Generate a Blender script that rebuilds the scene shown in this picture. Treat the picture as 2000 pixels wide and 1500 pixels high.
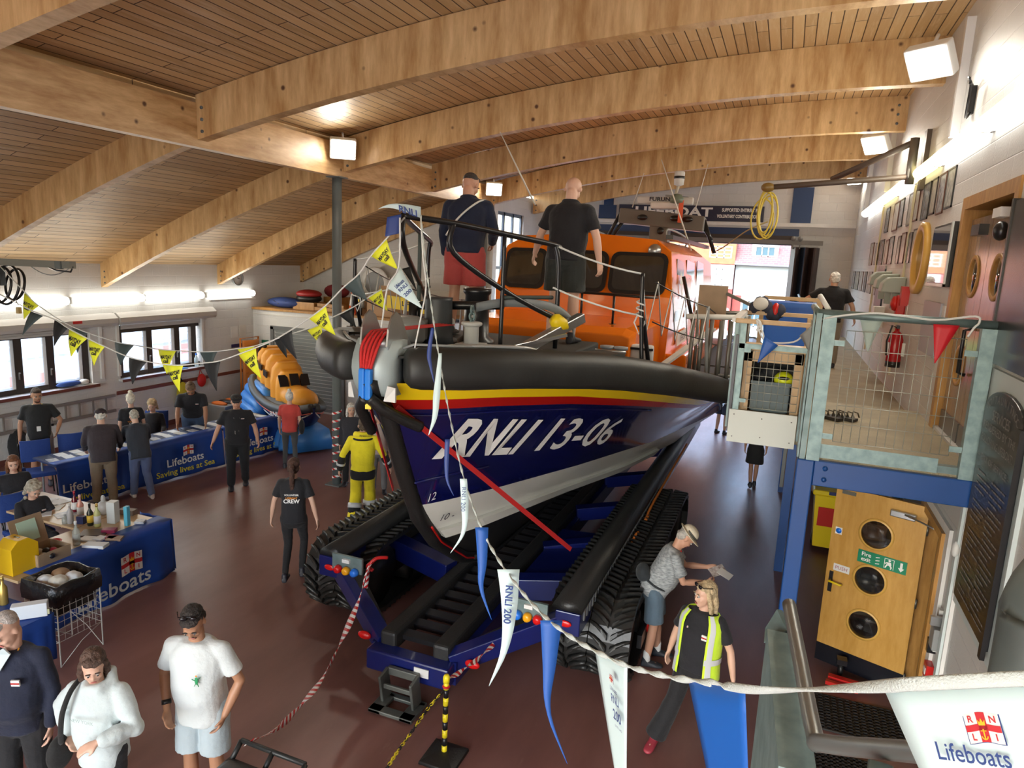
import bpy, bmesh, math, random
from mathutils import Vector, Matrix, Euler
from math import sin, cos, pi, radians as R
random.seed(7)
SC = bpy.context.scene
for o in list(bpy.data.objects): bpy.data.objects.remove(o)
COL = SC.collection
# ---------------------------------------------------------------- camera
F, YAW, PIT, ROL, CAMZ = 1357.8, .36695, .1798, .04601, 4.4
_fw = Vector((-sin(YAW)*cos(PIT), cos(YAW)*cos(PIT), -sin(PIT)))
_r0 = Vector((cos(YAW), sin(YAW), 0)); _u0 = _r0.cross(_fw)
_rt = _r0*cos(ROL)+_u0*sin(ROL); _up = _u0*cos(ROL)-_r0*sin(ROL)
CAM = Vector((0, 0, CAMZ))
cd = bpy.data.cameras.new('camera'); cam = bpy.data.objects.new('camera', cd); COL.objects.link(cam)
cd.sensor_width = 36; cd.lens = F/2000*36; cd.clip_start = .05; cd.clip_end = 500
M_ = Matrix((( _rt.x, _up.x, -_fw.x, 0), (_rt.y, _up.y, -_fw.y, 0), (_rt.z, _up.z, -_fw.z, CAMZ), (0, 0, 0, 1)))
cam.matrix_world = M_; SC.camera = cam
def P(px, py, **k):
    """point of the place seen at a pixel of the photograph, on the plane x=, y= or z="""
    d = (px-1000)/F*_rt-(py-750)/F*_up+_fw
    (a, v), = k.items(); i = 'xyz'.index(a)
    return CAM+d*((v-CAM[i])/d[i])
def PD(px, py, dep): return CAM+((px-1000)/F*_rt-(py-750)/F*_up+_fw)*dep
# ---------------------------------------------------------------- world and light
vs = SC.view_settings; vs.view_transform = 'Standard'; vs.look = 'None'; vs.gamma = 1; vs.exposure = 0.92; vs.use_curve_mapping = False
W = bpy.data.worlds.new('sky'); SC.world = W; W.use_nodes = True
nt = W.node_tree; bg = nt.nodes['Background']
sky = nt.nodes.new('ShaderNodeTexSky'); sky.sky_type = 'NISHITA'; sky.sun_disc = False
sky.sun_elevation = R(48); sky.sun_rotation = R(200); sky.air_density = 1.2; sky.dust_density = 2.5
nt.links.new(sky.outputs[0], bg.inputs[0]); bg.inputs[1].default_value = 1.0; YE_ = 21.9
sd = bpy.data.lights.new('sun', 'SUN'); sd.energy = .5; sd.angle = .02; sd.color = (1, .95, .88)
so = bpy.data.objects.new('sun', sd); COL.objects.link(so); so.rotation_euler = (R(42), 0, R(-20))
def area(name, loc, rot, sx, sy, power, col=(1, 1, 1), parent=None, portal=False):
    l = bpy.data.lights.new(name, 'AREA'); l.shape = 'RECTANGLE'; l.size = sx; l.size_y = sy; l.energy = power; l.color = col
    if portal: l.cycles.is_portal = True
    o = bpy.data.objects.new(name, l); COL.objects.link(o); o.location = loc; o.rotation_euler = rot
    if parent: o.parent = parent
    return o
# daylight through the open slipway doors behind, the street doors ahead and the side windows
area("daylight_slipway", (-3.2, -7.75, 3.0), (R(90), 0, 0), 9.6, 5.8, 1, portal=True)
area("daylight_street", (-3.4, YE_+.02, 2.6), (R(-90), 0, 0), 7.0, 5.0, 1, portal=True)
# ---------------------------------------------------------------- materials
MATS = {}
def mat(name, col, rough=.5, metal=0., var=0., vscale=3., bump=0., bscale=30., alpha=1., emis=0., trans=0., col2=None, coat=0., spec=.5, sheen=0., stretch=None):
    if name in MATS: return MATS[name]
    m = bpy.data.materials.new(name); m.use_nodes = True; n = m.node_tree; b = n.nodes['Principled BSDF']; L = n.links.new
    c = (*col, 1); b.inputs['Base Color'].default_value = c; b.inputs['Roughness'].default_value = rough; b.inputs['Metallic'].default_value = metal
    b.inputs['Specular IOR Level'].default_value = spec
    if coat: b.inputs['Coat Weight'].default_value = coat; b.inputs['Coat Roughness'].default_value = .05
    if trans: b.inputs['Transmission Weight'].default_value = trans; b.inputs['IOR'].default_value = 1.45
    if alpha < 1: b.inputs['Alpha'].default_value = alpha
    if sheen: b.inputs['Sheen Weight'].default_value = sheen
    if emis: b.inputs['Emission Color'].default_value = c; b.inputs['Emission Strength'].default_value = emis
    tc = n.nodes.new('ShaderNodeTexCoord'); src = tc.outputs['Object']
    if stretch:
        mp = n.nodes.new('ShaderNodeMapping'); mp.inputs['Scale'].default_value = stretch; L(src, mp.inputs['Vector']); src = mp.outputs[0]
    if var or col2:
        no = n.nodes.new('ShaderNodeTexNoise'); no.inputs['Scale'].default_value = vscale; no.inputs['Detail'].default_value = 5; L(src, no.inputs['Vector'])
        mx = n.nodes.new('ShaderNodeMix'); mx.data_type = 'RGBA'
        rp = n.nodes.new('ShaderNodeValToRGB'); rp.color_ramp.elements[0].position = .35; rp.color_ramp.elements[1].position = .68
        L(no.outputs[0], rp.inputs[0]); L(rp.outputs[0], mx.inputs['Factor'])
        a = tuple(min(1, x*(1-var)) for x in col); d = col2 if col2 else tuple(min(1, x*(1+var)) for x in col)
        mx.inputs[6].default_value = (*a, 1) if not col2 else c; mx.inputs[7].default_value = (*d, 1)
        L(mx.outputs[2], b.inputs['Base Color'])
    if bump:
        nb = n.nodes.new('ShaderNodeTexNoise'); nb.inputs['Scale'].default_value = bscale; nb.inputs['Detail'].default_value = 4; L(src, nb.inputs['Vector'])
        bp = n.nodes.new('ShaderNodeBump'); bp.inputs['Strength'].default_value = bump; bp.inputs['Distance'].default_value = .02; L(nb.outputs[0], bp.inputs['Height']); L(bp.outputs[0], b.inputs['Normal'])
    MATS[name] = m; return m
def m_block():
    m = bpy.data.materials.new('painted_block'); m.use_nodes = True; n = m.node_tree; b = n.nodes['Principled BSDF']; L = n.links.new
    g = n.nodes.new('ShaderNodeNewGeometry'); sx = n.nodes.new('ShaderNodeSeparateXYZ'); L(g.outputs['Position'], sx.inputs[0])
    ad = n.nodes.new('ShaderNodeMath'); L(sx.outputs[0], ad.inputs[0]); L(sx.outputs[1], ad.inputs[1])
    cb = n.nodes.new('ShaderNodeCombineXYZ'); L(ad.outputs[0], cb.inputs[0]); L(sx.outputs[2], cb.inputs[1])
    br = n.nodes.new('ShaderNodeTexBrick'); br.inputs['Scale'].default_value = 1; br.inputs['Brick Width'].default_value = .45; br.inputs['Row Height'].default_value = .225
    br.inputs['Mortar Size'].default_value = .007; br.inputs['Mortar Smooth'].default_value = .6
    br.inputs['Color1'].default_value = (.80, .80, .78, 1); br.inputs['Color2'].default_value = (.76, .76, .745, 1); br.inputs['Mortar'].default_value = (.86, .86, .85, 1)
    L(cb.outputs[0], br.inputs['Vector'])
    no = n.nodes.new('ShaderNodeTexNoise'); no.inputs['Scale'].default_value = .7; no.inputs['Detail'].default_value = 6; L(g.outputs['Position'], no.inputs['Vector'])
    mx = n.nodes.new('ShaderNodeMix'); mx.data_type = 'RGBA'; mx.blend_type = 'MULTIPLY'; mx.inputs[0].default_value = .35; L(br.outputs[0], mx.inputs[6]); L(no.outputs[0], mx.inputs[7]); L(mx.outputs[2], b.inputs['Base Color'])
    bp = n.nodes.new('ShaderNodeBump'); bp.inputs['Strength'].default_value = .6; bp.inputs['Distance'].default_value = .012; bp.invert = True; L(br.outputs['Fac'], bp.inputs['Height'])
    n2 = n.nodes.new('ShaderNodeTexNoise'); n2.inputs['Scale'].default_value = 45; L(g.outputs['Position'], n2.inputs['Vector'])
    b2 = n.nodes.new('ShaderNodeBump'); b2.inputs['Strength'].default_value = .25; b2.inputs['Distance'].default_value = .01; L(n2.outputs[0], b2.inputs['Height']); L(bp.outputs[0], b2.inputs['Normal']); L(b2.outputs[0], b.inputs['Normal'])
    b.inputs['Roughness'].default_value = .55
    return m
def m_planks():
    m = bpy.data.materials.new('ceiling_planks'); m.use_nodes = True; n = m.node_tree; b = n.nodes['Principled BSDF']; L = n.links.new
    g = n.nodes.new('ShaderNodeNewGeometry'); sx = n.nodes.new('ShaderNodeSeparateXYZ'); L(g.outputs['Position'], sx.inputs[0])
    cb = n.nodes.new('ShaderNodeCombineXYZ'); L(sx.outputs[1], cb.inputs[0]); L(sx.outputs[0], cb.inputs[1])
    br = n.nodes.new('ShaderNodeTexBrick'); br.inputs['Scale'].default_value = 1; br.inputs['Brick Width'].default_value = 3.3; br.inputs['Row Height'].default_value = .14; br.offset = .37
    br.inputs['Mortar Size'].default_value = .007; br.inputs['Mortar Smooth'].default_value = .3
    br.inputs['Color1'].default_value = (.70, .48, .24, 1); br.inputs['Color2'].default_value = (.50, .32, .15, 1); br.inputs['Mortar'].default_value = (.06, .025, .01, 1)
    L(cb.outputs[0], br.inputs['Vector'])
    mp = n.nodes.new('ShaderNodeMapping'); mp.inputs['Scale'].default_value = (11, .9, 1); L(g.outputs['Position'], mp.inputs['Vector'])
    no = n.nodes.new('ShaderNodeTexNoise'); no.inputs['Scale'].default_value = 1.6; no.inputs['Detail'].default_value = 8; no.inputs['Roughness'].default_value = .75; L(mp.outputs[0], no.inputs['Vector'])
    rp = n.nodes.new('ShaderNodeValToRGB'); rp.color_ramp.elements[0].position = .50; rp.color_ramp.elements[1].position = .70; rp.color_ramp.elements[1].color = (.75, .75, .75, 1); L(no.outputs[0], rp.inputs[0])
    mx = n.nodes.new('ShaderNodeMix'); mx.data_type = 'RGBA'; mx.inputs[7].default_value = (.76, .62, .42, 1); L(rp.outputs[0], mx.inputs[0]); L(br.outputs[0], mx.inputs[6])
    mo = n.nodes.new('ShaderNodeMix'); mo.data_type = 'RGBA'; mo.inputs[7].default_value = (.06, .028, .012, 1); L(br.outputs['Fac'], mo.inputs[0]); L(mx.outputs[2], mo.inputs[6]); L(mo.outputs[2], b.inputs['Base Color'])
    bp = n.nodes.new('ShaderNodeBump'); bp.inputs['Strength'].default_value = .8; bp.inputs['Distance'].default_value = .02; bp.invert = True; L(br.outputs['Fac'], bp.inputs['Height']); L(bp.outputs[0], b.inputs['Normal'])
    b.inputs['Roughness'].default_value = .5
    return m
def m_wood(name, c1, c2, sc=(2, 2, 9), rough=.45, knots=.0, detail=6, scale=2.):
    m = bpy.data.materials.new(name); m.use_nodes = True; n = m.node_tree; b = n.nodes['Principled BSDF']; L = n.links.new
    g = n.nodes.new('ShaderNodeNewGeometry'); mp = n.nodes.new('ShaderNodeMapping'); mp.inputs['Scale'].default_value = sc; L(g.outputs['Position'], mp.inputs['Vector'])
    no = n.nodes.new('ShaderNodeTexNoise'); no.inputs['Scale'].default_value = scale; no.inputs['Detail'].default_value = detail; no.inputs['Roughness'].default_value = .65; L(mp.outputs[0], no.inputs['Vector'])
    rp = n.nodes.new('ShaderNodeValToRGB'); rp.color_ramp.elements[0].position = .33; rp.color_ramp.elements[1].position = .7
    rp.color_ramp.elements[0].color = (*c1, 1); rp.color_ramp.elements[1].color = (*c2, 1); L(no.outputs[0], rp.inputs[0])
    out = rp.outputs[0]
    if knots:
        vo = n.nodes.new('ShaderNodeTexVoronoi'); vo.inputs['Scale'].default_value = knots; L(g.outputs['Position'], vo.inputs['Vector'])
        r2 = n.nodes.new('ShaderNodeValToRGB'); r2.color_ramp.elements[0].position = .06; r2.color_ramp.elements[1].position = .13; L(vo.outputs['Distance'], r2.inputs[0])
        mx = n.nodes.new('ShaderNodeMix'); mx.data_type = 'RGBA'; mx.inputs[6].default_value = (.10, .04, .015, 1); L(r2.outputs[0], mx.inputs[0]); L(out, mx.inputs[7]); out = mx.outputs[2]
    L(out, b.inputs['Base Color']); b.inputs['Roughness'].default_value = rough
    return m
def m_floor():
    m = bpy.data.materials.new('painted_floor'); m.use_nodes = True; n = m.node_tree; b = n.nodes['Principled BSDF']; L = n.links.new
    g = n.nodes.new('ShaderNodeNewGeometry')
    mp = n.nodes.new('ShaderNodeMapping'); mp.inputs['Rotation'].default_value = (0, 0, .5); mp.inputs['Scale'].default_value = (1.6, .45, 1); L(g.outputs['Position'], mp.inputs['Vector'])
    no = n.nodes.new('ShaderNodeTexNoise'); no.inputs['Scale'].default_value = .8; no.inputs['Detail'].default_value = 9; no.inputs['Roughness'].default_value = .62; L(mp.outputs[0], no.inputs['Vector'])
    rp = n.nodes.new('ShaderNodeValToRGB'); e = rp.color_ramp.elements; e[0].position = .3; e[0].color = (.155, .068, .056, 1); e[1].position = .72; e[1].color = (.26, .125, .105, 1)
    L(no.outputs[0], rp.inputs[0]); 
    n3 = n.nodes.new('ShaderNodeTexNoise'); n3.inputs['Scale'].default_value = 2.3; n3.inputs['Detail'].default_value = 12; n3.inputs['Roughness'].default_value = .8; L(mp.outputs[0], n3.inputs['Vector'])
    r3 = n.nodes.new('ShaderNodeValToRGB'); r3.color_ramp.elements[0].position = .60; r3.color_ramp.elements[1].position = .78; r3.color_ramp.elements[1].color = (.5, .5, .5, 1); L(n3.outputs[0], r3.inputs[0])
    mx = n.nodes.new('ShaderNodeMix'); mx.data_type = 'RGBA'; mx.inputs[7].default_value = (.34, .25, .22, 1); L(r3.outputs[0], mx.inputs[0]); L(rp.outputs[0], mx.inputs[6]); L(mx.outputs[2], b.inputs['Base Color'])
    mr = n.nodes.new('ShaderNodeMapRange'); mr.inputs[3].default_value = .24; mr.inputs[4].default_value = .5; L(n3.outputs[0], mr.inputs[0]); L(mr.outputs[0], b.inputs['Roughness'])
    bp = n.nodes.new('ShaderNodeBump'); bp.inputs['Strength'].default_value = .12; bp.inputs['Distance'].default_value = .02; L(n3.outputs[0], bp.inputs['Height']); L(bp.outputs[0], b.inputs['Normal'])
    return m
BLOCK = m_block(); PLANK = m_planks(); FLOOR = m_floor()
GLU = m_wood('glulam', (.42, .22, .07), (.78, .54, .26), (4.5, 1.5, .8), .42, 3.2, 7, 1.3)
GLU2 = m_wood('glulam_long', (.42, .22, .075), (.76, .52, .26), (1.5, .7, 4), .42, 3.2)
OAK = m_wood('oak_veneer', (.48, .25, .05), (.60, .34, .09), (3, 3, .6), .3, 0, 5, 5)
OAKD = m_wood('oak_frame', (.36, .17, .04), (.52, .28, .08), (6, 6, .8), .4, 0, 5, 4)
PLY = m_wood('pine', (.50, .33, .17), (.66, .46, .26), (2, 6, 2), .5, 2.)
DOORW = m_wood('brown_door', (.22, .13, .07), (.32, .19, .10), (3, 3, .6), .18, 0, 5, 5)
WHITE = mat('white_paint', (.74, .74, .72), .5, var=.05)
CREAM = mat('cream_paint', (.62, .6, .56), .5, var=.06)
BLACK = mat('black_rubber', (.012, .012, .012), .42, bump=.15, bscale=60)
FEND = mat('fender_foam', (.022, .023, .022), .5, bump=.08, bscale=25, var=.2)
BLKM = mat('black_metal', (.012, .012, .014), .3)
NAVY = mat('hull_navy', (.004, .006, .075), .09, coat=.6)
TRB = mat('trailer_blue', (.006, .012, .11), .28, var=.15, coat=.2)
POSTB = mat('post_blue', (.004, .058, .24), .35, var=.06)
HYEL = mat('hull_yellow', (.85, .6, .01), .2); HRED = mat('hull_red', (.42, .01, .008), .2)
HWHT = mat('hull_white', (.74, .75, .70), .25, var=.05, vscale=1.5)
ANTI = mat('antifoul_black', (.018, .018, .016), .5, var=.3)
ORG = mat('cabin_orange', (.88, .20, .006), .22, coat=.4, var=.03)
GALV = mat('galvanised', (.20, .27, .27), .45, .4, col2=(.13, .19, .19), vscale=9, bump=.06)
GALVL = mat('galvanised_light', (.27, .38, .38), .45, .3, col2=(.18, .27, .27), vscale=14, bump=.05)
STEEL = mat('steel', (.45, .46, .47), .3, .9, var=.1)
DSTEEL = mat('column_grey', (.13, .15, .15), .5, .0, var=.12, vscale=2)
GREY = mat('grey_paint', (.25, .26, .26), .4)
GLASS = mat('window_glass', (.9, .97, .98), .02, trans=1., alpha=.35)
DGLASS = mat('dark_glass', (.02, .02, .018), .05, coat=1.)
WROPE = mat('white_rope', (.72, .74, .72), .7, bump=.3, bscale=200)
REDM = mat('red_plastic', (.55, .015, .012), .35); YELM = mat('yellow_plastic', (.85, .62, .01), .4)
BLUM = mat('blue_plastic', (.01, .16, .72), .4)
TXTW = mat('lettering_white', (.85, .86, .84), .5); TXTK = mat('lettering_dark', (.01, .012, .03), .5); TXTN = mat('lettering_navy', (.015, .05, .22), .5)
# ---------------------------------------------------------------- mesh builder
class MB:
    def __init__(s): s.v = []; s.f = []; s.m = []; s.k = 0; s.sm = []
    def add(s, vs, fs, smooth=True):
        n = len(s.v); s.v += [Vector(v) for v in vs]; s.f += [tuple(i+n for i in f) for f in fs]; s.m += [s.k]*len(fs); s.sm += [smooth]*len(fs); return s
    def box(s, c, d, rot=None, rz=0):
        m = (rot or Matrix.Rotation(rz, 3, 'Z')); c = Vector(c); d = Vector(d)/2
        vs = [c+m@Vector((x*d.x, y*d.y, z*d.z)) for x in (-1, 1) for y in (-1, 1) for z in (-1, 1)]
        return s.add(vs, [(0, 1, 3, 2), (4, 6, 7, 5), (0, 4, 5, 1), (2, 3, 7, 6), (0, 2, 6, 4), (1, 5, 7, 3)], False)
    def bx(s, a, b):
        a = Vector(a); b = Vector(b); return s.box((a+b)/2, [abs(b[i]-a[i]) for i in range(3)])
    def beam(s, a, b, w, h, up=(0, 0, 1)):
        a = Vector(a); b = Vector(b); d = (b-a).normalized(); u = Vector(up); sd = d.cross(u).normalized(); u = sd.cross(d)
        vs = [p+sd*x*w/2+u*z*h/2 for p in (a, b) for x in (-1, 1) for z in (-1, 1)]
        return s.add(vs, [(0, 1, 3, 2), (4, 6, 7, 5), (0, 4, 5, 1), (2, 3, 7, 6), (0, 2, 6, 4), (1, 5, 7, 3)], False)
    def tube(s, pts, r, seg=8, cap=True, closed=False):
        pts = [Vector(p) for p in pts]; n = len(pts); rings = []; pu = None
        for i, p in enumerate(pts):
            if closed: d = pts[(i+1) % n]-pts[i-1]
            else: d = pts[min(i+1, n-1)]-pts[max(i-1, 0)]
            d.normalize()
            if pu is None: pu = d.orthogonal().normalized()
            pu = (pu-d*pu.dot(d)); pu = pu.normalized() if pu.length > 1e-5 else d.orthogonal().normalized()
            q = d.cross(pu); rr = r[i] if isinstance(r, (list, tuple)) else r
            rings.append([p+(pu*cos(2*pi*k/seg)+q*sin(2*pi*k/seg))*rr for k in range(seg)])
        return s.rings(rings, cap and not closed, closed)
    def rings(s, rings, cap=True, closed=False, loop=True):
        n = len(rings); g = len(rings[0]); vs = [v for r in rings for v in r]; fs = []
        for i in range(n if closed else n-1):
            j = (i+1) % n
            for k in range(g if loop else g-1):
                l = (k+1) % g; fs.append((i*g+k, i*g+l, j*g+l, j*g+k))
        if cap: fs += [tuple(range(g-1, -1, -1)), tuple((n-1)*g+k for k in range(g))]
        return s.add(vs, fs)
    def cyl(s, a, b, r, seg=16, r2=None): return s.tube([a, b], [r, r if r2 is None else r2], seg)
    def lathe(s, prof, c=(0, 0, 0), seg=20, rot=None):
        c = Vector(c); rot = rot or Matrix.Identity(3)
        hol = prof[0] == prof[-1]; return s.rings([[c+rot@Vector((r*cos(2*pi*k/seg), r*sin(2*pi*k/seg), z)) for k in range(seg)] for r, z in prof], cap=not hol)
    def ell(s, c, r, seg=16, n=9, rot=None):
        c = Vector(c); r = Vector((r, r, r)) if isinstance(r, (int, float)) else Vector(r); rot = rot or Matrix.Identity(3)
        return s.rings([[c+rot@Vector((r.x*cos(2*pi*k/seg)*sin(t), r.y*sin(2*pi*k/seg)*sin(t), -r.z*cos(t))) for k in range(seg)] for t in [max(.04, min(pi-.04, pi*i/(n-1))) for i in range(n)]])
    def prism(s, poly, v, flip=False):
        poly = [Vector(p) for p in poly]; v = Vector(v); n = len(poly)
        return s.add(poly+[p+v for p in poly], [tuple(range(n-1, -1, -1)), tuple(range(n, 2*n))]+[(i, (i+1) % n, n+(i+1) % n, n+i) for i in range(n)], False)
    def grid(s, fn, nu, nv, smooth=True, thick=None):
        vs = [Vector(fn(i/nu, j/nv)) for i in range(nu+1) for j in range(nv+1)]
        fs = [(i*(nv+1)+j, (i+1)*(nv+1)+j, (i+1)*(nv+1)+j+1, i*(nv+1)+j+1) for i in range(nu) for j in range(nv)]
        if thick:
            t = Vector(thick); n = len(vs); vs += [v+t for v in vs]; fs += [tuple(n+a for a in reversed(f)) for f in fs]
            bd = [i*(nv+1) for i in range(nu)]+[nu*(nv+1)+j for j in range(nv)]+[i*(nv+1)+nv for i in range(nu, 0, -1)]+[j for j in range(nv, 0, -1)]
            fs += [(bd[k], bd[k-1], n+bd[k-1], n+bd[k]) for k in range(len(bd))]
        return s.add(vs, fs, smooth)
    def build(s, name, mats, parent=None, world=True, bevel=0, solid=0, **kw):
        off = parent_origin(parent) if (parent and world) else Vector((0, 0, 0))
        me = bpy.data.meshes.new(name); me.from_pydata([v-off for v in s.v], [], s.f)
        mats = mats if isinstance(mats, (list, tuple)) else [mats]
        for m in mats: me.materials.append(m)
        me.polygons.foreach_set('material_index', [min(k, len(mats)-1) for k in s.m]); me.polygons.foreach_set('use_smooth', s.sm)
        bm = bmesh.new(); bm.from_mesh(me); bmesh.ops.recalc_face_normals(bm, faces=bm.faces); bm.to_mesh(me); bm.free()
        me.update(); o = bpy.data.objects.new(name, me); COL.objects.link(o)
        if parent: o.parent = parent
        if bevel:
            md = o.modifiers.new('bevel', 'BEVEL'); md.width = bevel; md.segments = 2; md.limit_method = 'ANGLE'
        if solid:
            md = o.modifiers.new('solid', 'SOLIDIFY'); md.thickness = solid
        tag(o, **kw); return o
def parent_origin(p):
    o = Vector((0, 0, 0))
    while p is not None: o += p.location; p = p.parent
    return o
def tag(o, label=None, cat=None, group=None, kind=None):
    if label: o['label'] = label
    if cat: o['category'] = cat
    if group: o['group'] = group
    if kind: o['kind'] = kind
    return o
def thing(name, label, cat, loc=(0, 0, 0), group=None, rz=0, kind=None):
    o = bpy.data.objects.new(name, None); COL.objects.link(o); o.location = loc; o.rotation_euler = (0, 0, rz); o.empty_display_size = .1
    return tag(o, label, cat, group, kind)
def copy_tree(o, parent=None):
    c = o.copy(); COL.objects.link(c)
    if parent: c.parent = parent
    for ch in [x for x in bpy.data.objects if x.parent == o and x != c]: copy_tree(ch, c)
    return c
def text_verts(txt, size=1., align='CENTER', shear=0., space=1., bold=0., extr=0.):
    cu = bpy.data.curves.new('t', 'FONT'); cu.body = txt; cu.size = size; cu.align_x = align; cu.align_y = 'CENTER'; cu.shear = shear; cu.space_character = space; cu.offset = bold*size; cu.resolution_u = 3; cu.extrude = extr
    o = bpy.data.objects.new('t', cu); COL.objects.link(o); dg = bpy.context.evaluated_depsgraph_get(); dg.update()
    me = bpy.data.meshes.new_from_object(o.evaluated_get(dg)); v = [tuple(p.co) for p in me.vertices]; f = [tuple(p.vertices) for p in me.polygons]
    bpy.data.objects.remove(o); bpy.data.curves.remove(cu); bpy.data.meshes.remove(me); return v, f
def text_on(mb, txt, org, ux, uy, size, off=.003, fit=None, **k):
    """lettering laid on the plane through org spanned by ux, uy"""
    org = Vector(org); ux = Vector(ux).normalized(); uy = Vector(uy).normalized(); nn = ux.cross(uy).normalized()
    v, f = text_verts(txt, size, **k)
    if not v: return mb
    sx = 1
    if fit: w = max(p[0] for p in v)-min(p[0] for p in v); sx = fit/w
    return mb.add([org+ux*p[0]*sx+uy*p[1]+nn*(off+p[2]) for p in v], f, False)
def catenary(a, b, sag, n=12):
    a = Vector(a); b = Vector(b); return [a.lerp(b, i/n)-Vector((0, 0, sag*4*(i/n)*(1-i/n))) for i in range(n+1)]
def smooth_path(pts, n=6):
    pts = [Vector(p) for p in pts]; out = []
    for i in range(len(pts)-1):
        p0 = pts[max(i-1, 0)]; p1 = pts[i]; p2 = pts[i+1]; p3 = pts[min(i+2, len(pts)-1)]
        for k in range(n):
            t = k/n; out.append(.5*((2*p1)+(p2-p0)*t+(2*p0-5*p1+4*p2-p3)*t*t+(3*p1-p0-3*p2+p3)*t**3))
    return out+[pts[-1]]
def interp(xs, ys, x):
    if x <= xs[0]: return ys[0]
    for i in range(len(xs)-1):
        if x <= xs[i+1]:
            t = (x-xs[i])/(xs[i+1]-xs[i]); return ys[i]+(ys[i+1]-ys[i])*t
    return ys[-1]
# ================================================================ THE BUILDING
XR, XC, XL, YE, YA = 1.6, -7.59, -13.67, 21.9, 17.6
def zb(x): return 6.84-.0131*(1.6-x)**2 if x > XC else 5.735-(XC-x)*.30-.0145*(XC-x)**2
def za(x): return (6.84-.0131*(1.6-x)**2+.57) if x > XC else zb(x)+.50
MB().bx((-14.2, -8, -.3), (4, YE+.3, 0)).build('floor', FLOOR, kind='structure')
m = MB().grid(lambda u, v: (XC-.08+u*(XR+.5-XC), -8+v*(YE+8), za(max(XC+.001, XC+u*(XR+.5-XC)))), 24, 2, thick=(0, 0, .12)); m.build('ceiling', PLANK, kind='structure')
m = MB().grid(lambda u, v: (XL-.4+u*(XC-.05-XL+.4), -8+v*(YA+8.2), za(XL-.4+u*(XC-.06-XL+.4))), 16, 2, thick=(0, 0, .12)); m.build('ceiling', PLANK, kind='structure')
# right wall with the upper doorway and the fire doorway
m = MB()
for a, b, z0, z1 in ((-8, 6.62, 0, 8), (6.62, 7.1, 0, 2.85), (7.1, 8.12, 2.02, 2.85), (8.12, 8.46, 0, 2.85), (6.62, 8.46, 5.16, 8), (8.46, YE+.3, 0, 8)):
    m.bx((XR, a, z0), (XR+.35, b, z1))
m.build('wall_right', BLOCK, kind='structure')
MB().bx((XR+1.9, 5.5, 0), (XR+2.0, 9.5, 5.4)).bx((XR+.35, 5.5, 2.75), (XR+2, 9.5, 2.84)).bx((XR+.3, 9.4, 0), (XR+2, 9.5, 5.4)).bx((XR+.3, 5.4, 0), (XR+2, 5.5, 5.4)).bx((XR+.35, 5.5, 5.4), (XR+2, 9.5, 5.5)).build('wall_corridor', CREAM, kind='structure')
# left wall with two ribbon windows
W1, W2 = (4.6, 10.45, 1.33, 2.45), (11.12, 13.5, 1.33, 2.38)
m = MB()
for a, b, z0, z1 in ((-8, 4.6, 0, 4.2), (4.6, 13.5, 0, 1.33), (4.6, 10.45, 2.6, 4.2), (10.45, 11.12, 1.33, 4.2), (11.12, 13.5, 2.6, 4.2), (13.5, YA+.2, 0, 4.2)):
    m.bx((XL-.35, a, z0), (XL, b, z1))
m.build('wall_left', BLOCK, kind='structure')
# aisle end wall (gable of the lean-to) and the wall closing the main hall beyond it
m = MB(); m.prism([(XL, YA, 0), (XC+.1, YA, 0), (XC+.1, YA, 6.2), (-9.5, YA, 5.62), (-11.5, YA, 4.9), (XL, YA, 4.0)], (0, .25, 0)); m.build('wall_aisle_end', BLOCK, kind='structure')
m = MB().bx((XC-.2, YA, 0), (XC, 18.0, 6.2)).bx((XC-.2, 20.1, 0), (XC, YE, 6.2)).bx((XC-.2, 18., 0), (XC, 20.1, 2.2)).bx((XC-.2, 18.0, 5.65), (XC, 20.1, 6.2)); m.build('wall_side', BLOCK, kind='structure')
# street end wall
m = MB().bx((XC-.2, YE, 0), (-6.6, YE+.3, 5.1)).bx((-.02, YE, 0), (XR+.3, YE+.3, 5.1)); m.prism([(XC-.2, YE, 5.1), (XR+.3, YE, 5.1), (XR+.3, YE, 7.6), (-3, YE, 7.3), (XC-.2, YE, 6.4)], (0, .3, 0)); m.build('wall_far', BLOCK, kind='structure')
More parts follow.
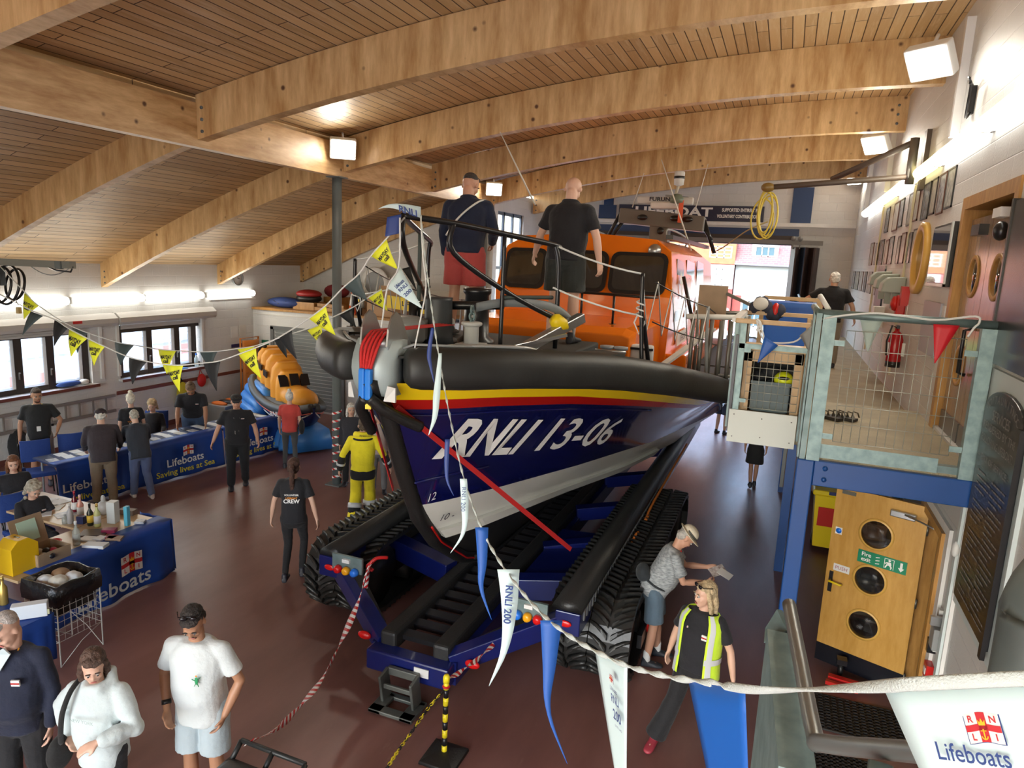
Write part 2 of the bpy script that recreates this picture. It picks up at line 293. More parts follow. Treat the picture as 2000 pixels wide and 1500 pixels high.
# slipway end behind the viewer: a wall with the big boat doorway
m = MB().bx((-14, -8, 0), (-8.1, -7.8, 6)).bx((-8.1, -8, 5.9), (1.6, -7.8, 8)); m.build('wall_back', BLOCK, kind='structure')
for k, y in enumerate((4.25, 7.55, 10.85, 14.15, 17.45, 20.75, .95, -2.35, -5.65)):
    n = 22; r = []
    for i in range(n+1):
        x = XC+.07+(XR-XC-.07)*i/n; r.append([(x, y-.09, zb(max(x, XC+.001))), (x, y+.09, zb(max(x, XC+.001))), (x, y+.09, za(x)), (x, y-.09, za(x))])
    m = MB().rings([[Vector(p) for p in q] for q in r]); m.sm = [False]*len(m.sm)
    where = ['the beam landing nearest the viewer, crossing the top left corner', 'the second beam, with three bolts at its left end above the red striped column bay', 'landing on the tall grey column', 'the first beam beyond the grey column', 'the second beam beyond the grey column', 'the last beam before the street wall', 'overhead, out of view', 'overhead, out of view', 'overhead, out of view'][k]
    b = m.build('roof_beam', GLU, label='curved laminated timber roof beam over the boat, '+where, cat='beam', group='curved roof beams')
    if k > 5: b['label'] = 'curved laminated timber roof beam behind the viewer, number %s back' % ['one', 'two', 'three'][k-6]
    bt = MB()
    for dz in (.12, .27, .42):
        bt.cyl((XC+.17, y-.087, zb(XC+.01)+dz), (XC+.17, y-.105, zb(XC+.01)+dz), .022, 10); bt.cyl((XR-.15, y-.087, zb(XR)+dz), (XR-.15, y-.105, zb(XR)+dz), .022, 10)
    bt.build('bolt_heads', DSTEEL, b)
for k, y in enumerate((7.55, 10.85, 14.15, 17.45, 4.25, .95, -2.35)):
    n = 12; r = []
    for i in range(n+1):
        x = XL+(XC-.07-XL)*i/n; r.append([Vector((x, y-.07, zb(x))), Vector((x, y+.07, zb(x))), Vector((x, y+.07, za(x))), Vector((x, y-.07, za(x)))])
    m = MB().rings(r); m.sm = [False]*len(m.sm)
    b = m.build('aisle_rafter', GLU, label='sloping laminated rafter over the stalls, '+['the nearest, reaching the left photo edge', 'landing over the first pair of wall tubes', 'landing beside the round wall clock', 'the farthest, against the end gable', 'behind the nearest visible one', 'beside the viewer', 'behind the viewer'][k], cat='beam', group='aisle rafters')
    bt = MB()
    for dz in (.1, .22, .34): bt.cyl((XL+.12, y-.065, zb(XL)+dz), (XL+.12, y-.082, zb(XL)+dz), .018, 8)
    bt.build('bolt_heads', DSTEEL, b)
MB().bx((XC-.08, -8, 5.66), (XC+.08, YA, 6.22)).build('valley_beam', GLU2, label='long laminated valley beam running over the columns between boat bay and stalls', cat='beam')
def column(y, lab):
    t = thing('steel_column', lab, 'column', (XC, y, 0), 'steel columns')
    m = MB()
    m.cyl((XC, y, 0), (XC, y, 5.66), .085, 20); m.build('shaft', DSTEEL, t)
    MB().bx((XC-.16, y-.16, 0), (XC+.16, y+.16, .02)).build('base_plate', DSTEEL, t); MB().bx((XC-.14, y-.13, 5.64), (XC+.14, y+.13, 5.66)).build('cap_plate', DSTEEL, t)
    return t
c1 = column(10.68, 'tall grey steel column rising left of the boat bow, wrapped in striped tape')
column(17.2, 'far steel column beside the tall side window behind the men on deck')
column(3.9, 'grey steel column left of the viewer, outside the frame')
# chamfered look: spiral barrier tape on the column
m = MB(); 
TAPE = bpy.data.materials.new('red_white_tape'); TAPE.use_nodes = True
def striped(mt, c1, c2, sc, axis='UV'):
    n = mt.node_tree; b = n.nodes['Principled BSDF']; L = n.links.new
    at = n.nodes.new('ShaderNodeAttribute'); at.attribute_name = 'run'; ma = n.nodes.new('ShaderNodeMath'); ma.operation = 'MULTIPLY'; ma.inputs[1].default_value = sc; L(at.outputs['Fac'], ma.inputs[0])
    fr = n.nodes.new('ShaderNodeMath'); fr.operation = 'FRACT'; L(ma.outputs[0], fr.inputs[0]); gt = n.nodes.new('ShaderNodeMath'); gt.operation = 'GREATER_THAN'; gt.inputs[1].default_value = .5; L(fr.outputs[0], gt.inputs[0])
    mx = n.nodes.new('ShaderNodeMix'); mx.data_type = 'RGBA'; mx.inputs[6].default_value = (*c1, 1); mx.inputs[7].default_value = (*c2, 1); L(gt.outputs[0], mx.inputs[0]); L(mx.outputs[2], b.inputs['Base Color']); b.inputs['Roughness'].default_value = .45
striped(TAPE, (.52, .012, .012), (.78, .78, .76), 1)
def ribbon(name, path, w, twist, mt, period, parent=None, up0=None, slant=.6, **kw):
    """a flat tape along a path turning about its own axis; 'run' carries the distance for the stripes"""
    path = [Vector(p) for p in path]; vs = []; run = []; s = 0; d0 = None
    for i, p in enumerate(path):
        d = (path[min(i+1, len(path)-1)]-path[max(i-1, 0)]).normalized()
        if i: s += (p-path[i-1]).length
        a = d.cross(Vector((0, 0, 1))); a = a.normalized() if a.length > .05 else Vector((1, 0, 0)); b = d.cross(a); t = twist(s) if callable(twist) else twist*s
        q = a*cos(t)+b*sin(t); vs += [p-q*w/2, p+q*w/2]; run += [s/period, s/period+slant]
    mb = MB(); mb.add(vs, [(2*i, 2*i+1, 2*i+3, 2*i+2) for i in range(len(path)-1)])
    o = mb.build(name, mt, parent, solid=.0015, **kw); at = o.data.attributes.new('run', 'FLOAT', 'POINT'); at.data.foreach_set('value', run); return o
pts = [(XC+.092*cos(a), 10.68+.092*sin(a), .05+a*.0245) for a in [i*.2 for i in range(0, 290)]]
mb = MB(); vs = []; run = []
for i, p in enumerate(pts): vs += [Vector(p)-Vector((0, 0, .022)), Vector(p)+Vector((0, 0, .022))]; run += [i*.02/.12, i*.02/.12+.5]
mb.add(vs, [(2*i, 2*i+1, 2*i+3, 2*i+2) for i in range(len(pts)-1)]); o = mb.build('spiral_tape', TAPE, c1); o.data.attributes.new('run', 'FLOAT', 'POINT').data.foreach_set('value', run)
# ---- windows of the left wall
WFR = mat('window_frame', (.035, .024, .018), .5)
def ribbon_window(nm, y0, y1, z0, z1, muls):
    fr = MB().bx((XL-.2, y0, z0), (XL-.1, y1, z0+.1)).bx((XL-.2, y0, z1-.02), (XL-.1, y1, z1+.15)); 
    for y in muls: fr.bx((XL-.21, y-.08, z0), (XL-.09, y+.08, z1+.1))
    o = fr.build(nm, WFR, kind='structure'); g = MB().bx((XL-.155, y0, z0+.08), (XL-.147, y1, z1+.1)); g.build('pane', GLASS, o)
    s = MB().bx((XL-.1, y0-.05, z0-.05), (XL+.12, y1+.05, z0)); s.build('window_sill', WHITE, o); MB().bx((XL+.12, y0-.05, z0-.06), (XL+.15, y1+.05, z0+.0)).build('sill_nosing', mat('sill_brown', (.16, .05, .035), .4), o)
    h = MB()
    for y in muls[1:-1]: h.box((XL-.07, y-.02, z0+.35), (.03, .02, .12)).box((XL-.05, y-.02, z0+.42), (.05, .02, .02))
    h.build('window_handle', STEEL, o)
    return o
ribbon_window('window_1', 4.6, 10.45, 1.33, 2.42, [4.68, 5.6, 6.6, 7.55, 8.45, 8.98, 9.62, 10.38])
ribbon_window('window_2', 11.12, 13.5, 1.33, 2.36, [11.2, 12.0, 12.8, 13.32])
SHB = mat('shutter_cream', (.50, .48, .45), .45)
for (a, b, lab) in ((4.4, 10.95, 'long beige roller shutter box above the nearer stall windows'), (11.0, 13.78, 'shorter beige roller shutter box above the farther stall windows')):
    t = thing('roller_shutter', lab, 'shutter', (XL, a, 2.5), 'roller shutters')
    m = MB().prism([(XL+.002, a, 2.56), (XL+.2, a, 2.56), (XL+.24, a, 2.62), (XL+.24, a, 2.72), (XL+.12, a, 2.82), (XL+.002, a, 2.82)], (0, b-a, 0)); m.build('housing', SHB, t)
    m = MB()
    for i in range(3): m.bx((XL-.03, a+.2, 2.53-i*.05), (XL-.01, b-.2, 2.575-i*.05))
    m.build('slats', SHB, t); MB().bx((XL+.002, b-.32, 1.4), (XL+.05, b-.26, 2.56)).build('guide_rail', WHITE, t); MB().bx((XL+.002, a+.05, 1.4), (XL+.05, a+.11, 2.56)).build('guide_rail', WHITE, t)
MB().bx((XL+.25, 9.9, 2.66), (XL+.256, 10.1, 2.72)).build('warning_label', REDM, label='small red warning label on the nearer roller shutter box', cat='label')
# tall side window beyond the aisle
fr = MB()
for y in (18.03, 18.7, 19.4, 20.07): fr.bx((XC-.14, y-.045, 2.2), (XC-.06, y+.045, 5.65))
for z in (2.24, 3.1, 4.1, 5.0, 5.6): fr.bx((XC-.14, 18, z-.04), (XC-.06, 20.1, z+.04))
o = fr.build('window_3', mat('window_frame_blue', (.12, .15, .19), .4), kind='structure'); MB().bx((XC-.105, 18, 2.2), (XC-.095, 20.1, 5.65)).build('pane', GLASS, o)
# trims
MB().bx((XL, -8, 0), (XL+.02, YA, .12)).build('baseboard_left', mat('skirting_red', (.14, .045, .035), .5), kind='structure')
MB().bx((XR-.02, -8, 0), (XR, 7.0, .12)).bx((XR-.02, 8.2, 0), (XR, YE, .12)).build('baseboard_right', mat('skirting_red', (0, 0, 0)), kind='structure')
MB().bx((XL, 11.0, .98), (XL+.03, 15.3, 1.06)).build('trim_1', mat('rail_redbrown', (.20, .06, .04), .5), kind='structure')
m = MB().bx((XL-.001, 13.8, 2.98), (XL+.035, 15.3, 3.0)); m.build('trim_2', WHITE, kind='structure')
# street wall dressing: beam line, blue uprights, sign, folding doors
BLUW = mat('wall_blue', (.012, .045, .14), .4)
MB().bx((XC, YE-.1, 5.62), (XR, YE, 5.72)).build('trim_3', WHITE, kind='structure')
MB().bx((-6.9, YE-.04, 5.36), (.15, YE, 5.56)).build('trim_4', BLUW, kind='structure')
MB().bx((-.12, YE-.04, 5.74), (.42, YE, 6.72)).build('trim_5', BLUW, kind='structure')
MB().bx((-5.75, YE-.04, 5.74), (-5.2, YE, 6.15)).bx((-5.6, YE-.06, 6.15), (-5.3, YE-.02, 6.6)).build('trim_6', BLUW, kind='structure')
s = thing('station_sign', 'long navy station sign with white capitals over the street doors', 'sign', (-3.6, YE-.09, 5.72))
MB().bx((-5.1, YE-.09, 5.73), (-.85, YE-.05, 6.17)).build('board', mat('sign_navy', (.012, .016, .05), .35), s)
m = MB(); text_on(m, 'LIFEBOAT', (-3.45, YE-.092, 5.97), (1, 0, 0), (0, 0, 1), .36, fit=2.3, bold=.03)
text_on(m, 'SUPPORTED ENTIRELY BY', (-1.5, YE-.092, 6.05), (1, 0, 0), (0, 0, 1), .13, fit=1.05, bold=.035); text_on(m, 'VOLUNTARY CONTRIBUTIONS', (-1.55, YE-.092, 5.87), (1, 0, 0), (0, 0, 1), .13, fit=1.2, bold=.035); m.build('lettering', TXTW, s)
t = thing('folding_door', 'dark brown concertina folding door stacked at the right of the street opening', 'door', (.1, YE-.3, 0))
DB = mat('fold_door_brown', (.045, .028, .026), .45)
for i in range(6):
    x = .0+i*.12; m = MB().beam((x, YE-.15-(.35 if i % 2 else 0), 2.55), (x+.12, YE-.15-(0 if i % 2 else .35), 2.55), .04, 5.0); m.build('leaf', DB if i != 2 else mat('fold_door_blue', (.02, .04, .08), .5), t)
MB().bx((-7.0, YE-.34, 5.12), (.8, YE-.24, 5.24)).build('top_track', mat('track_grey', (.2, .19, .18), .5), t)
m = MB()
for x in (.02, .2): m.cyl((x, YE-.36, 5.28), (x, YE-.3, 5.28), .07, 12).bx((x-.02, YE-.34, 5.0), (x+.02, YE-.3, 5.25))
m.build('roller', mat('track_grey', (0, 0, 0)), t)
MB().bx((-6.9, YE-.2, 5.1), (.0, YE+.0, 5.36)).build('door_head', mat('head_brown', (.06, .045, .04), .6), kind='structure')
bpy.data.objects['door_head'].name = 'trim_7'
# ---- lamps
TUBE = mat('tube_diffuser', (1, .97, .88), .4, emis=3.6); TUBEY = mat('tube_diffuser_warm', (1, .88, .42), .4, emis=2.2)
def strip(name, x, y0, y1, z, side, warm, lab, grp, power):
    t = thing(name, lab, 'light', (x, (y0+y1)/2, z), grp)
    MB().bx((x, y0, z-.05), (x+side*.06, y1, z+.05)).build('back_plate', WHITE, t)
    n = 10; prof = [(x+side*(.05+.11*sin(pi*i/n)), z-.085*cos(pi*i/n)) for i in range(n+1)]
    MB().rings([[Vector((a, yy, zz)) for a, zz in prof] for yy in (y0+.02, y1-.02)], True).build('diffuser', TUBEY if warm else TUBE, t)
    MB().bx((x, y0-.02, z-.07), (x+side*.1, y0+.02, z+.07)).bx((x, y1-.02, z-.07), (x+side*.1, y1+.02, z+.07)).build('end_cap', WHITE, t)
    area('tube_light', (side*.2, 0, 0), (0, R(90)*(1 if side < 0 else -1), 0), .12, y1-y0, power, (1, .93, .78), t)
for i, (a, b, w) in enumerate(((5.5, 7.72, 0), (7.8, 9.96, 0), (10.04, 11.9, 1), (11.98, 13.7, 0), (13.8, 15.6, 1), (15.7, 17.2, 0), (17.3, 18.7, 0))):
    strip('wall_tube_light', XR, a, b, 5.79, -1, w, 'wall tube light on the right wall, '+['the one running off the frame', 'pale one second from the frame edge', 'yellowish one third from the frame edge', 'pale one fourth from the frame edge', 'yellow one fifth from the frame edge', 'small pale one next to the last', 'the farthest'][i], 'tube lights along the right wall', 9)
for i, (a, b) in enumerate(((6.9, 8.1), (8.2, 9.95), (10.05, 11.75), (11.82, 13.5), (13.64, 15.3))):
    strip('stall_tube_light', XL, a, b, 3.12, 1, 0, 'bright tube light above the stall windows, '+['outside the frame', 'the leftmost, cut by the frame', 'over the gap between the windows', 'left of the clock', 'the farthest by the storage loft'][i], 'tube lights along the left wall', 9)
FLD = mat('flood_glow', (1, .96, .86), .3, emis=22.)
def flood(p, d, lab, scale=1., power=45):
    p = Vector(p); d = Vector(d).normalized(); q = d.to_track_quat('-Z', 'Y').to_matrix(); t = thing('floodlight', lab, 'light', p, 'floodlights')
    s = scale; m = MB(); m.box(p-d*.05*s, (.38*s, .30*s, .12*s), q); m.build('housing', WHITE, t, bevel=.02)
    MB().box(p+d*.018*s, (.33*s, .25*s, .012), q).build('lens', FLD, t); m = MB().tube([p-d*.08, p-d*.1+Vector((0, 0, .18)), p-d*.16+Vector((0, 0, .22))], .02); m.build('bracket', WHITE, t)
    l = bpy.data.lights.new('flood_lamp', 'SPOT'); l.energy = power; l.spot_size = R(150); l.spot_blend = .6; l.shadow_soft_size = .12; l.color = (1, .88, .7); o = bpy.data.objects.new('flood_lamp', l); COL.objects.link(o)
    o.parent = t; o.location = d*.06; o.rotation_euler = d.to_track_quat('-Z', 'Y').to_euler()
flood(P(670, 292, x=XC+.35), (.7, -.9, -.55), 'white floodlight glowing at the head of the near grey column', 1.15)
flood(P(965, 370, x=XC+.4), (.6, -1, -.4), 'white floodlight at the head of the far column behind the left deck man', 1.1)
flood(P(1813, 124, x=XR-.42), (-.55, -.75, -.75), 'square white floodlight high on the right wall nearest the viewer', 1.25)
flood(P(1708, 284, x=XR-.42), (-.55, -.75, -.75), 'floodlight on the right wall above the swing arm', 1.2)
flood(P(1667, 350, x=XR-.25), (-.6, -.8, -.6), 'farthest floodlight in the right far corner', 1.1)
# ================================================================ HULL SHAPE
BX, BY, BE = -3.1, 4.9, 18.5
FD = [0, .1, .35, .75, 1.6, 2.5, 3.5, 4.5, 5.5, 6.6, 9, 13.6]
FW = [.20, .28, .6, .95, 1.5, 1.9, 2.2, 2.40, 2.48, 2.5, 2.5, 2.4]
FZ = [3.46, 3.46, 3.45, 3.44, 3.36, 3.2, 3.0, 2.8, 2.66, 2.55, 2.5, 2.5]
def fend_w(y): return interp(FD, FW, y-BY)
def fend_z(y): return interp(FD, FZ, y-BY)
CY = [5.5, 6.6, 8.0, 10.2, 12, 14, 18.5]; CWd = [.06, .46, .95, 1.5, 1.85, 2.15, 2.2]; CZ = [2.04, 1.98, 1.93, 1.8, 1.74, 1.64, 1.6]
LY = [5.95, 6.6, 8.4, 10, 13, 18.5]; LW = [.05, .27, .62, .98, 1.45, 1.6]; LZ = [1.58, 1.55, 1.42, 1.3, 1.12, 1.0]
SY = [4.80, 4.86, 5.12, 5.41, 5.72, 6.06, 6.7, 7.38, 9, 18.5]; SZ = [3.42, 3.30, 3.05, 2.42, 1.86, 1.50, 1.07, .80, .74, .72]
def stem_y(z):
    for i in range(len(SZ)-1):
        if z >= SZ[i+1]: return SY[i]+(SY[i+1]-SY[i])*max(0, (SZ[i]-z)/(SZ[i]-SZ[i+1]))
    return SY[-1]
def hull_pt(s, v):
    """s 0 at the stem .. 1 at the transom; v 0 sheer, 1 chine, 2 lower chine, 3 keel -> (half width, y, z)"""
    q = s**1.25
    def sheer(): y = 4.86+(BE-4.86)*q; return (max(.05, fend_w(y)-.10), y, fend_z(y)-.13)
    def chine(): y = 5.5+(BE-5.5)*q; return (interp(CY, CWd, y), y, interp(CY, CZ, y))
    def low(): y = 5.95+(BE-5.95)*q; return (interp(LY, LW, y), y, interp(LY, LZ, y))
    def keel(): y = 6.7+(BE-6.7)*q; return (.04, y, interp(SY, SZ, y))
    A, B = ((sheer, chine), (chine, low), (low, keel))[min(2, int(v))]; t = v-min(2, int(v)); a = A(); b = B()
    w = a[0]+(b[0]-a[0])*t; y = a[1]+(b[1]-a[1])*t; z = a[2]+(b[2]-a[2])*t
    if v < 1: w -= .10*sin(pi*t)*min(1, s*8)
    k = max(0, 1-s*14)
    if k: w = w*(1-k)+.05*k; y = y*(1-k)+stem_y(z)*k
    return w, y, z
# ================================================================ LIFEBOAT
boat = thing('lifeboat', 'large navy and orange lifeboat with black foam fender raised on the blue trailer', 'boat', (BX, 11, .72))
def hp(s, v, sd=1, off=0):
    w, y, z = hull_pt(s, v); p = Vector((BX+sd*w, y, z))
    if off:
        e = .004; a = Vector(hull_pt(min(1, s+e), v)); b = Vector(hull_pt(s, min(3, v+e*8))); c = Vector((w, y, z)); n = (a-c).cross(b-c); n.normalize()
        if n.x < 0: n = -n
        p += Vector((n.x*sd, n.y, n.z))*off
    return p
SS = [0, .004, .01, .018, .028, .04, .055, .072]+[.072+.928*(i/44)**1.05 for i in range(1, 45)]
m = MB(); bands = [(0, .125, 4, 0), (.125, .20, 3, 1), (.20, 1, 12, 2), (1, 2, 4, 3), (2, 3, 6, 4)]
for sd in (1, -1):
    for v0, v1, n, k in bands:
        m.k = k; vs = [hp(s, v0+(v1-v0)*j/n-(1e-6 if j == n else 0), sd) for s in SS for j in range(n+1)]
        m.add(vs, [(i*(n+1)+j, (i+1)*(n+1)+j, (i+1)*(n+1)+j+1, i*(n+1)+j+1) for i in range(len(SS)-1) for j in range(n)])
m.k = 2
tr = [hp(1, v/8*3, 1) for v in range(9)]+[hp(1, v/8*3, -1) for v in range(8, -1, -1)]; m.add(tr, [tuple(range(len(tr)))], False)
m.build('hull', [HYEL, HRED, NAVY, HWHT, ANTI], boat)
# spray rail along the chine and the faint knuckle line
for sd in (1, -1):
    vs = []
    for i in range(40):
        s = .03+.5*i/39; a = hp(s, 1.78, sd, .0); b = hp(s, 2.0, sd, 0); o = Vector((sd*.05, -.01, -.01)); vs += [a, a+o, b+o*1.3, b]
    m = MB(); m.add(vs, [(4*i+k, 4*i+k+1, 4*i+5+k, 4*i+4+k) for i in range(39) for k in range(3)], False); m.build('spray_rail', HWHT, boat)
    m = MB().tube([hp(.03+.62*i/40, .42 if i < 0 else .30, sd, .002) for i in range(3)], .001); 
    m = MB().tube([hp(.02+.30*i/30, .245, sd, .004) for i in range(31)], .014, 6); m.build('rubbing_moulding', NAVY, boat)
    m = MB().tube([hp(.02+.10*i/20, .80-.04*sin(i/20*pi/2), sd, .004) for i in range(21)], .016, 6); m.build('bow_knuckle', NAVY, boat)
# lettering on the topsides (bow number)
def yv(y, v, sd, off=.012):
    y0 = 4.86+.64*v; q = max(0, (y-y0)/(18.5-y0)); return hp(q**.8, v, sd, off)
def hull_text(txt, y0b, y1b, y0t, y1t, vb0, vb1, vt0, vt1, sd, shear=.03, bold=.03):
    v, f = text_verts(txt, 1, shear=shear, bold=bold); xs = [p[0] for p in v]; ys = [p[1] for p in v]; x0, x1, a0, a1 = min(xs), max(xs), min(ys), max(ys); o = []
    for p in v:
        u = (p[0]-x0)/(x1-x0); t = (p[1]-a0)/(a1-a0)
        if sd < 0: u = 1-u
        yb = y0b+(y1b-y0b)*u; yt = y0t+(y1t-y0t)*u; vb = vb0+(vb1-vb0)*u; vt = vt0+(vt1-vt0)*u
        o.append(yv(yb+(yt-yb)*t, vb+(vt-vb)*t, sd, .02))
    return MB().add(o, f, False)
hull_text('RNLI', 5.59, 6.52, 5.62, 6.50, .60, .665, .28, .335, 1).build('bow_name', TXTW, boat)
hull_text('13-06', 6.80, 8.2, 6.70, 7.92, .67, .73, .325, .35, 1, bold=.012).build('bow_number', TXTW, boat)
hull_text('RNLI 13-06', 5.59, 8.2, 5.62, 7.9, .60, .72, .30, .34, -1).build('bow_name', TXTW, boat)
m = MB(); text_on(m, '12', hp(.045, .93, 1, .03), (.35, .94, .08), (.12, -.2, 1), .12, shear=.3); m.build('draught_mark', TXTW, boat)
m = MB(); text_on(m, '10 -', hp(.055, 1.42, 1, .03), (.45, .9, .0), (.35, -.25, 1), .12, shear=.3); m.build('draught_mark', TXTK, boat)
# stem post with black rubbing strip, red edged forefoot
zs = [3.36-.05*i for i in range(60)]; path = [Vector((BX, stem_y(z)-.02, z)) for z in zs if z > .78]
m = MB(); rr = []
for i, p in enumerate(path):
    d = (path[min(i+1, len(path)-1)]-path[max(i-1, 0)]).normalized(); n = Vector((0, -d.z, d.y)); n = n if n.y < 0 else -n
    rr.append([p+Vector((-.075, 0, 0))-n*.06, p+Vector((-.07, 0, 0))+n*.04, p+Vector((-.035, 0, 0))+n*.065, p+Vector((.035, 0, 0))+n*.065, p+Vector((.07, 0, 0))+n*.04, p+Vector((.075, 0, 0))-n*.06])
m.rings(rr); m.build('stem_strip', BLACK, boat)
for sx in (-.07, .07):
    pts = [Vector((BX+sx*1.1, stem_y(z)+.0, z-.01)) for z in [1.75-.04*i for i in range(24)]]; MB().tube(pts, .012, 6).build('forefoot_edging', HRED, boat)
pts = [Vector((BX+.075, y, interp(SY, SZ, y)-.0)) for y in [6.9+.3*i for i in range(12)]]; MB().tube(pts, .03, 6).build('keel_band', BLACK, boat)
# foam fender (sponson) each side
def fring(y, w, z, d, sd, sc=1.0):
    n = Vector((d.y, -d.x, 0)).normalized()*sd   # outward
    pr = [(-.12, .17), (.02, .185), (.11, .15), (.155, .07), (.165, -.03), (.14, -.12), (.06, -.175), (-.06, -.17), (-.14, -.12), (-.16, 0)]
    return [Vector((BX+sd*w, y, z))+n*a*sc+Vector((0, 0, b*sc)) for a, b in pr]
for sd in (1, -1):
    rr = []; ds = [.03, .06, .12, .22, .35, .55, .8, 1.1, 1.4, 1.8, 2.2, 2.7, 3.2, 3.8, 4.4, 5, 5.6, 6.4, 7.5, 9, 11, 13.5]
    for i, d in enumerate(ds):
        w = fend_w(BY+d)+.04; z = fend_z(BY+d); e = .25; w2 = (fend_w(BY+d+e)-fend_w(BY+max(0, d-e)))/(e+min(e, d)); dd = Vector((sd*w2, 1, 0)).normalized()
        n = Vector((dd.y*sd, -dd.x*sd, 0)); rr.append([Vector((BX+sd*w, BY+d, z))+n*a*(.62 if i == 0 else .88 if i == 1 else 1)+Vector((0, 0, b*(.66 if i == 0 else .9 if i == 1 else 1))) for a, b in ((-.14, .165), (.0, .18), (.09, .15), (.135, .08), (.15, -.02), (.13, -.11), (.06, -.165), (-.06, -.165), (-.14, -.12), (-.16, 0))])
    m = MB().rings(rr); f = m.build('fender', FEND, boat, label='black foam fender running down the side of the hull'); 
    q = MB(); d = 1.75; w = fend_w(BY+d)
    q.box((BX+sd*(w-.12), BY+d, fend_z(BY+d)+.168), (.30, .42, .03), rz=-sd*.55); q.build('step_pad', mat('pad_grey', (.05, .052, .05), .6), f)
# deck
m = MB(); ys = [4.95, 5.1, 5.3, 5.6, 6, 6.6, 7.2, 8, 9, 10, 11, 13, 15, 18.3]
for k in range(len(ys)-1):
    for a, b in ((ys[k], ys[k+1]),):
        wa, wb = fend_w(a)-.06, fend_w(b)-.06; za_, zb_ = fend_z(a)+.10, fend_z(b)+.10
        m.add([(BX-wa, a, za_), (BX+wa, a, za_), (BX+wb, b, zb_), (BX-wb, b, zb_)], [(0, 1, 2, 3)], False)
m.build('deck', mat('deck_grey', (.045, .047, .045), .75, bump=.2, bscale=90), boat, solid=.02)
MB().bx((-4.15, 6.65, 3.2), (-1.95, 7.8, 3.485)).build('raised_hatch', mat('deck_grey', (0, 0, 0)), boat, bevel=.02)
# bow roller: stainless cheek plates with a curved steel face
m = MB().rings([[Vector((BX+x, 4.92-.10*sin(pi*t)-.06*(1-t)+.02, 3.22+.46*t)) for x in (-.20+.05*(1-t), .20-.05*(1-t))]+[Vector((BX+x, 5.12, 3.22+.46*t)) for x in (.17, -.17)] for t in [i/8 for i in range(9)]]); m.build('bow_face', mat('bow_steel', (.42, .50, .51), .45, .2), boat)
for sx in (-1, 1):
    pf = [(5.28, 3.56), (4.93, 3.56), (4.86, 3.64), (4.88, 3.78), (4.93, 3.88), (5.0, 3.92), (5.08, 3.87), (5.2, 3.68), (5.28, 3.60)]
    MB().prism([(BX+sx*.125-.008, y, z) for y, z in pf], (.016, 0, 0)).build('roller_cheek', STEEL, boat)
    m = MB().prism([(BX+sx*.175, 4.80, 3.33), (BX+sx*.225, 4.84, 3.31), (BX+sx*.225, 4.84, 3.19), (BX+sx*.14, 4.80, 3.20)], (0, .02, 0)); m.build('tie_plate', WHITE, boat)
MB().cyl((BX-.12, 4.93, 3.66), (BX+.12, 4.93, 3.66), .05, 14).build('roller', STEEL, boat)
m = MB().tube([(BX+.2, 5.0, 3.62), (BX+.3, 5.0, 3.66), (BX+.6, 5.3, 3.64), (BX+.95, 5.7, 3.62)], .012, 6)
MB().tube([(BX-.2, 5.0, 3.62), (BX-.4, 5.1, 3.65), (BX-.8, 5.6, 3.63)], .012, 6).build('grab_line', GREY, boat)
m.build('grab_line', GREY, boat)
